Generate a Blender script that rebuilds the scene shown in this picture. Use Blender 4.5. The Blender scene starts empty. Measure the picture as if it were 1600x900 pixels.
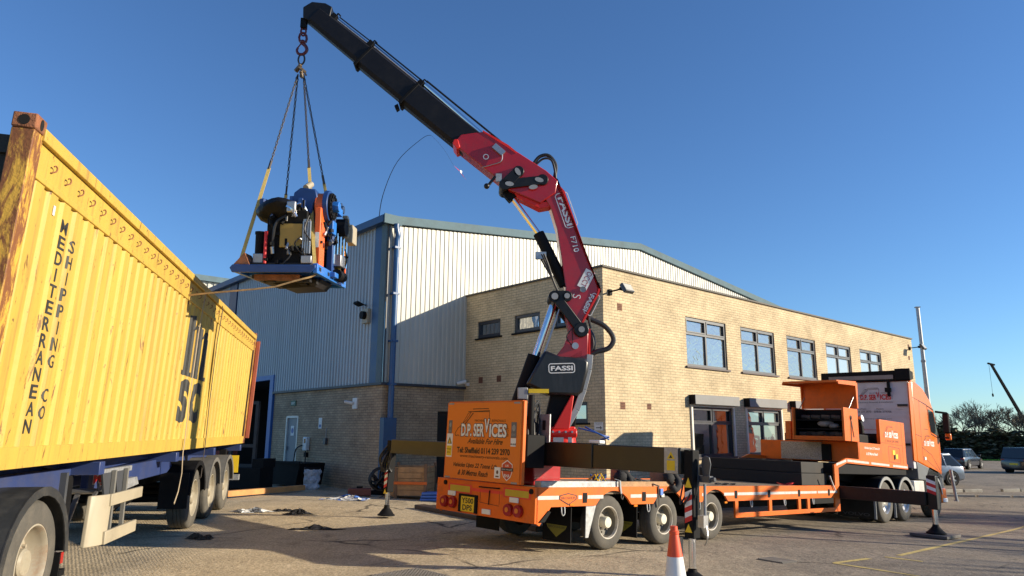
import bpy, bmesh, math, random
from mathutils import Vector, Matrix
R = math.radians
random.seed(7)

# ------------------------------------------------------------------ camera, sky, sun, exposure
SC = bpy.context.scene
cam_d = bpy.data.cameras.new("camera"); cam = bpy.data.objects.new("camera", cam_d)
SC.collection.objects.link(cam); SC.camera = cam
PITCH, ROLL = R(11.535), R(0.3056)
_F = Vector((0, math.cos(PITCH), math.sin(PITCH)))
_U0 = Vector((0, -math.sin(PITCH), math.cos(PITCH))); _R0 = Vector((1, 0, 0))
_Rr = _R0*math.cos(ROLL) + _U0*math.sin(ROLL); _Ur = _U0*math.cos(ROLL) - _R0*math.sin(ROLL)
cam.matrix_world = Matrix(((_Rr.x, _Ur.x, -_F.x, 0), (_Rr.y, _Ur.y, -_F.y, 0), (_Rr.z, _Ur.z, -_F.z, 1.65), (0, 0, 0, 1)))
cam_d.sensor_width = 36; cam_d.lens = 1094/1600*36; cam_d.clip_end = 3000; cam_d.clip_start = .1
SUN_AZ, SUN_EL = 95.0, 17.8
W = bpy.data.worlds.new("World"); SC.world = W; W.use_nodes = True
nt = W.node_tree; nt.nodes.clear()
sky = nt.nodes.new("ShaderNodeTexSky"); sky.sky_type = 'NISHITA'; sky.sun_disc = False
sky.sun_elevation = R(SUN_EL); sky.sun_rotation = R(SUN_AZ)
sky.air_density = 1.0; sky.dust_density = 0.0; sky.ozone_density = 2.0; sky.altitude = 100
hsv = nt.nodes.new("ShaderNodeMix"); hsv.data_type = 'RGBA'; hsv.blend_type = 'MULTIPLY'; hsv.inputs[0].default_value = 1; hsv.inputs[7].default_value = (.82, 1.20, 1.68, 1)
bg = nt.nodes.new("ShaderNodeBackground"); bg.inputs[1].default_value = 0.066
out = nt.nodes.new("ShaderNodeOutputWorld")
nt.links.new(sky.outputs[0], hsv.inputs[6]); nt.links.new(hsv.outputs[2], bg.inputs[0]); nt.links.new(bg.outputs[0], out.inputs[0])
sun_d = bpy.data.lights.new("sun", 'SUN'); sun = bpy.data.objects.new("sun", sun_d); SC.collection.objects.link(sun)
sun_d.energy = 5.0; sun_d.angle = R(.5); sun_d.color = (1, .87, .66)
SD = Vector((math.sin(R(SUN_AZ))*math.cos(R(SUN_EL)), math.cos(R(SUN_AZ))*math.cos(R(SUN_EL)), math.sin(R(SUN_EL))))
sun.rotation_euler = (-SD).to_track_quat('-Z', 'Y').to_euler(); sun.location = (20, 0, 20)
SC.view_settings.view_transform = 'Standard'; SC.view_settings.look = 'None'
SC.view_settings.exposure = 0.62; SC.view_settings.gamma = 1.0
SC.render.engine = 'CYCLES'
SC.cycles.max_bounces = 6; SC.cycles.use_denoising = True

# ------------------------------------------------------------------ helpers
def g(x, y):
    t = x*math.sin(R(60)) + y*.5
    s = lambda v: max(v, 0) + math.log1p(math.exp(-abs(v*2)))/2
    return -.047*s(t-5) + .0425*s(t-21.)

def azv(a): return Vector((math.sin(R(a)), math.cos(R(a)), 0))
def frame(ex, ey, ez, o):
    return Matrix(((ex[0], ey[0], ez[0], o[0]), (ex[1], ey[1], ez[1], o[1]), (ex[2], ey[2], ez[2], o[2]), (0, 0, 0, 1)))

class MB:
    def __init__(s): s.v = []; s.f = []; s.m = []; s.mi = 0
    def add(s, vs, fs):
        b = len(s.v); s.v += [tuple(v) for v in vs]
        for f in fs: s.f.append([b+i for i in f]); s.m.append(s.mi)
        return s
    def box(s, x0, x1, y0, y1, z0, z1):
        v = [(x, y, z) for x in (x0, x1) for y in (y0, y1) for z in (z0, z1)]
        return s.add(v, [(0, 1, 3, 2), (4, 6, 7, 5), (0, 4, 5, 1), (2, 3, 7, 6), (0, 2, 6, 4), (1, 5, 7, 3)])
    def obox(s, c, size, M=None):
        hx, hy, hz = [a/2 for a in size]; M = M or Matrix.Identity(3)
        v = [Vector(c) + M @ Vector((x, y, z)) for x in (-hx, hx) for y in (-hy, hy) for z in (-hz, hz)]
        return s.add(v, [(0, 1, 3, 2), (4, 6, 7, 5), (0, 4, 5, 1), (2, 3, 7, 6), (0, 2, 6, 4), (1, 5, 7, 3)])
    def bar(s, p, q, w, h, side=None, w2=None, h2=None):
        p, q = Vector(p), Vector(q); d = (q-p).normalized()
        sd = Vector(side) if side else (d.cross(Vector((0, 0, 1))) if abs(d.z) < .99 else Vector((1, 0, 0)))
        sd = (sd - d*sd.dot(d)).normalized(); up = sd.cross(d)
        w2 = w if w2 is None else w2; h2 = h if h2 is None else h2
        v = [p+sd*a*w/2+up*b*h/2 for a, b in ((-1, -1), (1, -1), (1, 1), (-1, 1))] + [q+sd*a*w2/2+up*b*h2/2 for a, b in ((-1, -1), (1, -1), (1, 1), (-1, 1))]
        return s.add(v, [(0, 1, 2, 3), (7, 6, 5, 4), (0, 4, 5, 1), (1, 5, 6, 2), (2, 6, 7, 3), (3, 7, 4, 0)])
    def cyl(s, p, q, r, r2=None, n=16, caps=True):
        p, q = Vector(p), Vector(q); r2 = r if r2 is None else r2; d = (q-p).normalized()
        a = d.orthogonal().normalized(); b = d.cross(a)
        v = [p+(a*math.cos(6.28318*i/n)+b*math.sin(6.28318*i/n))*r for i in range(n)] + [q+(a*math.cos(6.28318*i/n)+b*math.sin(6.28318*i/n))*r2 for i in range(n)]
        f = [(i, (i+1) % n, n+(i+1) % n, n+i) for i in range(n)]
        if caps: f += [tuple(range(n))[::-1], tuple(range(n, 2*n))]
        return s.add(v, f)
    def tube(s, pts, r, n=8, smooth=True, closed=False, r2=None):
        P = [Vector(p) for p in pts]
        if smooth and len(P) > 2:
            Q = []
            L = len(P)
            for i in range(L-1 if not closed else L):
                p0 = P[i-1] if (i > 0 or closed) else P[0]; p1 = P[i]; p2 = P[(i+1) % L]; p3 = P[(i+2) % L] if (i+2 < L or closed) else P[-1]
                for k in range(5):
                    t = k/5
                    Q.append(.5*((2*p1)+(-p0+p2)*t+(2*p0-5*p1+4*p2-p3)*t*t+(-p0+3*p1-3*p2+p3)*t**3))
            if not closed: Q.append(P[-1])
            P = Q
        m = len(P); v = []; prev = None
        for i, p in enumerate(P):
            if closed: d = (P[(i+1) % m]-P[i-1])
            else: d = P[min(i+1, m-1)]-P[max(i-1, 0)]
            d = d.normalized() if d.length > 1e-9 else Vector((0, 0, 1))
            a = d.orthogonal().normalized() if prev is None else (prev - d*prev.dot(d)).normalized()
            prev = a; b = d.cross(a); rr = r if r2 is None else r+(r2-r)*i/(m-1)
            v += [p+(a*math.cos(6.28318*k/n)+b*math.sin(6.28318*k/n))*rr for k in range(n)]
        f = [(i*n+k, i*n+(k+1) % n, (i+1)*n+(k+1) % n, (i+1)*n+k) for i in range(m-1) for k in range(n)]
        if closed: f += [((m-1)*n+k, (m-1)*n+(k+1) % n, (k+1) % n, k) for k in range(n)]
        else: f += [tuple(range(n))[::-1], tuple(range((m-1)*n, m*n))]
        return s.add(v, f)
    def ribbon(s, pts, w, t=.006, side=(1, 0, 0)):
        P = [Vector(p) for p in pts]; v = []; sd0 = Vector(side)
        for i, p in enumerate(P):
            d = (P[min(i+1, len(P)-1)]-P[max(i-1, 0)]).normalized()
            sd = (sd0 - d*sd0.dot(d)).normalized(); n = sd.cross(d)
            v += [p-sd*w/2-n*t/2, p+sd*w/2-n*t/2, p+sd*w/2+n*t/2, p-sd*w/2+n*t/2]
        f = [(i*4+k, i*4+(k+1) % 4, i*4+4+(k+1) % 4, i*4+4+k) for i in range(len(P)-1) for k in range(4)]
        f += [(3, 2, 1, 0), tuple(range(len(v)-4, len(v)))]
        return s.add(v, f)
    def prism(s, poly, a0, a1, ax='y'):
        mp = {'y': lambda a, b, c: (a, c, b), 'x': lambda a, b, c: (c, a, b), 'z': lambda a, b, c: (a, b, c)}[ax]
        n = len(poly); v = [mp(a, b, a0) for a, b in poly] + [mp(a, b, a1) for a, b in poly]
        return s.add(v, [tuple(range(n)), tuple(range(n, 2*n))[::-1]] + [(i, n+i, n+(i+1) % n, (i+1) % n) for i in range(n)])
    def lathe(s, prof, o=(0, 0, 0), d=(0, 0, 1), n=24, a0=0, a1=360):
        o = Vector(o); d = Vector(d).normalized(); a = d.orthogonal().normalized()
        if abs(d.y) > .9: a = Vector((1, 0, 0))
        b = d.cross(a); full = (a1-a0) >= 359; m = n if full else n+1; v = []
        for r_, h in prof:
            for k in range(m):
                t = R(a0+(a1-a0)*k/n); v.append(o+d*h+(a*math.cos(t)+b*math.sin(t))*r_)
        f = [(i*m+k, i*m+(k+1) % m, (i+1)*m+(k+1) % m, (i+1)*m+k) for i in range(len(prof)-1) for k in range(n)]
        return s.add(v, f)
    def sph(s, c, r, sx=1, sy=1, sz=1, n=12, jit=0):
        c = Vector(c); v = []; m = n//2+1
        for i in range(m):
            t = math.pi*i/(m-1)
            for k in range(n):
                p = 6.28318*k/n; j = 1+random.uniform(-jit, jit)
                v.append(c+Vector((math.sin(t)*math.cos(p)*sx, math.sin(t)*math.sin(p)*sy, math.cos(t)*sz))*r*j)
        return s.add(v, [(i*n+k, (i+1)*n+k, (i+1)*n+(k+1) % n, i*n+(k+1) % n) for i in range(m-1) for k in range(n)])
    def islands(s):
        par = list(range(len(s.v)))
        def find(a):
            while par[a] != a: par[a] = par[par[a]]; a = par[a]
            return a
        for f in s.f:
            r0 = find(f[0])
            for i in f[1:]: par[find(i)] = r0
        out = {}
        for f, m in zip(s.f, s.m): out.setdefault(find(f[0]), []).append((f, m))
        res = []
        for fs in out.values():
            mb = MB(); mp = {}
            for f, m in fs:
                for i in f:
                    if i not in mp: mp[i] = len(mb.v); mb.v.append(s.v[i])
                mb.f.append([mp[i] for i in f]); mb.m.append(m)
            res.append(mb)
        return res
    def build_each(s, name, mats, parent=None, **k):
        o = None
        for mb in s.islands(): o = mb.build(name, mats, parent, **k)
        return o
    def build(s, name, mats, parent=None, smooth=30, bevel=0, M=None, recalc=True):
        me = bpy.data.meshes.new(name)
        if M is not None: s.v = [tuple(M @ Vector(v)) for v in s.v]
        me.from_pydata(s.v, [], s.f)
        for m in (mats if isinstance(mats, (list, tuple)) else [mats]): me.materials.append(m)
        me.polygons.foreach_set('material_index', s.m)
        if recalc:
            bm = bmesh.new(); bm.from_mesh(me); bmesh.ops.recalc_face_normals(bm, faces=bm.faces[:]); bm.to_mesh(me); bm.free()
        me.update()
        if smooth:
            me.polygons.foreach_set('use_smooth', [True]*len(me.polygons)); me.set_sharp_from_angle(angle=R(smooth))
        o = bpy.data.objects.new(name, me); SC.collection.objects.link(o)
        if parent: o.parent = parent
        if bevel:
            b = o.modifiers.new('bevel', 'BEVEL'); b.width = bevel; b.segments = 2; b.limit_method = 'ANGLE'; b.angle_limit = R(40)
        return o

def tag(o, label=None, cat=None, group=None, kind=None):
    if label: o['label'] = label
    if cat: o['category'] = cat
    if group: o['group'] = group
    if kind: o['kind'] = kind
    return o
def thing(name, label, cat, M=None, loc=None, rz=0, group=None):
    o = bpy.data.objects.new(name, None); SC.collection.objects.link(o); o.empty_display_size = .3
    if M is not None: o.matrix_world = M
    elif loc is not None: o.location = loc; o.rotation_euler = (0, 0, rz)
    return tag(o, label, cat, group)
KIDS = {}
def kids(o): return [c for c in bpy.data.objects if c.parent == o]
def copy_tree(o, parent=None):
    c = o.copy(); SC.collection.objects.link(c)
    if parent is not None: c.parent = parent
    for ch in kids(o): copy_tree(ch, c)
    return c

def text2d(body, size=1, bold=0, shear=0, spacing=1):
    cu = bpy.data.curves.new('txt', 'FONT'); cu.body = body; cu.size = size; cu.offset = bold; cu.shear = shear; cu.space_character = spacing
    cu.resolution_u = 3; ob = bpy.data.objects.new('txt', cu)
    me = bpy.data.meshes.new_from_object(ob)
    v = [(p.co.x, p.co.y) for p in me.vertices]; f = [list(p.vertices) for p in me.polygons]
    bpy.data.objects.remove(ob); bpy.data.meshes.remove(me); bpy.data.curves.remove(cu)
    x0 = min(a for a, b in v); x1 = max(a for a, b in v); y0 = min(b for a, b in v); y1 = max(b for a, b in v)
    return [((a-x0)/(x1-x0), (b-y0)/(y1-y0)) for a, b in v], f
def text_to(mb, body, o, right, up, w, h, bold=0.01, shear=0, spacing=1, fn=None):
    """lettering that fills the rectangle o .. o+right*w .. +up*h"""
    v, f = text2d(body, 1, bold, shear, spacing); o, right, up = Vector(o), Vector(right), Vector(up)
    P = [o+right*(a*w)+up*(b*h) for a, b in v]
    if fn: P = [fn(p) for p in P]
    mb.add(P, f)
def rect_to(mb, o, right, up, w, h, x=0, y=0):
    o, right, up = Vector(o), Vector(right), Vector(up)
    p = o+right*x+up*y
    mb.add([p, p+right*w, p+right*w+up*h, p+up*h], [(0, 1, 2, 3)])
def line_to(mb, o, right, up, pts, w):
    o, right, up = Vector(o), Vector(right), Vector(up)
    for (x0, y0), (x1, y1) in zip(pts[:-1], pts[1:]):
        dx, dy = x1-x0, y1-y0; L = math.hypot(dx, dy) or 1; nx, ny = -dy/L*w/2, dx/L*w/2
        mb.add([o+right*(x0+nx)+up*(y0+ny), o+right*(x0-nx)+up*(y0-ny), o+right*(x1-nx)+up*(y1-ny), o+right*(x1+nx)+up*(y1+ny)], [(0, 1, 2, 3)])
def disc_to(mb, o, right, up, cx, cy, rx, ry=None, n=20):
    o, right, up = Vector(o), Vector(right), Vector(up); ry = ry or rx
    mb.add([o+right*(cx+rx*math.cos(6.28318*k/n))+up*(cy+ry*math.sin(6.28318*k/n)) for k in range(n)], [tuple(range(n))])

# ------------------------------------------------------------------ materials
def M(name, col, rough=.5, metal=0, var=.12, scale=3, bump=0, bscale=40, dirt=0, dirtcol=(.09, .07, .05), dscale=2, coat=0, streak=False, spec=.5):
    m = bpy.data.materials.new(name); m.use_nodes = True; N = m.node_tree.nodes; Lk = m.node_tree.links
    b = N['Principled BSDF']; b.inputs['Roughness'].default_value = rough; b.inputs['Metallic'].default_value = metal
    b.inputs['Specular IOR Level'].default_value = spec
    if coat: b.inputs['Coat Weight'].default_value = coat; b.inputs['Coat Roughness'].default_value = .12
    tc = N.new('ShaderNodeTexCoord'); mp = N.new('ShaderNodeMapping'); Lk.new(tc.outputs['Object'], mp.inputs[0])
    if streak: mp.inputs['Scale'].default_value = (1, 1, .16)
    n1 = N.new('ShaderNodeTexNoise'); n1.inputs['Scale'].default_value = scale; n1.inputs['Detail'].default_value = 6; n1.inputs['Roughness'].default_value = .65
    Lk.new(mp.outputs[0], n1.inputs['Vector'])
    cr = N.new('ShaderNodeValToRGB'); cr.color_ramp.elements[0].position = .3; cr.color_ramp.elements[1].position = .7
    cr.color_ramp.elements[0].color = tuple(c*(1-var) for c in col)+(1,); cr.color_ramp.elements[1].color = tuple(min(1, c*(1+var)) for c in col)+(1,)
    Lk.new(n1.outputs[0], cr.inputs[0]); last = cr.outputs[0]
    if dirt:
        n2 = N.new('ShaderNodeTexNoise'); n2.inputs['Scale'].default_value = dscale; n2.inputs['Detail'].default_value = 8; n2.inputs['Roughness'].default_value = .7
        Lk.new(mp.outputs[0], n2.inputs['Vector'])
        c2 = N.new('ShaderNodeValToRGB'); c2.color_ramp.elements[0].position = .48; c2.color_ramp.elements[1].position = .72
        c2.color_ramp.elements[0].color = (0, 0, 0, 1); c2.color_ramp.elements[1].color = (dirt, dirt, dirt, 1); Lk.new(n2.outputs[0], c2.inputs[0])
        mx = N.new('ShaderNodeMix'); mx.data_type = 'RGBA'; Lk.new(c2.outputs[0], mx.inputs[0]); Lk.new(last, mx.inputs[6]); mx.inputs[7].default_value = dirtcol+(1,); last = mx.outputs[2]
    Lk.new(last, b.inputs['Base Color'])
    rr = N.new('ShaderNodeMapRange'); rr.inputs[3].default_value = max(0, rough-.08); rr.inputs[4].default_value = min(1, rough+.12); Lk.new(n1.outputs[0], rr.inputs[0]); Lk.new(rr.outputs[0], b.inputs['Roughness'])
    if bump:
        n3 = N.new('ShaderNodeTexNoise'); n3.inputs['Scale'].default_value = bscale; n3.inputs['Detail'].default_value = 4; Lk.new(tc.outputs['Object'], n3.inputs['Vector'])
        bp = N.new('ShaderNodeBump'); bp.inputs['Strength'].default_value = bump; bp.inputs['Distance'].default_value = .02; Lk.new(n3.outputs[0], bp.inputs['Height']); Lk.new(bp.outputs[0], b.inputs['Normal'])
    return m
mt = {}
mt['orange'] = M('orange_paint', (.78, .148, .012), .45, var=.07, dirt=.35, dscale=2.5, coat=.0, spec=.3)
mt['orange2'] = M('orange_panel', (.80, .19, .012), .42, var=.05, dirt=.15, dscale=3)
mt['cab'] = M('cab_orange', (.84, .17, .010), .3, var=.03, coat=.3, dirt=.12, dscale=3, spec=.3)
mt['red'] = M('red_paint', (.40, .008, .012), .30, var=.08, coat=.4, dirt=.2, dscale=4)
mt['red_bright'] = M('red_bright', (.72, .02, .012), .4, var=.06)  # brighter copy of the crane red; on the boom edges it stands for sunlight
mt['black'] = M('black_paint', (.007, .007, .008), .4, var=.25, dirt=.3, dirtcol=(.03, .027, .024), dscale=5, spec=.35)
mt['blackm'] = M('black_plastic', (.008, .008, .009), .65, var=.3, dirt=.25, dirtcol=(.025, .023, .02), dscale=4, spec=.15)
mt['blacks'] = M('black_satin', (.014, .014, .016), .32, var=.2, streak=True, dirt=.35, dirtcol=(.07, .07, .07), dscale=9)
mt['rubber'] = M('rubber', (.03, .029, .028), .8, var=.2, dirt=.7, dirtcol=(.12, .105, .085), dscale=6, bump=.2, bscale=60)
mt['rubber_dusty'] = M('rubber_dusty', (.085, .078, .066), .85, var=.2, dirt=.6, dirtcol=(.15, .13, .10), dscale=5, bump=.2, bscale=60)
mt['chrome'] = M('chrome', (.8, .8, .82), .12, metal=1, var=.03)
mt['steel'] = M('steel', (.42, .42, .43), .38, metal=.85, var=.15, dirt=.3, dscale=6)
mt['galv'] = M('galvanised_steel', (.40, .41, .42), .5, metal=.5, var=.22, scale=14, dirt=.35, dscale=9)
mt['greyp'] = M('grey_paint', (.30, .31, .32), .5, var=.1, dirt=.2)
mt['rust'] = M('rusty_steel', (.26, .10, .045), .8, var=.4, scale=9, bump=.4, bscale=70, dirt=.6, dirtcol=(.06, .03, .02), dscale=7)
mt['white'] = M('white_paint', (.72, .72, .70), .45, var=.05, dirt=.15)
mt['cream'] = M('cream_plastic', (.38, .33, .235), .5, var=.06, dirt=.25)
mt['hubw'] = M('hub_cream', (.70, .66, .52), .5, var=.06, dirt=.35)
mt['yellow'] = M('yellow_decal', (.80, .55, .02), .5, var=.05)
mt['ink'] = M('ink', (.012, .010, .012), .5, var=.1)
mt['inkw'] = M('ink_white', (.80, .80, .78), .5, var=.04)
mt['inkr'] = M('ink_red', (.62, .02, .02), .5, var=.05)
mt['inkgrey'] = M('ink_grey', (.12, .13, .15), .5, var=.05)
mt['letter'] = M('container_ink', (.03, .03, .028), .6, var=.5, scale=12)
mt['wood'] = M('raw_timber', (.42, .25, .12), .75, var=.3, scale=6, bump=.3, bscale=50)
mt['deckwood'] = M('deck_timber', (.20, .15, .10), .85, var=.35, scale=7, dirt=.6, bump=.4, bscale=40)
mt['webbing'] = M('webbing', (.55, .40, .12), .8, var=.2, scale=30)
mt['webo'] = M('webbing_orange', (.75, .16, .03), .7, var=.1)
mt['blue'] = M('blue_paint', (.012, .075, .32), .4, var=.12, dirt=.2)
mt['bluetrim'] = M('blue_trim', (.022, .07, .17), .45, var=.12, dirt=.25)
mt['bluelight'] = M('blue_grey_flashing', (.13, .19, .215), .8, var=.08, dirt=.25, spec=.15)
mt['chassisb'] = M('chassis_blue', (.028, .048, .15), .4, var=.12, dirt=.35, dirtcol=(.10, .09, .08))
mt['chain'] = M('chain_steel', (.05, .045, .045), .5, metal=.5, var=.3)
mt['hookred'] = M('hook_red', (.11, .012, .02), .4, var=.2)
mt['glass'] = M('dark_glass', (.015, .018, .02), .04, var=.1, spec=.9)
mt['carglass'] = M('car_glass', (.02, .025, .03), .06, var=.1, spec=.5)
mt['lampred'] = M('lamp_red', (.35, .012, .01), .15, var=.1)
mt['lampamber'] = M('lamp_amber', (.75, .22, .02), .2, var=.1)
mt['plasticblue'] = M('plastic_blue', (.10, .22, .62), .45, var=.15)
mt['gold'] = M('dull_gold', (.36, .24, .05), .45, var=.05)
mt['hose'] = M('hose', (.018, .018, .02), .5, var=.3)

# special materials -------------------------------------------------
def mat_brick(name, c1, c2, mortar, off=0):
    m = bpy.data.materials.new(name); m.use_nodes = True; N = m.node_tree.nodes; L = m.node_tree.links; b = N['Principled BSDF']
    tc = N.new('ShaderNodeTexCoord'); sp = N.new('ShaderNodeSeparateXYZ'); L.new(tc.outputs['Object'], sp.inputs[0])
    ad = N.new('ShaderNodeMath'); L.new(sp.outputs[0], ad.inputs[0]); L.new(sp.outputs[1], ad.inputs[1])
    cb = N.new('ShaderNodeCombineXYZ'); L.new(ad.outputs[0], cb.inputs[0]); L.new(sp.outputs[2], cb.inputs[1])
    br = N.new('ShaderNodeTexBrick'); L.new(cb.outputs[0], br.inputs['Vector']); br.inputs['Scale'].default_value = 1
    br.inputs['Brick Width'].default_value = .225; br.inputs['Row Height'].default_value = .077; br.inputs['Mortar Size'].default_value = .0065
    br.inputs['Mortar Smooth'].default_value = .15; br.inputs['Bias'].default_value = -.1
    br.inputs['Color1'].default_value = c1+(1,); br.inputs['Color2'].default_value = c2+(1,); br.inputs['Mortar'].default_value = mortar+(1,)
    n = N.new('ShaderNodeTexNoise'); n.inputs['Scale'].default_value = 1.1; n.inputs['Detail'].default_value = 8; n.inputs['Roughness'].default_value = .7; L.new(cb.outputs[0], n.inputs['Vector'])
    mr = N.new('ShaderNodeMapRange'); mr.inputs[1].default_value = .3; mr.inputs[2].default_value = .7; mr.inputs[3].default_value = .70; mr.inputs[4].default_value = 1.18; L.new(n.outputs[0], mr.inputs[0])
    n4 = N.new('ShaderNodeTexNoise'); n4.inputs['Scale'].default_value = 25; n4.inputs['Detail'].default_value = 3; L.new(cb.outputs[0], n4.inputs['Vector'])
    mr4 = N.new('ShaderNodeMapRange'); mr4.inputs[1].default_value = .3; mr4.inputs[2].default_value = .7; mr4.inputs[3].default_value = .85; mr4.inputs[4].default_value = 1.12; L.new(n4.outputs[0], mr4.inputs[0])
    mm = N.new('ShaderNodeMath'); mm.operation = 'MULTIPLY'; L.new(mr.outputs[0], mm.inputs[0]); L.new(mr4.outputs[0], mm.inputs[1])
    vm = N.new('ShaderNodeVectorMath'); vm.operation = 'SCALE'; L.new(br.outputs[0], vm.inputs[0]); L.new(mm.outputs[0], vm.inputs['Scale'])
    L.new(vm.outputs[0], b.inputs['Base Color']); b.inputs['Roughness'].default_value = .85; b.inputs['Specular IOR Level'].default_value = .2
    bp = N.new('ShaderNodeBump'); bp.inputs['Strength'].default_value = .6; bp.inputs['Distance'].default_value = .01; bp.invert = True
    L.new(br.outputs['Fac'], bp.inputs['Height']); L.new(bp.outputs[0], b.inputs['Normal'])
    return m
mt['brick'] = mat_brick('buff_brick', (.66, .53, .335), (.58, .46, .285), (.35, .285, .20))
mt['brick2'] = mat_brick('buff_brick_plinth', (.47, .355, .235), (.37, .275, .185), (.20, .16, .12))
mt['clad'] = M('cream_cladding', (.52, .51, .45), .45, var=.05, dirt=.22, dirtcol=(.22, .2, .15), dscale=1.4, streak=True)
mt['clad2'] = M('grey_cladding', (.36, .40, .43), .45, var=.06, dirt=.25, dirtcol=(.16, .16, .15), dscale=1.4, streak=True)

def mat_yellow():
    m = M('container_yellow', (.53, .352, .060), .55, var=.08, scale=1.5, dirt=.55, dirtcol=(.40, .24, .06), dscale=2.2, streak=True, bump=.3, bscale=5)
    N = m.node_tree.nodes; L = m.node_tree.links; b = N['Principled BSDF']; src = b.inputs['Base Color'].links[0].from_socket
    tc = N.new('ShaderNodeTexCoord')
    def layer(src, scale, lo, hi, col, mapscale=(1, 1, 1), amt=1, dist=0):
        mp = N.new('ShaderNodeMapping'); mp.inputs['Scale'].default_value = mapscale; L.new(tc.outputs['Object'], mp.inputs[0])
        n = N.new('ShaderNodeTexNoise'); n.inputs['Scale'].default_value = scale; n.inputs['Detail'].default_value = 9; n.inputs['Roughness'].default_value = .72; n.inputs['Distortion'].default_value = dist
        L.new(mp.outputs[0], n.inputs['Vector'])
        r = N.new('ShaderNodeMapRange'); r.inputs[1].default_value = lo; r.inputs[2].default_value = hi; r.inputs[3].default_value = 0; r.inputs[4].default_value = amt; L.new(n.outputs[0], r.inputs[0])
        x = N.new('ShaderNodeMix'); x.data_type = 'RGBA'; L.new(r.outputs[0], x.inputs[0]); L.new(src, x.inputs[6]); x.inputs[7].default_value = col+(1,)
        return x.outputs[2]
    s = layer(src, 5, .60, .635, (.16, .07, .025), (1.6, 1.6, .35), .9, .5)
    s = layer(s, 14, .63, .66, (.10, .05, .03), (1, 1, .8), .9)
    s = layer(s, 3.2, .52, .68, (.33, .20, .05), (3, 3, .12), .85)
    L.new(s, b.inputs['Base Color']); return m
mt['cyellow'] = mat_yellow()
def mat_post():
    m = M('rusted_yellow_post', (.62, .36, .05), .6, var=.12, scale=3, bump=.25, bscale=40)
    N = m.node_tree.nodes; L = m.node_tree.links; b = N['Principled BSDF']; src = b.inputs['Base Color'].links[0].from_socket
    tc = N.new('ShaderNodeTexCoord'); mp = N.new('ShaderNodeMapping'); mp.inputs['Scale'].default_value = (3, 3, .7); L.new(tc.outputs['Object'], mp.inputs[0])
    n = N.new('ShaderNodeTexNoise'); n.inputs['Scale'].default_value = 3.5; n.inputs['Detail'].default_value = 10; n.inputs['Roughness'].default_value = .78; n.inputs['Distortion'].default_value = .6; L.new(mp.outputs[0], n.inputs['Vector'])
    r = N.new('ShaderNodeMapRange'); r.inputs[1].default_value = .43; r.inputs[2].default_value = .53; L.new(n.outputs[0], r.inputs[0])
    x = N.new('ShaderNodeMix'); x.data_type = 'RGBA'; L.new(r.outputs[0], x.inputs[0]); L.new(src, x.inputs[6]); x.inputs[7].default_value = (.20, .075, .025, 1)
    L.new(x.outputs[2], b.inputs['Base Color']); return m
mt['post'] = mat_post()

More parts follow.
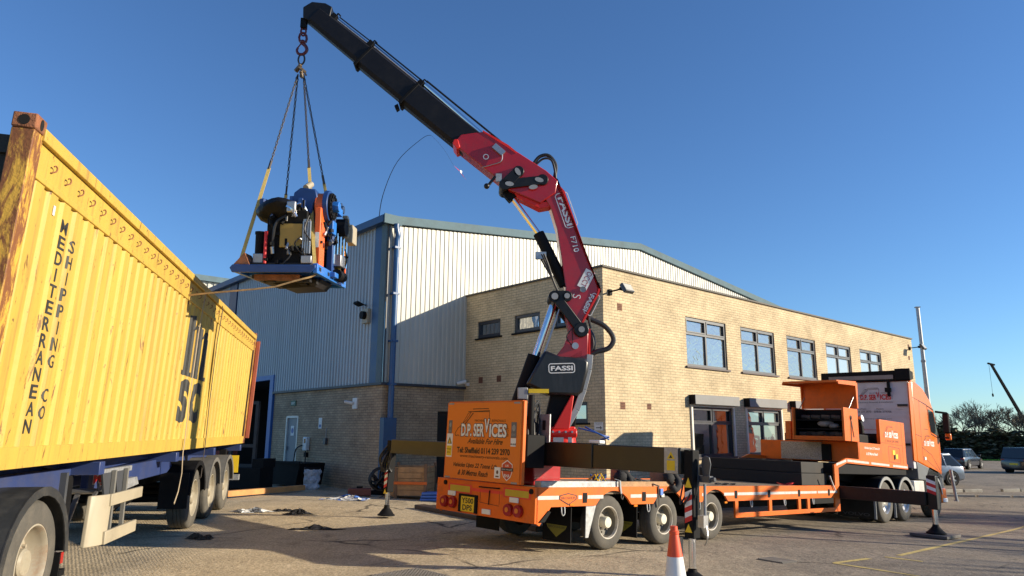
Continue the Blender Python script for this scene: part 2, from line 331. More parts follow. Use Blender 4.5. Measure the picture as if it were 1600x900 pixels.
def mat_ground():
    m = bpy.data.materials.new('yard_surface'); m.use_nodes = True; N = m.node_tree.nodes; L = m.node_tree.links; b = N['Principled BSDF']
    tc = N.new('ShaderNodeTexCoord'); P = tc.outputs['Object']
    def noise(sc, det=6, ro=.6, map_=None, dist=0):
        n = N.new('ShaderNodeTexNoise'); n.inputs['Scale'].default_value = sc; n.inputs['Detail'].default_value = det; n.inputs['Roughness'].default_value = ro; n.inputs['Distortion'].default_value = dist
        if map_:
            mp = N.new('ShaderNodeMapping'); mp.inputs['Scale'].default_value = map_[0]; mp.inputs['Rotation'].default_value = (0, 0, map_[1]); L.new(P, mp.inputs[0]); L.new(mp.outputs[0], n.inputs['Vector'])
        else: L.new(P, n.inputs['Vector'])
        return n.outputs[0]
    def rng(v, a, b_, c, d):
        r = N.new('ShaderNodeMapRange'); r.inputs[1].default_value = a; r.inputs[2].default_value = b_; r.inputs[3].default_value = c; r.inputs[4].default_value = d; L.new(v, r.inputs[0]); return r.outputs[0]
    def mix(f, a, b_, bt='MIX'):
        x = N.new('ShaderNodeMix'); x.data_type = 'RGBA'; x.blend_type = bt
        if isinstance(f, float): x.inputs[0].default_value = f
        else: L.new(f, x.inputs[0])
        for i, q in ((6, a), (7, b_)):
            if isinstance(q, tuple): x.inputs[i].default_value = q+(1,)
            else: L.new(q, x.inputs[i])
        return x.outputs[2]
    # paler concrete apron to the left and centre, darker tarmac to the right
    sp = N.new('ShaderNodeSeparateXYZ'); L.new(P, sp.inputs[0])
    wob = N.new('ShaderNodeMath'); wob.operation = 'MULTIPLY_ADD'; L.new(noise(.35, 8, .7), wob.inputs[0]); wob.inputs[1].default_value = 5; L.new(sp.outputs[0], wob.inputs[2])
    side = rng(wob.outputs[0], 3.5, 7.0, 0, 1)
    grain = rng(noise(30, 5, .85), .30, .70, .35, 1.65)
    grain2 = rng(noise(14, 5, .7), .3, .7, .78, 1.2)
    conc = mix(rng(noise(.9, 9, .7), .35, .7, 0, 1), (.54, .44, .295), (.36, .29, .195))
    tar = mix(rng(noise(.7, 9, .7), .35, .7, 0, 1), (.30, .25, .19), (.175, .148, .115))
    c = mix(side, conc, tar)
    c = mix(rng(noise(.55, 10, .8, dist=.6), .55, .68, 0, .7), c, (.07, .058, .045))
    c = mix(rng(noise(3.0, 10, .8), .60, .72, 0, .6), c, (.055, .048, .04))
    c = mix(rng(noise(2.2, 10, .75, ((1, .18, 1), R(40))), .58, .70, 0, .45), c, (.32, .27, .19))
    vo = N.new('ShaderNodeTexVoronoi'); vo.feature = 'DISTANCE_TO_EDGE'; vo.inputs['Scale'].default_value = .42
    nz = N.new('ShaderNodeTexNoise'); nz.inputs['Scale'].default_value = 1.6; nz.inputs['Detail'].default_value = 6; L.new(P, nz.inputs['Vector'])
    vmx = N.new('ShaderNodeMix'); vmx.data_type = 'VECTOR'; vmx.inputs[0].default_value = .22; L.new(P, vmx.inputs[4]); L.new(nz.outputs['Color'], vmx.inputs[5]); L.new(vmx.outputs[1], vo.inputs['Vector'])
    ck = N.new('ShaderNodeMath'); ck.operation = 'MULTIPLY'; L.new(rng(vo.outputs['Distance'], .004, .012, .8, 0), ck.inputs[0]); L.new(rng(noise(.5, 4, .6), .48, .58, 0, 1), ck.inputs[1])
    c = mix(ck.outputs[0], c, (.045, .038, .03))
    vm = N.new('ShaderNodeVectorMath'); vm.operation = 'SCALE'; L.new(c, vm.inputs[0]); gm = N.new('ShaderNodeMath'); gm.operation = 'MULTIPLY'; L.new(grain, gm.inputs[0]); L.new(grain2, gm.inputs[1]); L.new(gm.outputs[0], vm.inputs['Scale'])
    L.new(vm.outputs[0], b.inputs['Base Color']); b.inputs['Roughness'].default_value = .9; b.inputs['Specular IOR Level'].default_value = .25
    bp = N.new('ShaderNodeBump'); bp.inputs['Strength'].default_value = .9; bp.inputs['Distance'].default_value = .012; L.new(noise(38, 5, .8), bp.inputs['Height'])
    bp2 = N.new('ShaderNodeBump'); bp2.inputs['Strength'].default_value = .5; bp2.inputs['Distance'].default_value = .05; L.new(noise(5, 5, .6), bp2.inputs['Height']); L.new(bp.outputs[0], bp2.inputs['Normal'])
    # brushed grooves of the concrete bay beside the long trailer
    wv = N.new('ShaderNodeTexWave'); wv.inputs['Scale'].default_value = 7.5; wv.inputs['Distortion'].default_value = 2.5; wv.inputs['Detail'].default_value = 2; wv.bands_direction = 'X'
    mp = N.new('ShaderNodeMapping'); mp.inputs['Rotation'].default_value = (0, 0, R(-32)); L.new(P, mp.inputs[0]); L.new(mp.outputs[0], wv.inputs['Vector'])
    bp3 = N.new('ShaderNodeBump'); bp3.inputs['Distance'].default_value = .02; L.new(wv.outputs[0], bp3.inputs['Height']); L.new(rng(wob.outputs[0], -2.6, -.8, .22, 0), bp3.inputs['Strength']); L.new(bp2.outputs[0], bp3.inputs['Normal'])
    L.new(bp3.outputs[0], b.inputs['Normal']); return m

# ------------------------------------------------------------------ ground
def coords(lo, hi, fine0, fine1, step):
    a = []; x = fine0
    while x < fine1: a.append(x); x += step
    a.append(fine1); s = step; x = fine1
    while x < hi: s *= 1.35; x += s; a.append(min(x, hi))
    s = step; x = fine0
    while x > lo: s *= 1.35; x -= s; a.insert(0, max(x, lo))
    return a
def surface(name, mat, poly, lift, kind='structure'):
    """thin painted or laid sheet following the yard"""
    mb = MB(); n = len(poly); mb.add([(x, y, g(x, y)+lift) for x, y in poly], [tuple(range(n))]); o = mb.build(name, mat, smooth=0); return tag(o, kind=kind)
xs = coords(-420, 700, -14, 30, .5); ys = coords(-200, 900, 2, 40, .5)
mb = MB(); nx = len(xs); mb.add([(x, y, g(x, y)) for y in ys for x in xs], [(j*nx+i, j*nx+i+1, (j+1)*nx+i+1, (j+1)*nx+i) for j in range(len(ys)-1) for i in range(nx-1)])
gnd = mb.build('ground', mat_ground(), smooth=60, recalc=False); tag(gnd, kind='structure')
mt['ypaint'] = M('worn_yellow_line', (.55, .42, .13), .8, var=.3, scale=14, dirt=.6, dirtcol=(.16, .13, .1), dscale=7)
def stripe(name, a, b, w, n=16):
    a = Vector(a); b = Vector(b); d = (b-a).normalized(); s = Vector((-d.y, d.x)); mb = MB(); v = []
    for i in range(n+1):
        p = a+(b-a)*i/n; j = random.uniform(-.012, .012)
        for k in (-1, 1):
            q = p+s*k*(w/2+j); v.append((q.x, q.y, g(q.x, q.y)+.005))
    mb.add(v, [(2*i, 2*i+1, 2*i+3, 2*i+2) for i in range(n)]); return mb.build(name, mt['ypaint'], smooth=0)
tag(stripe('bay_line', (6.3, 12.0), (16.5, 22.3), .10), kind='structure')
tag(stripe('bay_line', (4.70, 10.76), (6.05, 9.15), .085), kind='structure')
tag(stripe('bay_line', (4.70, 10.76), (5.55, 11.45), .085), kind='structure')
tag(stripe('bay_line', (5.95, 11.75), (6.35, 11.40), .10, 5), kind='structure')

# ------------------------------------------------------------------ office building (frame: x along sunny front, y into the building)
Xd = Vector((.74874, .66286, 0)); Yd = Vector((-.66286, .74874, 0)); BO = Vector((2.368, 17.906, 0))
BF = frame(Xd, Yd, (0, 0, 1), BO)
def wall_holes(mb, u0, u1, z0, z1, holes, fn, depth):
    us = sorted({u0, u1, *[h[0] for h in holes], *[h[1] for h in holes]}); zs = sorted({z0, z1, *[h[2] for h in holes], *[h[3] for h in holes]})
    for a, b in zip(us[:-1], us[1:]):
        for c, d in zip(zs[:-1], zs[1:]):
            cu, cz = (a+b)/2, (c+d)/2
            if any(h[0] < cu < h[1] and h[2] < cz < h[3] for h in holes): continue
            mb.add([fn(a, c, 0), fn(b, c, 0), fn(b, d, 0), fn(a, d, 0)], [(0, 1, 2, 3)])
    for a, b, c, d in holes:
        P = [(a, c), (b, c), (b, d), (a, d)]
        for i in range(4):
            p, q = P[i], P[(i+1) % 4]; mb.add([fn(*p, 0), fn(*q, 0), fn(*q, depth), fn(*p, depth)], [(0, 1, 2, 3)])
HT = 5.88
up = [(3.64+3*i, 5.79+3*i, 3.52, 4.98) for i in range(5)]
lo = [(3.74+2.95*i, 5.90+2.95*i, .93, 2.38) for i in range(5)]
endw = [(4.09, 5.18, 4.46, 4.99), (2.37, 3.45, 4.46, 4.99), (.68, 1.76, 4.46, 4.99), (.60, 1.70, 1.86, 2.40)]
off = thing('office_building', 'two storey buff brick office block with flat roof and grey framed windows', 'building', M=BF)
mb = MB()
wall_holes(mb, 0, 21.45, -1.6, HT, up+lo, lambda u, z, d: (u, d, z), .14)
wall_holes(mb, 0, 9.0, -1.6, HT, endw, lambda u, z, d: (d, u, z), .14)
mb.add([(21.45, 0, -1.6), (21.45, 9, -1.6), (21.45, 9, HT), (21.45, 0, HT)], [(0, 1, 2, 3)])
mb.build('wall', mt['brick'], off, smooth=0)
mb = MB().box(.12, 21.3, .14, 9, HT-.25, HT-.2); mb.build('roof', mt['greyp'], off)
mb = MB(); mb.box(-.05, 21.5, -.05, .25, HT, HT+.06); mb.box(-.05, .25, .25, 9, HT, HT+.058); mb.box(21.2, 21.5, .25, 9, HT, HT+.058)
mb.build('coping', M('coping', (.10, .09, .075), .7, var=.25, dirt=.3), off, bevel=.01)
mt['frame'] = M('window_frame', (.06, .065, .075), .4, var=.06)
mt['frame_dark'] = M('window_frame_dark', (.025, .03, .045), .35, var=.1)
mt['frame_white'] = M('white_guide_rail', (.74, .72, .64), .45, var=.05, dirt=.2)
def mat_pane(name, base, strength, scale, rough=.02, mixc=None):
    m = bpy.data.materials.new(name); m.use_nodes = True; N = m.node_tree.nodes; L = m.node_tree.links; b = N['Principled BSDF']
    b.inputs['Base Color'].default_value = base+(1,); b.inputs['Roughness'].default_value = rough; b.inputs['Metallic'].default_value = .0
    b.inputs['Specular IOR Level'].default_value = 1; b.inputs['IOR'].default_value = 2.6
    tc = N.new('ShaderNodeTexCoord'); n = N.new('ShaderNodeTexNoise'); n.inputs['Scale'].default_value = scale; n.inputs['Detail'].default_value = 1.5; n.inputs['Distortion'].default_value = 1.6
    L.new(tc.outputs['Object'], n.inputs['Vector']); bp = N.new('ShaderNodeBump'); bp.inputs['Strength'].default_value = strength; bp.inputs['Distance'].default_value = .05
    L.new(n.outputs[0], bp.inputs['Height']); L.new(bp.outputs[0], b.inputs['Normal']); return m
mt['pane'] = mat_pane('wavy_window_glass', (.20, .195, .17), .20, 3.6)  # grey base colour stands in for the pale sky mirrored in the glass
mt['pane_pale'] = mat_pane('window_with_blind', (.42, .45, .44), .05, 1.5, .08)
mt['pane_dark'] = mat_pane('window_glass_dark', (.02, .024, .025), .05, 1.5)
mt['pane_lace'] = mat_pane('window_with_net_curtain', (.17, .19, .18), .06, 2)
mt['sill'] = M('window_sill', (.07, .05, .05), .6, var=.2)
def window(parent, u0, u1, z0, z1, fn, pane, fm, transom=.33, mullion=True, depth=.09, sill=True, fb=.06, sillm=None):
    w = MB(); a = fb
    def bx(mb, ua, ub, za, zb, da, db):
        P = [fn(u, z, d) for u in (ua, ub) for d in (da, db) for z in (za, zb)]
        mb.add(P, [(0, 1, 3, 2), (4, 6, 7, 5), (0, 4, 5, 1), (2, 3, 7, 6), (0, 2, 6, 4), (1, 5, 7, 3)])
    d0, d1 = depth-.055, depth+.02
    bx(w, u0, u1, z1-a, z1, d0, d1); bx(w, u0, u1, z0, z0+a*1.3, d0-.002, d1); bx(w, u0, u0+a, z0+a*1.3, z1-a, d0+.002, d1); bx(w, u1-a, u1, z0+a*1.3, z1-a, d0+.002, d1)
    zt = z1-(z1-z0)*transom; um = (u0+u1)/2
    if transom: bx(w, u0+a, u1-a, zt-.035, zt+.035, d0+.004, d1)
    if mullion: bx(w, um-.035, um+.035, z0+a*1.3, z1-a, d0+.006, d1)
    cells = [(u0+a, um-.035), (um+.035, u1-a)] if mullion else [(u0+a, u1-a)]
    if transom:
        for c0, c1 in cells: # opening light frames above the transom
            for (p, q, r_, s_) in ((c0, c1, z1-a-.04, z1-a), (c0, c1, zt+.035, zt+.07), (c0, c0+.035, zt+.07, z1-a-.04), (c1-.035, c1, zt+.07, z1-a-.04)): bx(w, p, q, r_, s_, d0-.012, d0+.03)
    f = w.build('window', fm, parent, smooth=0)
    p = MB(); bx(p, u0+a*.5, u1-a*.5, z0+a*.5, z1-a*.5, depth, depth+.012); p.build('pane', pane, f, smooth=0)
    if sill:
        s = MB(); bx(s, u0-.08, u1+.08, z0-.045, z0+.004, -.06, depth); s.build('sill', sillm or mt['sill'], f, smooth=0)
    return f
FX = lambda u, z, d: (u, d, z)
FY = lambda u, z, d: (d, u, z)
for i, h in enumerate(up): window(off, *h, FX, mt['pane_pale'] if i >= 3 else mt['pane'], mt['frame'])
for i, h in enumerate(lo): window(off, *h, FX, mt['pane_dark'] if i == 0 else mt['pane_lace'], mt['frame_dark'] if i == 0 else mt['frame'], fb=.07)
for i, h in enumerate(endw): window(off, *h, FY, mt['pane_lace'] if i in (1, 2) else mt['pane_dark'], mt['frame_dark'], transom=0, mullion=False, fb=.085, sillm=mt['blackm'])
mt['shutter'] = M('shutter_box', (.17, .175, .18), .5, var=.06, dirt=.25)
for h in lo:
    sb = MB().box(h[0]-.10, h[1]+.10, -.22, -.003, 2.42, 2.70).build('shutter_box', mt['shutter'], off, bevel=.012)
    MB().box(h[0]-.103, h[0]-.10, -.21, -.01, 2.43, 2.69).build('end_cap', mt['blackm'], sb)
    mb = MB(); mb.box(h[0]-.06, h[0]+.01, -.05, -.002, .93, 2.42); mb.box(h[1]-.01, h[1]+.06, -.05, -.002, .93, 2.42); mb.box(h[0]+.01, h[1]-.01, -.045, -.002, 2.36, 2.42)
    mb.build_each('guide_rail', mt['frame_white'], off)
mt['airbrick'] = M('air_brick', (.22, .10, .06), .85, var=.2)
def airbrick(u, z, fn, w=.2, h=.19):
    m_ = MB()
    def bx(ua, ub, za, zb, da, db): m_.add([fn(a, c, b) for a in (ua, ub) for b in (da, db) for c in (za, zb)], [(0, 1, 3, 2), (4, 6, 7, 5), (0, 4, 5, 1), (2, 3, 7, 6), (0, 2, 6, 4), (1, 5, 7, 3)])
    bx(u, u+w, z, z+h, -.004, .01); m_.mi = 1
    for i in range(4):
        for j in range(4): bx(u+.02+i*.043, u+.045+i*.043, z+.02+j*.04, z+.04+j*.04, -.0065, -.0042)
    m_.build('air_brick', [mt['airbrick'], mt['blackm']], off, smooth=0)
airbrick(.56, 4.80, FX); airbrick(.59, 2.21, FX); airbrick(1.70, 2.23, FX, .18, .14); airbrick(20.87, 4.90, FX); airbrick(4.04, 3.08, FY); airbrick(4.9, 3.08, FY); airbrick(20.95, 5.45, FX, .2, .16)
# ------------------------------------------------------------------ warehouse
wh = thing('warehouse', 'tall warehouse clad in ribbed metal above a brick base with blue trim', 'building', M=BF)
CX = -2.98; GY = 5.82
mb = MB(); wall_holes(mb, CX, 2, -1.6, 2.95, [(-1.0, .1, .1, 2.22)], lambda u, z, d: (u, GY+d, z), .25)
wall_holes(mb, GY, 13.3, -1.6, 2.95, [(11.15, 12.1, -.3, 2.10)], lambda u, z, d: (CX+d, u, z), .1)
mb.add([(CX, 13.3, -1.6), (CX+.4, 13.3, -1.6), (CX+.4, 13.3, 2.95), (CX, 13.3, 2.95)], [(0, 1, 2, 3)])
mb.build('brick_base', mt['brick2'], wh, smooth=0)
def corrug(u0, u1, fnz0, fnz1, fn, pitch=.19, dep=.035):
    m_ = MB(); us = []; u = u0
    while u < u1:
        for du, d in ((0, 0), (.45, 0), (.56, 1), (.89, 1)): us.append((min(u+du*pitch, u1), d*dep))
        u += pitch
    us.append((u1, 0)); v = []
    for a, d in us: v += [fn(a, fnz0(a), d), fn(a, fnz1(a), d)]
    m_.add(v, [(2*i, 2*i+2, 2*i+3, 2*i+1) for i in range(len(us)-1)]); return m_
roofz = lambda u: 7.96+(9.29-7.96)*(u-CX)/(9-CX) if u < 9 else 9.29-(9.29-7.96)*(u-9)/12
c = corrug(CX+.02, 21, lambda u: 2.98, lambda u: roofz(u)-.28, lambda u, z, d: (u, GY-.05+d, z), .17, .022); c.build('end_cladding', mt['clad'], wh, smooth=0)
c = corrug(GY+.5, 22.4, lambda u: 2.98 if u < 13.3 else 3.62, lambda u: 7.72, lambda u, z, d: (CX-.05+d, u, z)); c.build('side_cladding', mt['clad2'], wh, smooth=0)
mb = MB()
for a, b in ((CX-.1, 9), (9, 21.1)):
    za, zb = roofz(a)+.0, roofz(b)
    mb.add([(x, y, z+dz) for x, z in ((a, za), (b, zb)) for y in (GY-.14, GY+.12) for dz in (-.24, .02)], [(0, 1, 3, 2), (4, 6, 7, 5), (0, 4, 5, 1), (2, 3, 7, 6), (0, 2, 6, 4), (1, 5, 7, 3)])
mb.build('verge_trim', mt['bluelight'], wh, smooth=0)
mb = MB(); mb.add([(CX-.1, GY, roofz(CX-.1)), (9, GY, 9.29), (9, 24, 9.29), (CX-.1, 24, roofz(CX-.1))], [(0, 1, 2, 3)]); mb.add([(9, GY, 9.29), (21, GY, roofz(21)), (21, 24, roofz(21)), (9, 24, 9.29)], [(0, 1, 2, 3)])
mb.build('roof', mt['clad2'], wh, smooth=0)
gut = MB().box(CX-.26, CX-.055, GY-.1, 22.4, 7.74, 7.98).build('gutter', mt['bluetrim'], wh, bevel=.02)
MB().box(CX-.26, CX+.35, GY-.19, GY-.145, 7.70, 7.99).build('gutter_end', mt['bluelight'], wh)
# corner pieces
MB().box(CX-.075, CX-.02, GY+.25, GY+.62, 2.98, 7.74).build('corner_trim', mt['bluetrim'], wh)
MB().box(CX-.075, CX-.02, GY-.02, GY+.249, 2.98, 7.74).build('corner_flashing', mt['bluelight'], wh)
MB().box(CX-.02, CX+.02, GY-.085, GY-.03, 2.98, 7.74).build('corner_strip', mt['frame'], wh)
mb = MB(); px, py = CX+.21, GY-.17
mb.tube([(px-.05, GY-.2, 7.72), (px-.05, GY-.2, 7.6), (px, GY-.2, 7.4), (px, py, 7.2), (px, py, 6.5)], .085, 12); mb.cyl((px, py, 6.7), (px, py, 1.9), .085, n=14)
for z in (7.0, 5.6, 4.2, 2.95): mb.box(px-.11, px+.11, py-.09, GY-.06, z-.03, z+.03)
mb.build('downpipe', M('downpipe_blue', (.022, .085, .22), .35, var=.1, dirt=.15), wh)
mb = MB().box(CX-.06, CX+.36, GY-.28, GY-.055, -.3, 2.0); mb.build('pipe_guard', mt['bluetrim'], wh, bevel=.01)
MB().box(CX-.10, 2, GY-.10, GY-.005, 2.93, 3.0).build('base_flashing', M('dark_flashing', (.03, .035, .05), .5), wh)
MB().box(CX-.10, CX-.005, GY, 13.25, 2.93, 3.0).build('base_flashing', bpy.data.materials['dark_flashing'], wh)
MB().box(CX-.085, CX-.02, 17.7, 18.5, 3.62, 7.74).build('column_trim', M('navy_trim', (.012, .035, .10), .45), wh)
mb = MB(); mb.box(CX-.09, CX+.1, 13.25, 13.55, -.3, 3.62); mb.box(CX-.09, CX+.1, 13.55, 22, 3.45, 3.62); mb.build('bay_frame', M('bay_blue', (.02, .11, .36), .45), wh)
mb = MB(); mb.box(CX+4, CX+4.1, 13.3, 22, -1, 3.5); mb.box(CX+.1, CX+4, 13.31, 13.4, -1, 3.5); mb.box(CX+.11, CX+4.1, 13.3, 22, 3.5, 3.6); mb.box(CX, CX+4.1, 22, 22.1, -1, 8)
mb.build('bay_interior', M('interior_shade', (.025, .024, .024), .8, var=.2), wh, smooth=0)  # near-black walls put the darkness inside the bay into the colour
d = MB().box(CX+.04, CX+.09, 11.22, 12.03, -.3, 2.05).build('door', M('steel_door_grey', (.16, .18, .21), .45, var=.06), wh)
mb = MB(); mb.box(CX-.012, CX+.09, 11.15, 11.22, -.3, 2.10); mb.box(CX-.012, CX+.09, 12.03, 12.10, -.3, 2.10); mb.box(CX-.014, CX+.09, 11.22, 12.03, 2.05, 2.12); mb.build('frame', mt['frame_white'], d)
MB().box(CX-.02, CX+.03, 11.95, 11.98, .95, 1.1).build('handle', mt['steel'], d)
mb = MB().box(CX+.032, CX+.038, 11.52, 11.76, 1.45, 1.78); mb.mi = 1; disc_to(mb, (CX+.030, 11.64, 1.62), (0, -1, 0), (0, 0, 1), 0, 0, .095); mb.build('notice', [mt['white'], mt['blue']], d, smooth=0)
MB().box(-.98, .08, GY+.06, GY+.1, .1, 2.2).build('dark_door', M('door_black', (.008, .008, .01), .5), wh)
MB().box(.12, .18, GY-.05, GY-.004, .2, 2.2).build('conduit', mt['greyp'], wh)
# wing behind
wing = thing('far_warehouse', 'cream clad warehouse wing showing above the yellow container at far left', 'building', M=BF)
c = corrug(-6, 4, lambda u: 6.5, lambda u: 9.0, lambda u, z, d: (u, 24.5+d, z), .3, .06); c.build('cladding', mt['clad'], wing, smooth=0)
MB().box(-6, 4, 24.3, 24.9, 9.0, 9.28).build('verge_trim', mt['bluelight'], wing)

# wall fittings
def floodlight(x, label, arm=.45, M_=BF, out=(0, -1), z=5.25, k=1.0):
    t = thing('floodlight', label, 'floodlight', M=M_ @ Matrix.Translation(Vector((x, 0, z))), group='floodlights on the office wall')
    mb = MB(); mb.box(-.05, .05, -.06*k, -.003, -.09, .06); mb.bar((0, -.05, 0), (0, -.42*k, .02), .035, .035); mb.cyl((-.05, -.42*k, .02), (.05, -.42*k, .02), .05); mb.build('bracket', mt['blackm'], t)
    Mr = Matrix.Rotation(R(-32), 3, 'X')
    mb = MB().obox((.02, -.58*k, .01), (.36, .10, .26), Mr); mb.obox((.02, -.52*k, .05), (.26, .06, .18), Mr); h = mb.build('lamp_head', mt['frame'], t, bevel=.012)
    mb = MB().obox(Vector((.02, -.58*k, .01))+Mr @ Vector((0, -.054, 0)), (.31, .006, .21), Mr); mb.build('lens', M('lamp_lens', (.55, .53, .45), .15, var=.1), h)
    return t
floodlight(.26, 'large square floodlight on a bracket at the near corner of the brick office')
floodlight(21.1, 'small square floodlight at the far corner of the brick office beside the sky', z=5.45)
# sign with arrow, end wall
sg = thing('arrow_sign', 'small white sign with a black right arrow on the shaded brick end wall', 'sign', M=BF @ Matrix.Translation((0, .22, 1.78)))
MB().box(-.012, -.003, -.15, .15, -.11, .10).build('panel', mt['white'], sg)
mb = MB(); o_ = (-.0145, 0, 0); r_ = (0, -1, 0); u_ = (0, 0, 1)
line_to(mb, o_, r_, u_, [(-.09, -.04), (.09, -.04)], .018); line_to(mb, o_, r_, u_, [(.05, -.005), (.095, -.04), (.05, -.075)], .018)
text_to(mb, 'Reception', Vector(o_)+Vector(r_)*-.10+Vector((0, 0, .035)), r_, u_, .20, .035, 0); line_to(mb, o_, r_, u_, [(-.13, .085), (.13, .085)], .004)
mb.build('lettering', mt['ink'], sg, smooth=0)
# cctv bullet camera at the junction of cladding and brick
cc = thing('security_camera', 'white bullet security camera on the office end wall beside the metal cladding', 'camera', M=BF @ Matrix.Translation((0, 5.62, 3.1)))
MB().box(-.06, -.003, -.06, .06, -.08, .02).cyl((-.04, 0, -.03), (-.17, 0, 0), .02).build('bracket', mt['white'], cc)
MB().cyl((-.10, -.02, .06), (-.34, .14, -.02), .055, n=14).build('body', mt['white'], cc); MB().cyl((-.335, .138, -.018), (-.345, .146, -.022), .045, n=14).build('lens', mt['glass'], cc)
LW = lambda y, z: BF @ Matrix.Translation((CX, y, z))
al = thing('alarm_box', 'white square alarm box with a black sounder high on the grey cladding', 'alarm', M=LW(6.72, 5.02)); MB().box(-.16, -.055, -.17, .17, -.22, .22).build('housing', mt['cream'], al, bevel=.01)
MB().cyl((-.16, 0, .02), (-.28, 0, .02), .12, n=18).build('sounder', mt['blackm'], al)
fl = thing('floodlight', 'little black floodlight just above the alarm box on grey cladding', 'floodlight', M=LW(6.85, 5.38)); MB().bar((-.05, 0, 0), (-.22, 0, .02), .03, .03).build('bracket', mt['blackm'], fl); MB().obox((-.30, .05, .02), (.2, .26, .07), Matrix.Rotation(R(20), 3, 'Y')).build('lamp_head', mt['blackm'], fl)
cc = thing('security_camera', 'white camera on a square back box in the middle of the shaded brick wall', 'camera', M=LW(7.30, 2.44)); MB().box(-.05, -.003, -.16, .10, -.16, .16).build('back_box', mt['white'], cc); MB().cyl((-.06, .05, 0), (-.24, .24, .05), .05, n=12).build('body', mt['white'], cc); MB().cyl((-.236, .236, .049), (-.25, .25, .053), .042, n=12).build('lens', mt['glass'], cc)
nb = thing('notice_board', 'narrow white notice fixed to the brick wall right of the grey door', 'notice', M=LW(9.50, 1.86)); mb = MB().box(-.015, -.003, -.11, .11, -.17, .17); mb.mi = 1; mb.box(-.0165, -.0152, -.07, .07, -.13, -.04); mb.build('panel', [mt['white'], mt['blue']], nb, smooth=0)
ex = thing('exit_sign', 'small green exit sign on the brick wall above the grey door', 'sign', M=LW(11.58, 2.55)); mb = MB().box(-.03, -.003, -.19, .19, -.09, .09); mb.mi = 1; text_to(mb, 'EXIT', (-.032, .13, -.04), (0, -1, 0), (0, 0, 1), .26, .08, .01); mb.build('panel', [M('sign_green', (.02, .09, .05), .5), mt['white']], ex, smooth=0)
ev = thing('charging_point', 'white wall mounted electric charging point with a looped black cable', 'charger', M=LW(10.3, 1.2)); MB().box(-.14, -.003, -.14, .14, -.22, .22).build('housing', mt['white'], ev, bevel=.03); MB().box(-.145, -.141, -.09, .03, .02, .16).build('display', mt['glass'], ev)
mb = MB(); mb.tube([(-.16, .1, -.05), (-.22, .30, -.12), (-.2, .52, -.3), (-.18, .6, -.9), (-.15, .4, -1.35)], .022); mb.tube([(-.1, -.05, -.22), (-.08, -.02, -.7), (-.08, .0, -1.35)], .02); mb.build_each('cable', mt['hose'], ev)
mb = MB().box(-.08, -.003, -.05, .12, -.42, -.28); mb.build('socket_box', mt['blackm'], ev)
me_ = thing('isolator_switch', 'small grey isolator box on brick with thin conduit rising above it', 'switch box', M=LW(9.02, 1.3)); MB().box(-.09, -.003, -.08, .08, -.1, .1).build('housing', mt['frame'], me_, bevel=.01); MB().cyl((-.03, 0, .1), (-.03, 0, .42), .012).build('conduit', mt['greyp'], me_)

# ------------------------------------------------------------------ background right: hedge, trees, cars, masts
mt['bark'] = M('bare_bark', (.085, .07, .05), .9, var=.3)
mt['bark2'] = M('pale_bark', (.17, .145, .105), .9, var=.3)
mt['leafd'] = M('dark_hedge_leaf', (.05, .058, .024), .8, var=.5, scale=2)
mt['leafb'] = M('dull_hedge_leaf', (.12, .098, .055), .85, var=.5, scale=2)
def bare_tree(name, x, y, h, label, group, seed=1, spread=.5, mat='bark', levels=6, kidsn=3, ivy=False, trunk=.035, lift=0, tl=.24, rmin=.0045):
    rn = random.Random(seed); t = thing(name, label, 'tree', loc=(x, y, g(x, y)-.1+lift), group=group)
    tr = MB(); cr = MB()
    def grow(p, d, L, r, lv):
        q = p+d*L; m_ = tr if lv == 0 else cr
        mid = p+d*L*.5+Vector((rn.uniform(-1, 1), rn.uniform(-1, 1), 0))*L*.05
        n = 6 if lv < 2 else 3; r = max(r, rmin)
        m_.cyl(p, mid, r, r*.85, n=n, caps=False); m_.cyl(mid, q, r*.85, r*.66, n=n, caps=False)
        if lv >= levels: return
        for k in range(kidsn if lv else kidsn+1):
            a = rn.uniform(0, 6.28); s = spread*(rn.uniform(.6, 1.25)); nd = d+Vector((math.cos(a), math.sin(a), rn.uniform(-.1, .5)))*s
            nd.normalize(); st = rn.uniform(.45, 1) if k else 1
            grow(p+d*L*st, nd, L*rn.uniform(.62, .86), r*.62*(.8 if k else 1), lv+1)
    grow(Vector((0, 0, 0)), Vector((rn.uniform(-.06, .06), rn.uniform(-.06, .06), 1)).normalized(), h*tl, h*trunk, 0)
    zm = h/max(v_[2] for v_ in cr.v); tr.v = [(a*zm, b*zm, c*zm) for a, b, c in tr.v]; cr.v = [(a*zm, b*zm, c*zm) for a, b, c in cr.v]
    tr.build('trunk', mt[mat], t, recalc=False); cr.build('crown', mt[mat], t, recalc=False)
    return t
bare_tree('bare_tree', 52.2, 80, 6.7, 'round bare tree rising above the dark hedge right of the lorry cab', 'bare trees', 3, .62, 'bark2', 6, 3, trunk=.010, tl=.10)
for i, (x, y, h) in enumerate(((50.3, 80.5, 5.7), (54.4, 79.4, 6.1), (57.2, 79, 5.4), (66, 72.5, 8.4), (71, 71, 9.6))): bare_tree('bare_tree', x, y, h, ['left stem of the clump of pale bare bushes above the hedge', 'right stem of the clump of pale bare bushes above the hedge', 'smaller bare bush right of the pale clump', 'bare branches leaning in at the right edge of the picture', 'bare tree just beyond the right edge behind the hedge'][i], 'bare trees', 40+i, .75 if i < 3 else .5, 'bark2' if i < 3 else 'bark', 6, 3, trunk=.008, tl=.08)
bare_tree('bare_tree', 64.5, 75, 8.0, 'tall bare tree cut off by the right edge behind the hedge', 'bare trees', 5, .5, 'bark', 6, 3)
bare_tree('bare_tree', 55.5, 76, 4.6, 'low bare tree in the hedge below the distant crane boom', 'bare trees', 9, .7, 'bark', 5, 3)
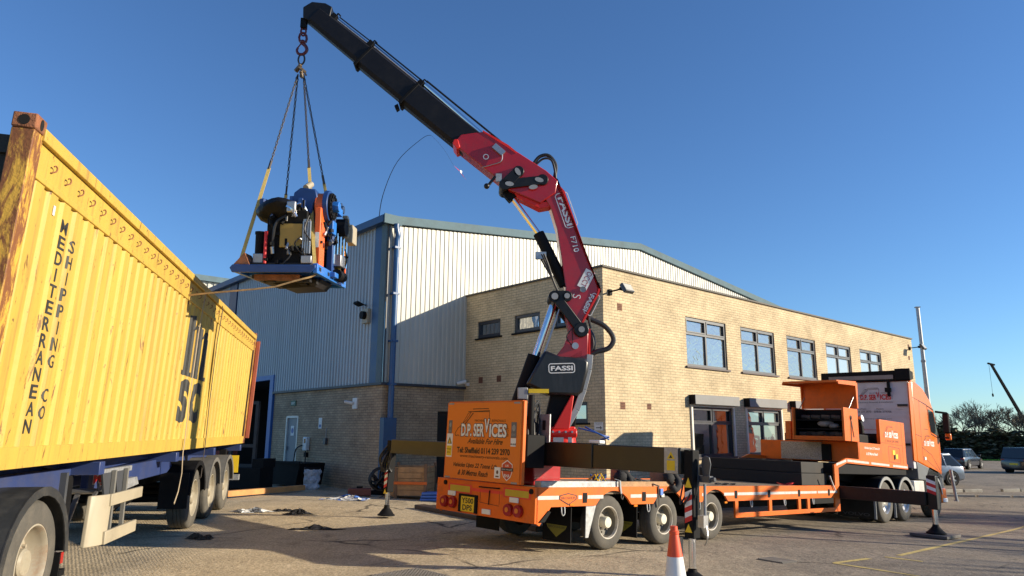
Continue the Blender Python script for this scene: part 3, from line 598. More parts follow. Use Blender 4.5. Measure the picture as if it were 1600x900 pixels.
for i, (x, y, h) in enumerate(((37, 10, 11), (42, 16, 12), (36, 19, 9.5), (46, 9, 12), (52, 22, 11))):
    bare_tree('bare_tree', x, y, h, 'bare tree along the far side of the yard to the right', 'bare trees beside the yard', 20+i, .5, 'bark', 6, 3)
# hedge: one long mass of small leaves and twigs
hd = thing('hedge', 'long dark overgrown hedge behind the parked cars', 'hedge', loc=(0, 0, 0))
rn = random.Random(4)
def hedge_mesh(x0, y0, x1, y1, hfun, depth, n, size):
    m_ = MB(); a = Vector((x0, y0, 0)); b = Vector((x1, y1, 0)); d = (b-a); L = d.length; d.normalize(); s = Vector((-d.y, d.x, 0))
    for _ in range(n):
        u = rn.random(); H = hfun(u*L); z = H*(1-(rn.random()**1.5)); w = rn.uniform(-.5, .5)*depth*(1-.35*z/H)
        p = a+d*u*L+s*w; p.z = g(p.x, p.y)+z; sz = size*rn.uniform(.4, 1.3)
        q = Matrix.Rotation(rn.uniform(0, 6.28), 3, 'Z') @ Matrix.Rotation(rn.uniform(-1.2, 1.2), 3, 'X')
        m_.mi = 0 if rn.random() < .6 else 1
        m_.add([p+q @ Vector(v) for v in ((-sz, 0, 0), (0, -sz*.45, 0), (sz, 0, .2*sz), (0, sz*.45, 0))], [(0, 1, 2, 3)])
    return m_
hf = lambda s: 3.2+.35*math.sin(s*.45)+.25*math.sin(s*1.31+1)+.2*math.sin(s*2.9)+(1.0 if s > 34 else 0)*min(1, (s-34)/6)
hm = hedge_mesh(28, 84, 80, 62, hf, 2.6, 15000, .30)
hm.build('foliage', [mt['leafd'], mt['leafb']], hd, smooth=0, recalc=False)
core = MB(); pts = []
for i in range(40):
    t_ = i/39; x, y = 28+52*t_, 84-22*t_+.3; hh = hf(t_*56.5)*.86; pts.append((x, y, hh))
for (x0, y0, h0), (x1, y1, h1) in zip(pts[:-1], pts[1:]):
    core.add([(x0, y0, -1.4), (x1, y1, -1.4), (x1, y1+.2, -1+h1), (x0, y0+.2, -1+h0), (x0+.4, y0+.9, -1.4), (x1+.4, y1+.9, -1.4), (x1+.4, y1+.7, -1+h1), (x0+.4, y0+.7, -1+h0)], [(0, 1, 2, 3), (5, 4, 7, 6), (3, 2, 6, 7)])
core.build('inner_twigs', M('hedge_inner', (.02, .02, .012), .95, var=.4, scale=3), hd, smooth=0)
gt = MB(); rn2 = random.Random(2)
for _ in range(5000):
    x = rn2.uniform(34, 72); y = 79.5-(x-34)*.40+rn2.uniform(-2.6, -.9); z = g(x, y); a = rn2.uniform(0, 6.28); h_ = rn2.uniform(.05, .16)
    gt.add([(x-.06*math.cos(a), y-.06*math.sin(a), z), (x+.06*math.cos(a), y+.06*math.sin(a), z), (x+.03, y, z+h_)], [(0, 1, 2)])
tag(gt.build('grass', M('verge_grass', (.20, .42, .04), .8, var=.3), smooth=0, recalc=False), kind='stuff')
surface('grass_verge', bpy.data.materials['verge_grass'], [(34, 76.8), (72, 61.5), (72, 64.6), (34, 79.8)], .03)

lp = thing('lamp_post', 'tall slim grey mast standing behind the orange lorry cab', 'lamp post', loc=(22.35, 38, g(22.35, 38)))
mb = MB(); zz = [(0, .13), (3.5, .12), (6.3, .10), (9.25, .09)]
for (a, ra), (b, rb) in zip(zz[:-1], zz[1:]): mb.cyl((0, 0, a), (0, 0, b), ra, rb+.004, n=12)
mb.build('pole', mt['galv'], lp); MB().cyl((0, 0, 6.25), (0, 0, 6.36), .13, n=12).build('collar', mt['greyp'], lp); MB().cyl((0, 0, 3.45), (0, 0, 3.56), .15, n=12).build('collar', mt['greyp'], lp); MB().box(-.12, .12, -.1, .1, 9.25, 9.30).build('cap', mt['greyp'], lp)
# far mobile crane boom: a dark lattice boom leaning left with hook line
fc = thing('mobile_crane', 'distant dark crane boom leaning left above the hedge with its hook hanging', 'crane', loc=(79.5, 108, -1.1))
mb = MB(); A = Vector((0, 0, 1)); B = Vector((-5.6, 0, 13.2))
mb.bar(A, B, .42, .42, side=(0, 1, 0), w2=.28, h2=.28); mb.build('boom', mt['blackm'], fc)
mb = MB().bar(B+Vector((-.5, 0, .15)), B+Vector((.5, 0, -.1)), .3, .22, side=(0, 1, 0)); mb.build('boom_head', mt['blackm'], fc)
mb = MB().cyl(B+Vector((-.35, 0, 0)), B+Vector((-.35, 0, -4.4)), .02, n=4); mb.build_each('cable', mt['hose'], fc); MB().sph(B+Vector((-.35, 0, -4.7)), .22, .6, .6, 1.3).build('hook', mt['blackm'], fc)
mb = MB().box(-1.6, 2.4, -1.2, 1.2, .3, 1.7); mb.build('carrier', mt['blackm'], fc, bevel=.1)
for i in range(4): MB().cyl((-1.2+i, -1.25, .35), (-1.2+i, -.9, .35), .45, n=16).build('wheel', mt['rubber'], fc)
# scare kite on a bent rod over the roof corner
kt = thing('bird_scarer', 'thin bent rod on the roof corner flying a small red and white kite', 'bird scarer', M=BF @ Matrix.Translation((CX+.1, 6.6, 7.95)))
mb = MB(); mb.tube([(0, 0, 0), (.05, -.1, .9), (.32, -.45, 2.0), (.85, -1.0, 2.75), (1.05, -1.2, 2.85)], .014, 5, r2=.006); mb.build('rod', mt['blackm'], kt)
mb = MB(); 
k0 = Vector((1.72, -1.9, 1.62))
mb.add([k0+Vector(v) for v in ((-.28, 0, .12), (-.05, .05, .06), (.0, .0, -.04), (-.06, -.02, -.02), (.28, .05, -.22), (.08, .08, -.05), (.12, -.05, -.20))], [(0, 1, 2), (0, 2, 3), (1, 5, 2), (2, 5, 4), (2, 4, 6), (3, 2, 6)])
mb.mi = 1; mb.add([k0+Vector(v) for v in ((-.04, -.01, .03), (.05, .0, .02), (.03, -.01, -.08), (-.03, -.02, -.05))], [(0, 1, 2, 3)]); mb.build('kite', [mt['inkr'], mt['inkw']], kt, smooth=0)
mb = MB(); mb.tube([(1.05, -1.2, 2.85), (1.3, -1.5, 2.4), (1.48, -1.85, 1.76)], .003, 3); mb.build('line', mt['hose'], kt)

# ------------------------------------------------------------------ container on its trailer (frame: x to the rear, y away from camera side)
cdv = azv(-12); cnv = azv(78)
CO = cdv*5.95-cnv*2.70
lean = R(2.4)
CF = frame(cdv, -cnv*math.cos(lean)-Vector((0, 0, 1))*math.sin(lean)*-1, Vector((0, 0, 1))*math.cos(lean)+cnv*math.sin(lean), CO+Vector((0, 0, 1.33)))
LC, HC, WC = 12.19, 2.62, 2.44
ct = thing('shipping_container', 'long yellow open top shipping container with rusty corner post and black lettering', 'container', M=CF)
prd = .2795
def cprof(x):
    t = ((x-.048) % prd)/prd
    if t < .52: return .012
    if t < .64: return .012+.024*(t-.52)/.12
    if t < .88: return .036
    return .036-.024*(t-.88)/.12
mb = MB(); X0, X1 = -.02, LC-.16; zb, ztp = .16, 2.20
bx = [X0]; x = .048-prd
while x < X1:
    for t in (0, .52, .64, .88): 
        q = x+t*prd
        if X0 < q < X1: bx.append(q)
    x += prd
bx.append(X1)
v = []
for q in bx: v += [(q, cprof(q), zb), (q, cprof(q), ztp)]
mb.add(v, [(2*i, 2*i+2, 2*i+3, 2*i+1) for i in range(len(bx)-1)])
v = [(a, WC-c, b) for a, c, b in v]; mb.add(v, [(2*i, 2*i+2, 2*i+3, 2*i+1) for i in range(len(bx)-1)])
mb.build('side_panel', mt['cyellow'], ct, smooth=0)
mb = MB(); 
for y0, y1 in ((-.004, .05), (WC-.05, WC+.004)): mb.box(-.04, LC-.14, y0, y1, 0, .165)
for q in (2.1, 5.1, 7.35, 9.6): mb.box(q, q+.012, -.007, -.003, .0, .165)
mb.build('bottom_rail', mt['cyellow'], ct, bevel=.006)
mb = MB()
for y0, y1, s in ((-.002, .05, 1), (WC-.05, WC+.002, -1)):
    mb.box(-.04, LC-.14, y0 if s > 0 else y0, y1, 2.17, 2.225)          # lower ledge
    mb.box(-.04, LC-.14, .012 if s > 0 else WC-.03, .03 if s > 0 else WC-.012, 2.225, 2.46)
    mb.box(-.04, LC-.14, -.028 if s > 0 else WC-.06, .07 if s > 0 else WC+.028, 2.46, 2.56)
mb.build('top_rail', mt['cyellow'], ct, bevel=.008)
hk = MB(); hk.tube([(0, .008, .00), (.012, -.014, .012), (.03, -.022, .03), (.03, -.022, .055), (.0, -.022, .062), (-.02, -.018, .05)], .0065, 5)
hook0 = hk.build('lashing_hook', mt['rust'], ct); hook0.location = (.24, 0, 2.30)
for i in range(1, 41):
    c_ = hook0.copy(); SC.collection.objects.link(c_); c_.parent = ct; c_.location = (.24+i*.295, 0, 2.30)
for (xa, xb) in ((-.18, -.015), (LC-.165, LC)):
    for (ya, yb) in ((-.006, .16), (WC-.16, WC+.006)):
        MB().box(xa, xb, ya, yb, .118, 2.50).build('corner_post', mt['post'], ct, bevel=.008)
def casting(xa, xb, ya, yb, za, zb, xf, yf):
    o = MB().box(xa, xb, ya, yb, za, zb).build('corner_casting', mt['rust'], ct, bevel=.012)
    m_ = MB(); xm, ym, zm = (xa+xb)/2, (ya+yb)/2, (za+zb)/2
    m_.cyl((xf, ym, zm), (xf+(.004 if xf > xm else -.004), ym, zm), .04, n=18)
    m_.add([(xm+.028*math.cos(a*.3927), yf+(.004 if yf > ym else -.004), zm+.045*math.sin(a*.3927)) for a in range(16)], [tuple(range(16))])
    m_.build('aperture', M('hole_black', (.006, .005, .005), .9) if 'hole_black' not in bpy.data.materials else bpy.data.materials['hole_black'], o, smooth=0)
for (xa, xb, xf) in ((-.192, -.008, -.192), (LC-.172, LC+.012, LC+.012)):
    for (ya, yb, yf) in ((-.014, .162, -.014), (WC-.162, WC+.014, WC+.014)):
        casting(xa, xb, ya, yb, 2.50, 2.62, xf, yf); casting(xa, xb, ya, yb, 0, .118, xf, yf)
mb = MB().box(-.15, -.10, .16, WC-.16, 2.30, 2.44); mb.box(-.17, -.10, .16, WC-.16, 0, .16); mb.box(-.11, -.09, .16, WC-.16, .16, 2.30); mb.build('end_wall', M('end_wall_dark', (.03, .028, .02), .7, var=.4), ct)
mb = MB().box(LC-.12, LC, .16, WC-.16, 2.36, 2.5); mb.box(.16, LC-.16, .05, WC-.05, .10, .16); mb.build('floor', mt['deckwood'], ct)
mb = MB().box(LC+.0, LC+.06, -.10, -.02, .12, 2.44); mb.build('door_edge', M('faded_red_door', (.34, .09, .05), .7, var=.3, dirt=.4, streak=True), ct, bevel=.006)
mb = MB().box(LC+.015, LC+.055, -.02, .7, .14, 2.42); mb.build('door', bpy.data.materials['faded_red_door'], ct)
mb = MB().box(LC-.30, LC-.17, -.004, .01, .16, 2.2); mb.build('gap_shade_strip', bpy.data.materials['hole_black'], ct)  # flat black strip stands in for the shade in the door gap
# lettering on the corrugations
def corr_text(items, name='lettering', mat=None):
    m_ = MB()
    for fnc in items: fnc(m_)
    me = bpy.data.meshes.new('t'); me.from_pydata(m_.v, [], m_.f); bm = bmesh.new(); bm.from_mesh(me)
    xs_ = [v.co.x for v in bm.verts]; a, b = min(xs_), max(xs_)
    for q in bx:
        if a < q < b: bmesh.ops.bisect_plane(bm, geom=bm.verts[:]+bm.edges[:]+bm.faces[:], plane_co=(q, 0, 0), plane_no=(1, 0, 0))
    for v_ in bm.verts: v_.co.y = cprof(v_.co.x)-.003
    bm.to_mesh(me); bm.free(); me.materials.append(mat or mt['letter']); o = bpy.data.objects.new(name, me); SC.collection.objects.link(o); o.parent = ct; return o
# camera side is y=-: reading direction runs towards +x
RX, UZ = Vector((1, 0, 0)), Vector((0, 0, 1))
its = []
for i, ch in enumerate('MEDITERRANEAN'):
    w = .03 if ch == 'I' else .135
    its.append(lambda m_, ch=ch, i=i, w=w: text_to(m_, ch, (.68-w/2, 0, 1.915-i*.1375), RX, UZ, w, .112, .02))
corr_text(its)
its = []
for i, ch in enumerate('SHIPPING CO'):
    if ch == ' ': continue
    w = .02 if ch == 'I' else .095
    its.append(lambda m_, ch=ch, i=i, w=w: text_to(m_, ch, (.915-w/2, 0, 1.80-i*.142), RX, UZ, w, .112, .01))
corr_text(its)
def emblem(m_):
    x0, z0 = 5.42, 1.10; w, h = 1.68, .94
    def P(a, b): return (x0+a*w, 0, z0+b*h)
    def poly(pts): m_.add([P(*p) for p in pts], [tuple(range(len(pts)))])
    # stylised three-legged letter m with slab feet
    poly([(.0, 0), (.36, 0), (.36, .07), (.0, .07)]); poly([(.09, .07), (.30, .07), (.30, 1), (.09, .95)])
    poly([(.42, 0), (.66, 0), (.66, .07), (.42, .07)]); poly([(.44, .07), (.65, .07), (.65, .86), (.44, .86)])
    poly([(.74, 0), (1.0, 0), (1.0, .07), (.74, .07)]); poly([(.77, .07), (.95, .07), (.95, .74), (.77, .74)])
    poly([(.27, .74), (.36, .90), (.47, .86), (.47, .74), (.38, .80)]); poly([(.47, .86), (.58, .93), (.62, .86)])
    poly([(.62, .66), (.72, .82), (.86, .86), (.93, .74), (.80, .74), (.74, .74)])
corr_text([emblem, lambda m_: text_to(m_, 'S', (5.50, 0, .40), RX, UZ, .62, .66, .06), lambda m_: text_to(m_, 'C', (6.26, 0, .40), RX, UZ, .68, .66, .06)], name='emblem')
mb = MB().box(.40, .435, .003, .008, 2.0, 2.08); mb.build('label_plate', mt['white'], ct)
for o_ in kids(ct):
    if o_.type == 'MESH' and o_.name.split('.')[0] != 'lashing_hook':
        for v_ in o_.data.vertices: v_.co.z *= 1.045-.037*v_.co.x/LC
    elif o_.name.startswith('lashing_hook'): o_.location.z *= 1.045-.037*o_.location.x/LC
for o_ in list(bpy.data.objects):
    if o_.name.startswith('aperture'):
        for v_ in o_.data.vertices: v_.co.z *= 1.045-.037*v_.co.x/LC
# securing straps
st = thing('ratchet_strap', 'pale rope strap over the yellow container with its loose tail hanging by the wheels', 'strap', M=CF @ Matrix.Translation((6.05, 0, 0)))
mb = MB().ribbon([(0, 1.2, 2.60), (0, -.01, 2.585), (0, -.045, 2.50), (.0, -.02, 1.9), (.015, -.02, .8), (.03, -.03, .17), (.03, -.03, -.05), (.05, -.05, -.35), (-.02, -.05, -.62), (-.22, -.06, -.78)], .035, .006); mb.build('webbing', M('rope_pale', (.42, .33, .22), .85, var=.3), st)
st = thing('ratchet_strap', 'black strap over the yellow container nearer the rear doors', 'strap', M=CF @ Matrix.Translation((7.55, 0, 0)))
mb = MB().ribbon([(0, 1.2, 2.60), (0, -.01, 2.585), (0, -.045, 2.50), (.0, -.02, 1.9), (.05, -.02, .8), (.10, -.03, .10), (.12, -.03, -.5), (.12, .1, -.7)], .045, .006); mb.build('webbing', M('strap_dark', (.05, .04, .035), .8, var=.3), st)

# skeletal trailer under it
TO = CO.copy(); TO.z = 0
TFc = frame(cdv, -cnv, (0, 0, 1), TO)
sk = thing('container_trailer', 'blue skeletal semi trailer with three axles under the yellow container', 'trailer', M=TFc)
mb = MB()
for y in (.55, WC-.7): mb.box(-.3, 11.9, y, y+.14, .98, 1.27); 
for q in (.0, 2.6, 5.9, 8.8, 11.9): mb.box(q, q+.16, .02, WC-.02, 1.16, 1.30)
mb.prism([(3.2, 1.12), (6.9, 1.25), (6.9, 1.29), (2.2, 1.29)], .42, .50)
mb.build_each('chassis', mt['chassisb'], sk, bevel=.008)
mb = MB(); mb.prism([(-.3, .98), (2.5, .98), (2.7, 1.05), (2.6, 1.24), (-.3, 1.24)], .30, .40); mb.prism([(3.15, .92), (6.6, .96), (6.9, 1.06), (6.6, 1.2), (3.15, 1.16)], .30, .38); mb.build('side_panel', mt['chassisb'], sk, bevel=.01)
mb = MB(); text_to(mb, 'MJ', (3.30, .295, .985), RX, UZ, .36, .15, .03); mb.mi = 1; text_to(mb, 'MJ', (3.285, .297, .975), RX, UZ, .38, .17, .06); mb.build('lettering', [mt['inkr'], mt['inkw']], sk, smooth=0)
# landing leg
lg = MB().box(2.48, 2.66, .28, .44, .42, 1.16).build('landing_leg', mt['blackm'], sk, bevel=.01)
MB().box(2.51, 2.63, .31, .41, .12, .42).build('foot_tube', mt['steel'], lg); MB().box(2.42, 2.74, .24, .48, .06, .12).build('foot', mt['greyp'], lg)
lg = MB().box(2.48, 2.66, WC-.44, WC-.28, .42, 1.16).build('landing_leg', mt['greyp'], sk, bevel=.01); MB().box(2.51, 2.63, WC-.41, WC-.31, .12, .42).build('foot_tube', mt['steel'], lg); MB().box(2.42, 2.74, WC-.48, WC-.24, .06, .12).build('foot', mt['greyp'], lg)
MB().bar((3.1, .36, .98), (2.7, .36, .45), .05, .03).build('brace', mt['steel'], sk); MB().cyl((3.05, .16, .96), (3.05, .5, .96), .03).bar((3.05, .16, .96), (2.88, .14, .92), .03, .03).build('crank_handle', mt['steel'], sk)
mb = MB(); mb.box(2.34, 2.40, .24, .34, .55, 1.2); mb.build('air_hoses', mt['frame'], sk)
# side guard
prof = []
mb = MB()
for (a, b, za, zb) in ((2.98, 4.15, .80, .93), (2.90, 4.02, .40, .54)): mb.box(a, b, -.02, .02, za, zb)
ang = [(2.98-.02, .40), (2.74, .40), (2.80, .93), (3.04, .93)]
v = []
for k in range(7):
    t = k/6; yy = .02-.02*math.cos(t*1.57)+.14*(1-t)**2
    xx0 = 2.70+t*.30; xx1 = 2.76+t*.30
    v += [(xx0, yy-.02, .40), (xx1, yy-.02, .93), (xx1, yy+.02, .93), (xx0, yy+.02, .40)]
mb.add(v, [(i*4+k, i*4+(k+1) % 4, i*4+4+(k+1) % 4, i*4+4+k) for i in range(6) for k in range(4)]+[(3, 2, 1, 0), (24, 25, 26, 27)])
gd = mb.build('side_guard', mt['cream'], sk, smooth=50, bevel=.008)
for q in (3.18, 3.62):
    MB().box(q, q+.05, .03, .07, .42, 1.18).build_each('upright', M('weathered_grey', (.16, .155, .14), .7) if 'weathered_grey' not in bpy.data.materials else bpy.data.materials['weathered_grey'], sk)
    MB().prism([(q-.28, 1.16), (q+.14, 1.16), (q+.10, .95), (q-.02, .84), (q-.16, .92)], .075, .10).build('bracket_plate', mt['frame'], sk, bevel=.004)
MB().box(2.95, 3.95, .08, .14, 1.14, 1.2).build('bracket_rail', mt['galv'], sk)
MB().prism([(4.05, .88), (4.75, .92), (4.65, 1.02), (4.1, 1.02)], .2, .5).build('valve_box', mt['galv'], sk)

def wheel_mb(rad, w, rim, y0=0, sgn=1):
    """tyre lathe; axis along y; outer face at y0, body extends sgn*w"""
    r, q = rad, w; m_ = MB()
    p = [(rim*.98, .03), (rim*1.02, .004), (rim+(r-rim)*.35, 0), (r*.93, .012), (r*.985, .035), (r, .06)]
    n = 4
    for i in range(n):
        a = .06+(q-.12)*(i+.82)/n; b = .06+(q-.12)*(i+1)/n
        if i < n-1: p += [(r, a-.004), (r-.012, a), (r-.012, b-.004), (r, b)]
    p += [(r, q-.06), (r*.985, q-.035), (r*.93, q-.012), (rim, q)]
    m_.lathe(p, (0, y0, 0), (0, sgn, 0), 40); return m_
def rim_mb(rim, w, dish, n=36, sgn=1):
    m_ = MB(); m_.lathe([(rim*1.02, .008), (rim*.97, .004), (rim*.94, .02), (rim*.92, .05), (rim*.90, dish*.6), (rim*.80, dish), (rim*.52, dish+.005), (rim*.47, dish-.03), (rim*.40, dish-.03), (.02, dish-.03)], (0, 0, 0), (0, sgn, 0), n)
    for k in range(10):
        a = 6.283*k/10; m_.cyl((rim*.62*math.cos(a), sgn*(dish+.005), rim*.62*math.sin(a)), (rim*.62*math.cos(a), sgn*(dish-.035), rim*.62*math.sin(a)), .018, n=6)
    return m_
def make_wheel(parent, loc, rad, w, rim, dish, mats, sgn=1, hub=None, hubout=.05, hubr=.09, dual=0):
    tw = wheel_mb(rad, w, rim, 0, sgn)
    if dual: d2 = wheel_mb(rad, w, rim, sgn*dual, sgn); tw.add(d2.v, d2.f)
    t = tw.build('wheel', mats[0], parent, smooth=40); t.location = loc
    rm = rim_mb(rim, w, dish, sgn=sgn).build('rim', mats[1], t)
    h = MB().lathe([(hubr, dish), (hubr, -hubout+.02), (hubr*.85, -hubout), (.001, -hubout-.004)], (0, 0, 0), (0, sgn, 0), 20).build('hub', mats[2], t)
    return t
def copy_part(p, parent, loc):
    c = copy_tree(p, parent); c.location = loc; return c
mt['rimc'] = M('dusty_cream_rim', (.34, .30, .22), .55, var=.15, dirt=.6, dirtcol=(.20, .15, .10), dscale=9)
wz = .50
w0 = make_wheel(sk, (7.42, .02, wz), .50, .34, .30, .10, (mt['rubber_dusty'], mt['rimc'], mt['rimc']), 1, hubout=-.02, hubr=.10)
w1_ = make_wheel(sk, (7.42, WC-.02, wz), .50, .34, .30, .10, (mt['rubber_dusty'], mt['rimc'], mt['rimc']), -1, hubout=-.02, hubr=.10)
for q in (8.88, 10.34): copy_part(w0, sk, (q, .02, wz)); copy_part(w1_, sk, (q, WC-.02, wz))
for q in (7.42, 8.88, 10.34): MB().cyl((q, .3, wz), (q, WC-.3, wz), .07).build('axle', mt['blackm'], sk)
def mudguard(parent, x, z, r, y0, y1, mat, a0=20, a1=165, lip=True):
    m_ = MB(); n = 14; v = []
    for i in range(n+1):
        a = R(a0+(a1-a0)*i/n)
        for rr in (r, r+.02):
            for y in (y0, y1): v.append((x-rr*math.cos(a), y, z+rr*math.sin(a)))
    m_.add(v, [f for i in range(n) for f in ((4*i, 4*i+1, 4*i+5, 4*i+4), (4*i+2, 4*i+6, 4*i+7, 4*i+3), (4*i, 4*i+4, 4*i+6, 4*i+2), (4*i+1, 4*i+3, 4*i+7, 4*i+5))]+[(0, 2, 3, 1), (4*n, 4*n+1, 4*n+3, 4*n+2)])
    if lip:
        v = []
        for i in range(n+1):
            a = R(a0+(a1-a0)*i/n)
            for rr in (r-.055, r+.022):
                for y in (y0-.012, y0): v.append((x-rr*math.cos(a), y, z+rr*math.sin(a)))
        m_.add(v, [f for i in range(n) for f in ((4*i, 4*i+1, 4*i+5, 4*i+4), (4*i+2, 4*i+6, 4*i+7, 4*i+3), (4*i, 4*i+4, 4*i+6, 4*i+2), (4*i+1, 4*i+3, 4*i+7, 4*i+5))]+[(0, 2, 3, 1), (4*n, 4*n+1, 4*n+3, 4*n+2)])
    return m_.build('mudguard', mat, parent, smooth=40)
mt['guardg'] = M('dusty_mudguard', (.13, .125, .115), .6, var=.2, dirt=.4, dirtcol=(.22, .19, .15), dscale=5)
for i, q in enumerate((7.42, 8.88, 10.34)):
    mudguard(sk, q, wz, .60, -.02, .42, mt['blackm'] if i == 0 else mt['guardg'], 8, 172)
    mudguard(sk, q, wz, .60, WC-.42, WC+.02, mt['guardg'], 8, 172)
MB().box(6.78, 6.82, -.0, .44, .38, .95).build('mud_flap', mt['blackm'], sk)
MB().box(11.85, 12.0, .0, WC, .50, .62).build('rear_bumper', mt['galv'], sk); MB().box(11.7, 11.9, .3, .44, .6, 1.2).build('bumper_bracket', mt['blackm'], sk)
mb = MB().box(12.0, 12.02, .05, .3, .66, 1.05); mb.build('marker_board', mt['ypaint'] if False else mt['yellow'], sk); MB().box(11.92, 12.02, .32, .48, .72, .95).build('tail_lamp', mt['lampred'], sk)
MB().box(6.95, 11.2, .7, WC-.7, .75, 1.0).build('running_gear', mt['blackm'], sk)
mb = MB(); mb.cyl((6.25, .5, .72), (6.6, .5, .72), .0, n=4) if False else mb.cyl((4.6, .62, .72), (5.6, .62, .72), .16, n=18); mb.build('air_tank', mt['black'], sk)
# tractor unit whose rear wheel shows at bottom left
tu = thing('tractor_unit', 'dark tractor unit with black mudguard and rusty wheel rim at the bottom left corner', 'lorry', M=TFc)
wr = make_wheel(tu, (1.12, -.01, .52), .52, .30, .315, .16, (mt['rubber_dusty'], M('rim_rust_edge', (.34, .30, .23), .5, var=.12, dirt=.7, dirtcol=(.25, .10, .03), dscale=5), mt['rimc']), 1, hubout=-.05, hubr=.12, dual=.33)
make_wheel(tu, (1.12, WC+.01, .52), .52, .30, .315, .16, (mt['rubber_dusty'], mt['rimc'], mt['rimc']), -1, hubout=-.05, hubr=.12, dual=.33)
mt['guardk'] = M('black_mudguard', (.03, .032, .034), .42, var=.2, dirt=.5, dirtcol=(.10, .095, .085), dscale=5)
mudguard(tu, 1.12, .47, .66, -.03, .66, mt['guardk'], -4, 176); mudguard(tu, 1.12, .47, .66, WC-.66, WC+.03, mt['guardk'], -4, 176)
MB().box(1.74, 1.76, .0, .64, .22, .50).build('mud_flap', mt['blackm'], tu); MB().box(1.77, 1.83, -.0, .10, .40, .50).build('tail_lamp', mt['lampred'], tu); MB().box(1.77, 1.9, -.0, .12, .28, .34).build('bracket', mt['blackm'], tu)
mb = MB(); [mb.box(-3.6, 2.0, y, y+.09, .62, .88) for y in (.78, WC-.87)]; mb.build_each('chassis', mt['blackm'], tu)
MB().cyl((1.1, WC/2, .9), (1.1, WC/2, .97), .45, n=20).build('fifth_wheel', mt['blackm'], tu)
MB().box(-5.4, -3.4, 0, WC, .9, 3.3).build('cab', M('cab_navy', (.02, .03, .10), .3, coat=.4), tu, bevel=.12)
for y, s in ((0, 1), (WC, -1)): make_wheel(tu, (-4.2, y, .52), .52, .30, .315, .05, (mt['rubber_dusty'], mt['rimc'], mt['rimc']), s)

# ------------------------------------------------------------------ yard clutter
def gp(x, y, dz=0): return Vector((x, y, g(x, y)+dz))
# manhole covers
def cover(x, y, s, rot, label, nm='manhole_cover', rib=True, h=.012):
    t = MB(); Mr = Matrix.Rotation(rot, 3, 'Z'); o = gp(x, y)
    n = 13
    slx = (g(x+.5, y)-g(x-.5, y)); sly = (g(x, y+.5)-g(x, y-.5))
    def P(a, b, z): v = Mr @ Vector((a, b, 0)); return (v.x, v.y, v.x*slx+v.y*sly+z)
    t.add([P(a*s/2, b*s/2, z) for z in (-.05, .006) for a, b in ((-1, -1), (1, -1), (1, 1), (-1, 1))], [(0, 1, 2, 3), (4, 5, 6, 7), (0, 1, 5, 4), (1, 2, 6, 5), (2, 3, 7, 6), (3, 0, 4, 7)])
    t.mi = 1
    if rib:
        for i in range(n):
            for j in range(n):
                a = (-.5+(i+.5)/n)*s*.94; b = (-.5+(j+.5)/n)*s*.94; q = s*.94/n*.31
                t.add([P(a+q*u, b+q*w, .006 if k == 0 else .018) for k in (0, 1) for u, w in ((-1, -1), (1, -1), (1, 1), (-1, 1))], [(4, 5, 6, 7), (0, 1, 5, 4), (1, 2, 6, 5), (2, 3, 7, 6), (3, 0, 4, 7)])
    ob = t.build(nm, [M('cover_frame', (.07, .065, .06), .7, var=.3), M('cover_iron', (.17, .155, .14), .55, var=.25)] if 'cover_iron' not in bpy.data.materials else [bpy.data.materials['cover_frame'], bpy.data.materials['cover_iron']], smooth=0); ob.location = o; return tag(ob, label, 'manhole cover')
cover(-1.15, 8.55, .72, R(43), 'square cast iron cover with raised studs in the concrete at the bottom edge')
cover(3.87, 10.75, .42, R(40), 'small worn iron cover sunk in the tarmac left of the yellow line', rib=True)
# traffic cone
cn_ = thing('traffic_cone', 'orange and white traffic cone beside the near outrigger leg', 'cone', loc=gp(1.54, 6.93))
mb = MB().box(-.20, .20, -.20, .20, 0, .035); mb.lathe([(.145, .035), (.138, .07), (.125, .14)], n=28); mb.build('base', M('cone_orange', (.80, .09, .03), .5, var=.06, dirt=.2), cn_, bevel=.01)
MB().lathe([(.125, .14), (.073, .52)], n=28).build('reflective_sleeve', mt['inkw'], cn_)
MB().lathe([(.073, .52), (.042, .715), (.046, .72), (.046, .745), (.036, .75), (.033, .79), (.001, .79)], n=28).build('tip', bpy.data.materials['cone_orange'], cn_)
# crate
cr_ = thing('wooden_crate', 'slatted wooden crate with an orange band beside the far outrigger', 'crate', loc=gp(-2.72, 19.35), rz=R(-8))
mb = MB()
for i in range(5): mb.box(-.46, .56, -.48, -.46, .10+i*.145, .235+i*.145)
for i in range(5): mb.box(-.48, -.462, -.46, .46, .10+i*.145, .235+i*.145); mb.box(.562, .58, -.46, .46, .10+i*.145, .235+i*.145)
mb.box(-.46, .56, .46, .48, .1, .82); mb.build('boards', mt['wood'], cr_)
mb = MB()
for q in (-.50, .54): mb.box(q, q+.08, -.52, -.482, 0, .90); mb.box(q, q+.08, .482, .52, 0, .90)
mb.box(-.26, -.18, -.505, -.482, 0, .8); mb.build_each('post', M('old_timber', (.20, .12, .07), .8, var=.3), cr_)
MB().box(-.505, .625, -.525, -.521, .38, .45).box(-.509, -.505, -.525, .5, .38, .45).build('band', mt['webo'], cr_)
MB().box(-.4, .5, -.4, .4, .7, .74).build('contents', M('crate_junk', (.3, .05, .03), .7, var=.5), cr_)
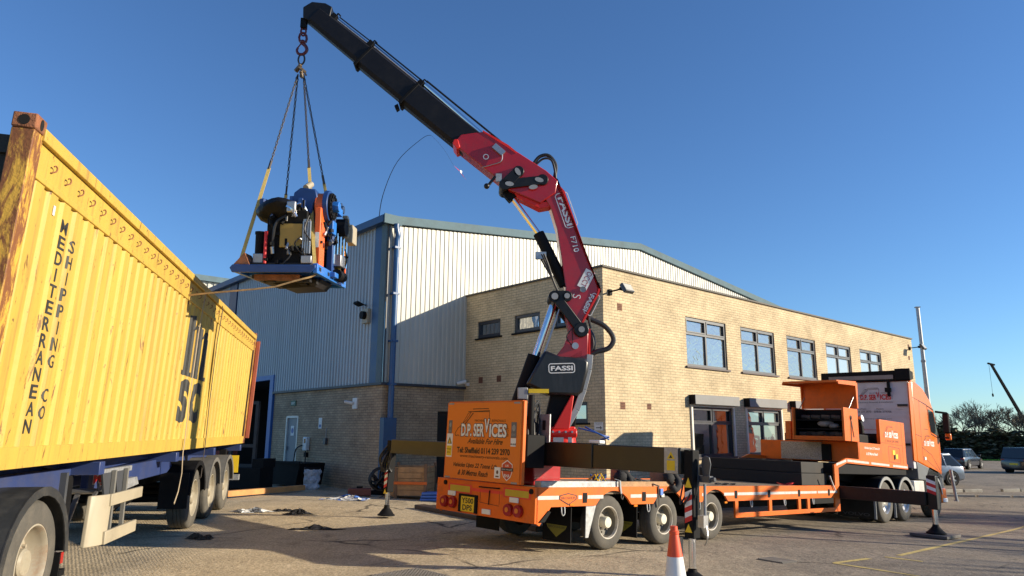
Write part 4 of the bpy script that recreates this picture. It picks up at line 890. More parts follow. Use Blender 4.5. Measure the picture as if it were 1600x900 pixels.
# stacked pallets behind the trailer
pl_ = thing('pallet', 'grey wooden pallet lying against the brick wall behind the trailer board', 'pallet', loc=gp(-.45, 20.9), rz=R(40))
mb = MB()
for i in range(6): mb.box(-.6, .6, -.5+i*.18, -.38+i*.18, .12, .14)
for q in (-.6, -.05, .5): mb.box(q, q+.1, -.5, .52, .0, .12)
mb.build('boards', M('weathered_pallet', (.24, .21, .17), .85, var=.3), pl_)
for k in range(1, 4):
    c_ = copy_tree(pl_); c_.location = gp(-.45, 20.9)+Vector((0, 0, .145*k)); c_.rotation_euler = (0, 0, R(40+random.uniform(-4, 4)))
    c_['label'] = ['', 'second pallet up in the stack behind the trailer board', 'third pallet up in the stack behind the trailer board', 'topmost pallet of the stack behind the trailer board'][k]; c_['group'] = 'stacked pallets'
pl_['group'] = 'stacked pallets'; pl_['label'] = 'bottom pallet of the grey stack behind the trailer board'
# folded blue tarpaulin
def cloth(name, x, y, sx, sy, h, mats, label, cat, seed, n=16, rot=0):
    r_ = random.Random(seed); m_ = MB(); v = []
    ph = [r_.uniform(0, 6) for _ in range(6)]
    for j in range(n+1):
        for i in range(n+1):
            a, b = i/n*2-1, j/n*2-1; rr = math.hypot(a, b); ed = max(0, 1-rr**2.2) if rr < 1 else 0
            z = h*ed*(.45+.35*math.sin(a*5+ph[0]+b*3)+.3*math.sin(b*7+ph[1]-a*4)+r_.uniform(-.12, .12)); k = 1+.22*math.sin(math.atan2(b, a)*3+ph[2])+.12*math.sin(math.atan2(b, a)*7+ph[3])
            if rr > 1: a, b = a/rr, b/rr
            v.append((a*sx*k, b*sy*k, max(z, .004)))
    for j in range(n):
        for i in range(n):
            m_.mi = 0 if (math.sin(i*.9+ph[4])+math.sin(j*1.1+ph[5])) > (.1 if len(mats) > 1 else -9) else 1
            m_.add([v[j*(n+1)+i], v[j*(n+1)+i+1], v[(j+1)*(n+1)+i+1], v[(j+1)*(n+1)+i]], [(0, 1, 2, 3)])
    me = m_.build(name, mats if len(mats) > 1 else [mats[0], mats[0]], smooth=0); bm = bmesh.new(); bm.from_mesh(me.data); bmesh.ops.remove_doubles(bm, verts=bm.verts[:], dist=1e-5); bm.to_mesh(me.data); bm.free(); me.data.polygons.foreach_set('use_smooth', [True]*len(me.data.polygons))
    me.location = gp(x, y, .004); me.rotation_euler = (0, 0, rot); return tag(me, label, cat)
cloth('cloth', -4.02, 17.9, .62, .28, .12, [mt['plasticblue'], mt['white']], 'crumpled blue and white sheet on the sunlit concrete', 'cloth', 1)
cloth('cloth', -5.3, 14.95, .42, .20, .09, [mt['inkgrey'], mt['white']], 'dark crumpled rag with white patch near the container wheels', 'cloth', 2)
cloth('rag', -4.72, 15.1, .22, .10, .06, [M('rag_black', (.02, .02, .025), .9)], 'small black rag right of the white patched one', 'rag', 6)
cloth('rag', -4.25, 14.6, .30, .14, .11, [bpy.data.materials['rag_black']], 'black glove like rag in the middle of the sunlit strip', 'rag', 3)
cloth('rag', -3.30, 12.45, .42, .14, .07, [bpy.data.materials['rag_black']], 'flat black rag on the edge of the trailer shadow', 'rag', 4)
cloth('rag', -4.75, 11.3, .20, .12, .10, [M('rag_brown', (.05, .04, .03), .9)], 'small dark lump on the concrete in shade near the first container wheel', 'rag', 5)
tp = thing('tarpaulin', 'folded bright blue plastic sheet lying beside the wooden crate', 'tarpaulin', loc=gp(-1.98, 18.75), rz=R(5))
for k in range(3):
    MB().box(-.36+.02*k, .36-.01*k, -.2, .2, .005+k*.075, .07+k*.075).build('fold', mt['plasticblue'], tp, bevel=.03)
# long bar half under the trailer tail
pb = thing('steel_plank', 'long dark steel plank lying on the ground behind the trailer tail', 'plank', loc=(0, 0, 0))
mb = MB(); mb.bar(gp(-2.05, 16.35, .05), gp(.55, 13.0, .05), .26, .09); mb.bar(gp(-1.85, 16.6, .03), gp(-1.2, 16.2, .04), .3, .07); mb.build('beam', M('dark_rusty_beam', (.06, .035, .025), .6, var=.4), pb, bevel=.01)
# timber baulk and skip left
tb = thing('timber_baulk', 'long squared timber lying on the concrete behind the container wheels', 'timber', loc=(0, 0, 0)); MB().bar(gp(-6.9, 17.6, .12), gp(-5.75, 20.1, .10), .16, .14).build('beam', M('baulk_orange', (.50, .24, .08), .7, var=.25), tb, bevel=.01)
sk2 = thing('steel_skip', 'low black steel skip against the brick wall left of the charging point', 'skip', loc=gp(-6.55, 22.1), rz=R(-40))
mb = MB(); mb.prism([(-.65, .05), (.65, .05), (.8, .70), (-.8, .70)], -.45, .45); mb.build('body', mt['blackm'], sk2); MB().box(-.83, .83, -.5, -.45, .68, .75).build('rim', mt['blackm'], sk2)
bk = thing('bulk_bag', 'white and blue crumpled bulk bag below the charging point', 'bag', loc=gp(-5.75, 20.9)); mb = MB(); mb.lathe([(.26, 0), (.33, .08), (.29, .2), (.34, .34), (.31, .48), (.34, .6), (.30, .72), (.15, .74)], n=14); mb.v = [(x*(1+.14*random.uniform(-1, 1)), y*(1+.14*random.uniform(-1, 1)), z) for x, y, z in mb.v]; mb.build('bag', M('bag_white', (.42, .46, .52), .7, var=.5, scale=6), bk, smooth=0); bk.scale = (.72, .72, .8); MB().lathe([(.30, .70), (.33, .74), (.31, .78)], n=18).build('hem', mt['blackm'], bk)
rk = thing('steel_stillage', 'dark steel stillage frame with cross braces in front of the open bay', 'rack', loc=gp(-8.1, 20.6), rz=R(-14))
mb = MB()
for q in (-.75, .0, .78): mb.box(q, q+.09, 0, .09, 0, 2.45)
for z in (.6, 1.15, 2.36): mb.box(-.75, .87, .01, .08, z, z+.09)
mb.bar((-.6, .04, 2.35), (.0, .04, 1.2), .05, .04); mb.bar((.2, .04, 2.3), (.0, .04, 1.6), .05, .04)
mb.build('frame', M('stillage_steel', (.045, .042, .042), .6, var=.3), rk)
MB().box(-.66, -.05, .0, .5, .68, 1.06).build('load', M('faded_red_box', (.22, .04, .025), .7), rk); MB().box(-.9, 1.3, -.35, .3, .05, .60).build('base', mt['blackm'], rk); MB().box(1.0, 1.35, -.30, .3, .6, .85).build('side_box', mt['blackm'], rk)
cr2 = thing('hose_reel', 'tangled black cable reel standing in shade between bag and crate', 'reel', loc=gp(-3.55, 19.9))
mb = MB()
for k in range(7): mb.tube([(.30*math.cos(a*.7854)*(1+.06*k % .2), -.05+k*.02+random.uniform(-.03, .03), .42+.30*math.sin(a*.7854)+random.uniform(-.03, .03)) for a in range(8)], .022, 6, closed=True)
for k in range(8): mb.tube([(random.uniform(-.3, .3), random.uniform(-.15, .15), random.uniform(.1, .7)) for _ in range(4)], .025, 6)
mb.build_each('cable', mt['hose'], cr2); MB().box(-.3, .25, -.1, .1, 0, .12).build('stand', mt['blackm'], cr2); MB().bar((.1, 0, .5), (.05, .02, .95), .1, .06).build('handle', mt['blackm'], cr2)
tg = thing('toolbox', 'small reddish brown toolbox on the ground left of the wooden crate', 'toolbox', loc=gp(-4.0, 19.2), rz=.2); MB().box(-.3, .3, -.15, .15, .01, .2).build('case', M('toolbox_red', (.16, .05, .035), .6), tg, bevel=.02); MB().box(-.08, .08, -.02, .02, .2, .25).build('handle', mt['blackm'], tg)
# kerb at the right
mt['kerb'] = M('kerb_stone', (.36, .33, .27), .85, var=.25, dirt=.5)
for i in range(9):
    a = Vector((17.0, 28.9))+Vector((.995, .28))*i*1.02 if False else Vector((15.9+i*.95, 30.2+i*.20)); 
    if i in (2, 5): continue
    k_ = MB().obox((a.x, a.y, g(a.x, a.y)+.05), (.9, .14, .14), Matrix.Rotation(R(12+random.uniform(-3, 3)), 3, 'Z')).build('kerb_stone', mt['kerb'], bevel=.015)
    tag(k_, 'broken grey kerb stone in the line beyond the lorry front', 'kerb', 'kerb stones beyond the lorry')
for i in range(8):
    a = Vector((17.6+i*1.3, 28.6+i*-.12)); k_ = MB().obox((a.x, a.y, g(a.x, a.y)+.03), (1.2, .12, .09), Matrix.Rotation(R(-5), 3, 'Z')).build('kerb_stone', mt['kerb'], bevel=.012)
    tag(k_, 'low pale kerb stone in the nearer row right of the lorry', 'kerb', 'nearer row of kerb stones')
# utility pole out of frame to the right, its shadow crosses the yard
up_ = thing('utility_pole', 'timber utility pole at the right side of the yard', 'pole', loc=gp(17.5, 12.9)); MB().cyl((0, 0, -.3), (0, 0, 5.6), .09, .07, n=12).build('pole', mt['bark'], up_); MB().box(-.06, .06, -.7, .7, 5.2, 5.3).build('crossarm', mt['bark'], up_)
tag(MB().cyl((14, 12.0, 6.5), (60, 15, 8), .015, n=4).build_each('cable', mt['hose']), 'thin overhead cable beside the yard', 'cable') if False else None

# ------------------------------------------------------------------ cars
def car(name, x, y, yaw, paint, L, Wd, H, label, suv=False, plate=None):
    t = thing(name, label, 'car', loc=gp(x, y), rz=yaw, group='parked cars')
    hw = Wd/2; bz = H*.60; gc = .20
    # stations along x (rear -L/2 .. front L/2): (x, bottom z, belt z, halfwidth)
    st_ = [(-.5, .32, bz*.80, .86), (-.485, .24, bz*.97, .93), (-.42, gc, bz*1.02, .98), (-.2, gc, bz*1.03, 1), (.1, gc, bz*1.0, 1), (.22, gc, bz*.97, .99), (.30, gc, bz*.92, .98), (.42, gc, bz*.82, .94), (.485, .24, bz*.66, .86), (.5, .3, bz*.52, .78)]
    m_ = MB(); v = []; N_ = 12
    for sx, zb_, zt_, k in st_:
        w_ = hw*k; zs = [(0, zb_), (w_*.86, zb_), (w_*.97, zb_+.07), (w_, zb_+(zt_-zb_)*.45), (w_*.985, zb_+(zt_-zb_)*.78), (w_*.93, zt_), (0, zt_+.02)]
        ring = [(sx*L, y_, z_) for y_, z_ in zs]+[(sx*L, -y_, z_) for y_, z_ in zs[-2:0:-1]]; N_ = len(ring); v += ring
    m_.add(v, [(i*N_+k, i*N_+(k+1) % N_, (i+1)*N_+(k+1) % N_, (i+1)*N_+k) for i in range(len(st_)-1) for k in range(N_)]+[tuple(range(N_))[::-1], tuple(range((len(st_)-1)*N_, len(st_)*N_))])
    body = m_.build('body', paint, t, smooth=35)
    # cabin: bottom outline at belt, roof outline
    xb0, xb1 = (-.485, .24) if not suv else (-.495, .20); xr0, xr1 = (-.36, .06) if not suv else (-.46, .04)
    zr = H; zb_ = bz*.99
    def cab(mb_, ins, zlo, zhi, f0=0, f1=1):
        def sect(f): return (xb0+(xr0-xb0)*f)*L, (xb1+(xr1-xb1)*f)*L, (hw*.93+(hw*.74-hw*.93)*f)-ins, zlo+(zhi-zlo)*f
        a = sect(f0); b = sect(f1); P = []
        for s_ in (a, b): P += [(s_[0], -s_[2]*.93, s_[3]), (s_[0]+.12*L*.3, -s_[2], s_[3]), (s_[1]-.10*L*.3, -s_[2], s_[3]), (s_[1], -s_[2]*.88, s_[3]), (s_[1], s_[2]*.88, s_[3]), (s_[1]-.10*L*.3, s_[2], s_[3]), (s_[0]+.12*L*.3, s_[2], s_[3]), (s_[0], s_[2]*.93, s_[3])]
        mb_.add(P, [tuple(range(8))[::-1], tuple(range(8, 16))]+[(i, (i+1) % 8, 8+(i+1) % 8, 8+i) for i in range(8)])
    gl = MB(); cab(gl, 0, zb_, zr, .0, .90); gl.build('window', mt['carglass'], t, smooth=0)
    rf = MB(); cab(rf, -.008, zb_, zr, .86, 1.0)
    for sg_ in (-1, 1):
        for f in (-.30, -.10, .12):  # pillars
            xa = f*L; k0, k1 = 0, .9
            y0 = sg_*(hw*.93+.006); y1 = sg_*(hw*.76+.006); xo = -.02*L if f < 0 else -.10*L*(f > .1)
            rf.bar((xa+(.04*L if f < -.2 else 0), y0, zb_), (xa+xo+(.07*L if f < -.2 else 0), y1, zr-.03), .07, .02, side=(1, 0, 0))
    rf.build('roof', paint, t, smooth=35, bevel=.02)
    for sg_ in (-1, 1):
        for fx in (-.31, .31):
            MB().cyl((fx*L, sg_*(hw-.20), .33), (fx*L, sg_*(hw+.004), .33), .385, n=24).build('wheel_arch', mt['blackm'], t)
            w_ = MB().lathe([(.2, .02), (.3, 0), (.325, .03), (.325, .2), (.2, .2)], (fx*L, sg_*(hw+.02), .325), (0, -sg_, 0), 24).build('wheel', mt['rubber'], t)
            mr = MB(); o_ = Vector((fx*L, sg_*(hw+.018), .325)); mr.lathe([(.21, .0), (.20, .04), (.19, .08), (.01, .08)], o_, (0, -sg_, 0), 20)
            for k in range(5):
                a = 6.283*k/5; mr.bar(o_+Vector((0, -sg_*.02, 0)), o_+Vector((.2*math.cos(a), -sg_*.005, .2*math.sin(a))), .07, .03, side=(-math.sin(a), 0, math.cos(a)))
            mr.build('rim', mt['steel'] if not suv else mt['greyp'], w_)
        MB().obox((-.487*L, sg_*hw*.76, bz*.82), (.08, hw*.26, .20)).build('tail_lamp', mt['lampred'], t, bevel=.02)
        MB().obox((.470*L, sg_*hw*.62, bz*.66), (.12, hw*.34, .13)).build('headlight', mt['white'], t, bevel=.02)
        MB().obox((.16*L, sg_*(hw+.09), bz+.08), (.12, .18, .13)).build('wing_mirror', paint, t, bevel=.03)
    pl0 = MB().box(-L*.5-.012, -L*.5-.003, -.26, .26, bz*.55, bz*.55+.11).build('number_plate', mt['yellow'], t)
    return t
p_sil = M('paint_slate_blue', (.13, .16, .21), .28, metal=.5, var=.03, coat=.8); p_blk = M('paint_black', (.012, .014, .02), .22, var=.05, coat=.8); p_nav = M('paint_dark_navy', (.018, .022, .035), .22, var=.05, coat=.8)
car('parked_car', 19.85, 35.6, R(190), p_sil, 4.3, 1.8, 1.5, 'slate blue hatchback just beyond the orange lorry cab')
car('parked_car', 33.5, 53.5, R(40), p_nav, 4.1, 1.75, 1.45, 'dark hatchback seen from behind in front of the hedge')
car('parked_car', 34.9, 48.0, R(24), p_blk, 4.5, 1.85, 1.65, 'black estate with yellow plate at the right edge of the picture', suv=True)

# ------------------------------------------------------------------ low loader trailer (frame: x forward along the trailer, y across away from camera, z up)
TM = frame((.73065770, .68134925, -.04361939), (-.68194746, .73129912, .012217), (.04022287, .02081969, .9989738), (1.46727, 10.97929, -.08342))
ex, ey, ez = Vector((1, 0, 0)), Vector((0, 1, 0)), Vector((0, 0, 1))
YB, YG = 2.20, 2.50
tl = thing('low_loader_trailer', 'orange three axle low loader trailer with white reflective side stripe', 'trailer', M=TM)
def logo(mb_line, mb_txt, mb_out, o, r, u, w, h, outline=True):
    """crane line drawing, small MACHINERY REMOVALS, big D.P. SERVICES with a raised V"""
    o, r, u = Vector(o), Vector(r), Vector(u); n = r.cross(u)
    P = lambda a, b: o+r*(a*w)+u*(b*h)
    lw = h*.018
    line_to(mb_line, o, r, u, [(a*w, b*h) for a, b in ((-.10, .0), (-.12, .10), (-.06, .30), (.12, .62), (.22, .93), (.60, .97), (.60, .60))], lw*1.3)
    line_to(mb_line, o, r, u, [(a*w, b*h) for a, b in ((.0, .22), (.26, .88))], lw*2.2); line_to(mb_line, o, r, u, [(a*w, b*h) for a, b in ((-.02, .30), (.15, .86), (.22, .93))], lw)
    line_to(mb_line, o, r, u, [(a*w, b*h) for a, b in ((.25, 1.03), (.58, 1.04))], lw*1.6); line_to(mb_line, o, r, u, [(a*w, b*h) for a, b in ((.15, .93), (.60, .93))], lw*1.4)
    line_to(mb_line, o, r, u, [(a*w, b*h) for a, b in ((-.10, .0), (-.05, .05), (-.02, .0))], lw)
    text_to(mb_line, 'MACHINERY', P(.30, .55), r, u, w*.26, h*.09, -.004); text_to(mb_line, 'REMOVALS', P(.66, .55), r, u, w*.27, h*.09, -.004)
    for tx, a, b, ww, hh in (('D.P. SER', .02, .0, .49, .48), ('V', .51, .16, .10, .50), ('ICES', .62, .0, .34, .48)):
        if outline:
            text_to(mb_out, tx, P(a-.012, b-.025)+n*.0015, r, u, w*(ww+.024), h*(hh+.05), .07)
        text_to(mb_txt, tx, P(a, b)+n*.003, r, u, w*ww, h*hh, .035)
    for i, c in enumerate('LTD'): text_to(mb_line, c, P(.975, .30-.13*i), r, u, w*.022, h*.09, .01)

# deck
bd = MB().box(-1.5, 8.1, .06, YB-.03, .80, .895); bed = bd.build('deck', mt['deckwood'], tl, smooth=0)
mb = MB(); mb.box(-1.4, 9.5, .60, .74, .45, .80); mb.box(-1.4, 9.5, YB-.74, YB-.60, .45, .80)
for q in (-1.0, .75, 2.2, 4.2, 5.6, 7.0): mb.box(q, q+.08, .1, YB-.1, .62, .80)
mb.build_each('chassis_beams', mt['blackm'], tl)
def rail_poly():
    p = [(-1.57, .91), (8.12, .91), (8.12, .645), (3.46, .645)]
    for k in (2, 1, 0):
        c = 1.43*k+.10; n = 14
        p += [(c+.50*math.cos(math.pi*i/n), .40+.455*math.sin(math.pi*i/n)) for i in range(n+1) if .40+.455*math.sin(math.pi*i/n) > .645]
        if k: p += [(c-.72+.22, .655), (c-.93+.22+.02, .655)][:0]
    p += [(-1.28, .645), (-1.50, .40), (-1.57, .44)]
    return p
def add_rail(y0, y1):
    # built in slices so that the concave outline fills cleanly
    o = MB(); P = rail_poly(); xs_ = sorted({round(a, 4) for a, b in P})
    def bot(x):
        if x < -1.28: return .40+(.645-.40)*(x+1.50)/.22 if x > -1.50 else .44-(x+1.57)*.04/.07
        for k in range(3):
            c = 1.43*k+.10
            if abs(x-c) < .5:
                z = .40+.455*math.sqrt(max(0, 1-((x-c)/.5)**2))
                return max(z, .645)
        return .645
    xs_ = sorted(set([-1.57, -1.50, -1.28, 8.12]+[1.43*k+.10+.5*math.cos(math.pi*i/24) for k in range(3) for i in range(25)]))
    v = []
    for x in xs_: v += [(x, y0, bot(x)), (x, y0, .91), (x, y1, bot(x)), (x, y1, .91)]
    f = []
    for i in range(len(xs_)-1):
        a, b = 4*i, 4*i+4; f += [(a, b, b+1, a+1), (a+2, a+3, b+3, b+2), (a, a+2, b+2, b), (a+1, b+1, b+3, a+3)]
    f += [(0, 1, 3, 2), (len(v)-4, len(v)-2, len(v)-1, len(v)-3)]
    o.add(v, f); return o
rl = add_rail(0, .035).build('side_rail', mt['orange'], tl, smooth=0); add_rail(YB-.035, YB).build('side_rail', mt['orange'], tl, smooth=0)
mb = MB()
segs = [(-1.55, -1.13), (-.72, -.64), (-.52, -.16), (.50, .78), (.90, 1.22), (1.32, 1.40), (1.98, 2.16), (2.30, 2.42), (2.52, 2.66), (3.25, 3.60), (3.72, 4.86), (4.98, 6.15), (6.27, 7.05), (7.10, 7.60), (7.70, 8.10)]
for a, b in segs: mb.box(a, b, -.0035, -.0005, .745, .795)
mb.box(8.36, 8.9, -.0, 0, 0, 0) if False else None
mb.build_each('reflective_tape', M('reflective_white', (.62, .60, .56), .35, var=.1, dirt=.3, dscale=8), rl, smooth=0)
mb = MB()
for q in (-.62, .80, 2.20, 3.62, 4.88, 6.17, 7.62): mb.box(q, q+.09, -.006, -.0006, .69, .83)
mb.build_each('stake_pocket', mt['blackm'], rl, smooth=0)
mb = MB()
for q in (-1.02, .98, 2.45, 4.25, 5.6, 6.9): mb.tube([(q-.03, .02, .66), (q-.03, .01, .56), (q, .01, .525), (q+.03, .01, .56), (q+.03, .02, .66)], .010, 6)
mb.build_each('tie_ring', mt['galv'], tl)
mb = MB()  # maker badge: shield with lettering
mb.add([(x, -.0055, z) for x, z in ((-1.12, .80), (-.94, .83), (-.76, .80), (-.74, .75), (-.93, .665), (-1.13, .75))], [(0, 1, 2, 3, 4, 5)]); mb.mi = 1
mb.add([(x, -.0072, z) for x, z in ((-1.10, .79), (-.94, .815), (-.78, .79), (-.765, .752), (-.93, .682), (-1.11, .752))], [(0, 1, 2, 3, 4, 5)]); mb.mi = 0
text_to(mb, 'BROSHUIS', (-1.085, -.009, .745), ex, ez, .30, .035, .0); mb.build('badge', [mt['ink'], mt['orange']], rl, smooth=0)
MB().box(-.90, -.82, -.012, -.001, .655, .685).build('marker_lamp', mt['lampamber'], rl); MB().box(.60, .68, .0, .02, .61, .64).build('marker_lamp', mt['lampamber'], rl); MB().box(3.28, 3.36, .0, .02, .61, .64).build('marker_lamp', mt['lampamber'], rl)
# side guard frame
for y0 in (.0, YB-.04):
    mb = MB(); mb.box(3.64, 8.12, y0, y0+.04, .345, .43)
    for q in (3.64, 4.93, 6.18, 6.60, 7.98): mb.box(q, q+.11, y0+.001, y0+.039, .43, .645)
    mb.build('side_guard', mt['orange'], tl, bevel=.004)
mb = MB().prism([(3.64, .645), (3.46, .645), (3.64, .36)], .002, .03); 
# galvanised chute / toolbox along the rear deck edge
MB().box(-1.46, .24, .03, .16, .897, .99).build('deck_edge_channel', mt['galv'], tl, bevel=.008)
MB().box(.30, 2.15, .05, .13, .897, .985).build('edge_timber', mt['wood'], tl, bevel=.006)
# rear face
rf = MB().box(-1.60, -1.53, -.0, YB, .43, .912).build('tail_panel', mt['orange'], tl, bevel=.008)
xr = -1.604
RY, RZ = Vector((0, -1, 0)), Vector((0, 0, 1))
def rq(mb, lat_l, lat_r, z0, z1, x=xr): rect_to(mb, (x, lat_l, z0), RY, RZ, lat_l-lat_r, z1-z0)
mb = MB(); mb.mi = 0; rq(mb, 1.90, 1.34, .715, .845); rq(mb, .64, .08, .735, .865); rq(mb, 1.33, .65, .765, .81); mb.mi = 1; rq(mb, 1.86, 1.38, .735, .825, xr-.002); rq(mb, .60, .12, .755, .845, xr-.002)
mb.build('marker_board', [M('marker_red', (.75, .05, .03), .4), M('marker_yellow', (.55, .40, .03), .5, var=.1)], rf, smooth=0)
pt = MB().box(-1.625, -1.604, 1.24, 1.56, .46, .68).build('number_plate', mt['yellow'], rf, bevel=.006)
mb = MB(); text_to(mb, 'Y500', (-1.6275, 1.535, .58), RY, RZ, .27, .08, .02); text_to(mb, 'DPS', (-1.6275, 1.51, .48), RY, RZ, .22, .08, .02); mb.build('lettering', mt['ink'], pt, smooth=0)
MB().box(-1.63, -1.6, 1.19, 1.61, .68, .71).box(-1.63, -1.6, 1.19, 1.24, .45, .68).box(-1.63, -1.6, 1.56, 1.61, .45, .68).build('plate_surround', mt['blackm'], rf)
for la in (1.96, 1.76, .50, .30):
    l_ = MB().cyl((-1.60, la, .57), (-1.66, la, .57), .088, .08, n=20).build('tail_lamp', mt['lampred'], rf, bevel=.008)
    MB().cyl((-1.66, la, .575), (-1.664, la, .575), .035, n=14).build('bulb_cover', mt['lampamber'], l_)
for la, z in ((1.80, .70), (.40, .71), (.98, .50)):
    MB().box(-1.625, -1.604, la-.09, la+.09, z-.035, z+.035).build('work_lamp', mt['inkw'], rf, bevel=.006)
for la in (1.98, .07): MB().cyl((-1.60, la, .85), (-1.62, la, .85), .035, n=14).build('rubber_buffer', mt['blackm'], rf)
mb = MB(); mb.tube([(-1.605, 1.12, .84), (-1.65, 1.12, .84), (-1.65, .72, .845), (-1.605, .72, .845)], .010, 6, smooth=False); mb.tube([(-1.61, .93, .80), (-1.62, .93, .60)], .008, 6, smooth=False); mb.build('tail_handle', mt['blackm'], rf)
mb = MB()
for a, b in (((1.14, .62), (1.14, .80)), ((.72, .62), (.72, .80)), ((1.14, .62), (.72, .60))): line_to(mb, (xr, 0, 0), -RY, RZ, [a, b], .006)
mb.build('hatch_seam', mt['ink'], rf, smooth=0)
mb = MB(); mb.prism([(-1.52, .45), (-1.42, .45), (-1.30, .58), (-1.34, .60)], -.02, -.001); mb.build('corner_latch', mt['blackm'], tl)
# big rear board
bdd = MB().box(-1.66, -1.60, .27, 1.96, .925, 2.07).build('advert_board', mt['orange2'], tl, bevel=.006)
mb = MB(); mb.box(-1.645, -1.594, .235, .27, .925, 2.085); mb.box(-1.645, -1.594, 1.96, 1.99, .925, 2.07); mb.box(-1.645, -1.595, .27, 1.96, 2.07, 2.09); mb.build('board_frame', mt['orange'], tl)
mb = MB()
for la, z in ((1.93, 2.055), (.42, 2.055), (1.93, .94), (.42, .94)): mb.box(-1.665, -1.66, la-.11, la+.01, z-.012, z+.012)
mb.build_each('corner_fixing', mt['greyp'], bdd)
mL, mW, mO = MB(), MB(), MB(); xo = -1.6625
logo(mL, mW, mO, (xo, 1.62, 1.56), RY, RZ, 1.10, .40)
text_to(mL, 'Available For Hire', (xo, 1.44, 1.455), RY, RZ, .80, .08, .02, .45)
text_to(mL, 'Tel: Sheffield 0114 239 2970', (xo, 1.68, 1.31), RY, RZ, 1.20, .09, .035)
text_to(mL, 'www.machinery-removals.com', (xo, 1.60, 1.235), RY, RZ, 1.08, .058, .004)
text_to(mL, 'Vehicles Upto 22 Tonne Lift', (xo, 1.74, 1.085), RY, RZ, 1.0, .085, .02, .45)
text_to(mL, '& 30 Metres Reach', (xo, 1.63, .985), RY, RZ, .70, .08, .02, .45)
mL.build('lettering', M('ink_brown', (.035, .012, .004), .5), bdd, smooth=0); mW.build('lettering', mt['inkw'], bdd, smooth=0); mO.build('lettering_outline', mt['ink'], bdd, smooth=0)
def sticker(name, cells, mats, x=xo):
    mb = MB()
    for k, (i, la, z, w, h, kind) in enumerate(cells):
        mb.mi = i; o = (x-.0004*(k+1), la, z)
        if kind == 'r': rect_to(mb, o, RY, RZ, w, h)
        elif kind == 'd': disc_to(mb, o, RY, RZ, 0, 0, w/2, h/2)
        elif kind == 't': mb.add([Vector(o), Vector(o)+RY*w, Vector(o)+RY*w/2+RZ*h], [(0, 1, 2)])
        else: text_to(mb, kind, o, RY, RZ, w, h, .01)
    return mb.build(name, mats, bdd, smooth=0)
sticker('warning_sticker', [(0, 1.945, 1.24, .145, .355, 'r'), (1, 1.935, 1.26, .125, .15, 'r'), (2, 1.93, 1.44, .115, .11, 't'), (1, 1.905, 1.452, .065, .06, 't'), (2, 1.93, 1.35, .10, .02, 'DANGER'), (2, 1.92, 1.30, .08, .018, 'KEEP OUT')], [mt['inkw'], mt['yellow'], mt['ink']])
sticker('scheme_sticker', [(0, 1.92, 1.60, .085, .20, 'r'), (1, 1.878, 1.73, .05, .07, 'd'), (1, 1.91, 1.62, .065, .03, 'FORS')], [mt['inkgrey'], mt['greyp']])
sticker('scheme_sticker', [(0, .47, 1.56, .11, .22, 'r'), (1, .415, 1.70, .07, .09, 'd'), (1, .46, 1.585, .085, .035, 'FORS'), (2, .47, 1.44, .11, .115, 'r'), (3, .455, 1.47, .025, .03, 'd'), (3, .415, 1.47, .025, .03, 'd'), (3, .375, 1.47, .025, .03, 'd')], [mt['inkgrey'], mt['greyp'], mt['inkw'], mt['ink']])
sticker('small_notice', [(0, .79, .985, .13, .155, 'r'), (1, .725, 1.07, .045, .055, 'd'), (1, .76, 1.0, .07, .02, 'r')], [mt['inkw'], M('ink_brownish', (.12, .05, .03), .6)])
mb = MB(); pts = [(0, 1.0), (.5, .78), (.5, .42), (.35, .12), (0, -.08), (-.35, .12), (-.5, .42), (-.5, .78)]
def shield(mb, x, k, dz=0): mb.add([(x, .52-a*.22*k, 1.005+dz+(b-.46)*.27*k+.10) for a, b in pts], [tuple(range(8))])
mb.mi = 0; shield(mb, xo-.0005, 1.0); mb.mi = 1; shield(mb, xo-.0012, .90); mb.mi = 2; rect_to(mb, (xo-.0018, .645, 1.095), RY, RZ, .25, .045); mb.mi = 0; text_to(mb, 'ROAD HAULAGE', (xo-.0024, .63, 1.108), RY, RZ, .22, .018, 0); text_to(mb, 'RHA', (xo-.0018, .58, 1.01), RY, RZ, .12, .045, .02); text_to(mb, 'UK', (xo-.0018, .56, 1.155), RY, RZ, .08, .03, .01)
mb.build('shield_sticker', [mt['inkw'], M('shield_red', (.55, .06, .02), .5), mt['ink']], bdd, smooth=0)
# wheels and mudflaps
mt['rimt'] = M('trailer_rim', (.16, .145, .12), .55, var=.2, dirt=.4, dirtcol=(.05, .04, .035), dscale=8)
mt['riml'] = M('rim_lip_pale', (.55, .50, .42), .5, var=.12, dirt=.4, dscale=8)
def low_wheel(x, y, sgn):
    t = wheel_mb(.392, .26, .235, 0, sgn).build('wheel', mt['rubber_dusty'], tl, smooth=40); t.location = (x, y, .392)
    m_ = MB(); m_.mi = 1; m_.lathe([(.242, .010), (.232, .004), (.222, .010), (.215, .05)], (0, 0, 0), (0, sgn, 0), 36); m_.mi = 0; m_.lathe([(.215, .05), (.205, .14), (.13, .15), (.09, .13), (.01, .13)], (0, 0, 0), (0, sgn, 0), 36)
    for k in range(8): a = 6.283*k/8; m_.cyl((.15*math.cos(a), sgn*.15, .15*math.sin(a)), (.15*math.cos(a), sgn*.12, .15*math.sin(a)), .014, n=6)
    m_.build('rim', [mt['rimt'], mt['riml']], t); MB().lathe([(.085, .14), (.085, .03), (.075, .012), (.001, .010)], (0, 0, 0), (0, sgn, 0), 24).build('hub', mt['hubw'], t)
    return t
lw1 = low_wheel(.0, .015, 1); lw2 = low_wheel(.0, YB-.015, -1)
for q in (1.43, 2.86): copy_part(lw1, tl, (q, .015, .392)); copy_part(lw2, tl, (q, YB-.015, .392))
for q in (0, 1.43, 2.86): MB().cyl((q, .25, .39), (q, YB-.25, .39), .06).build('axle', mt['blackm'], tl)
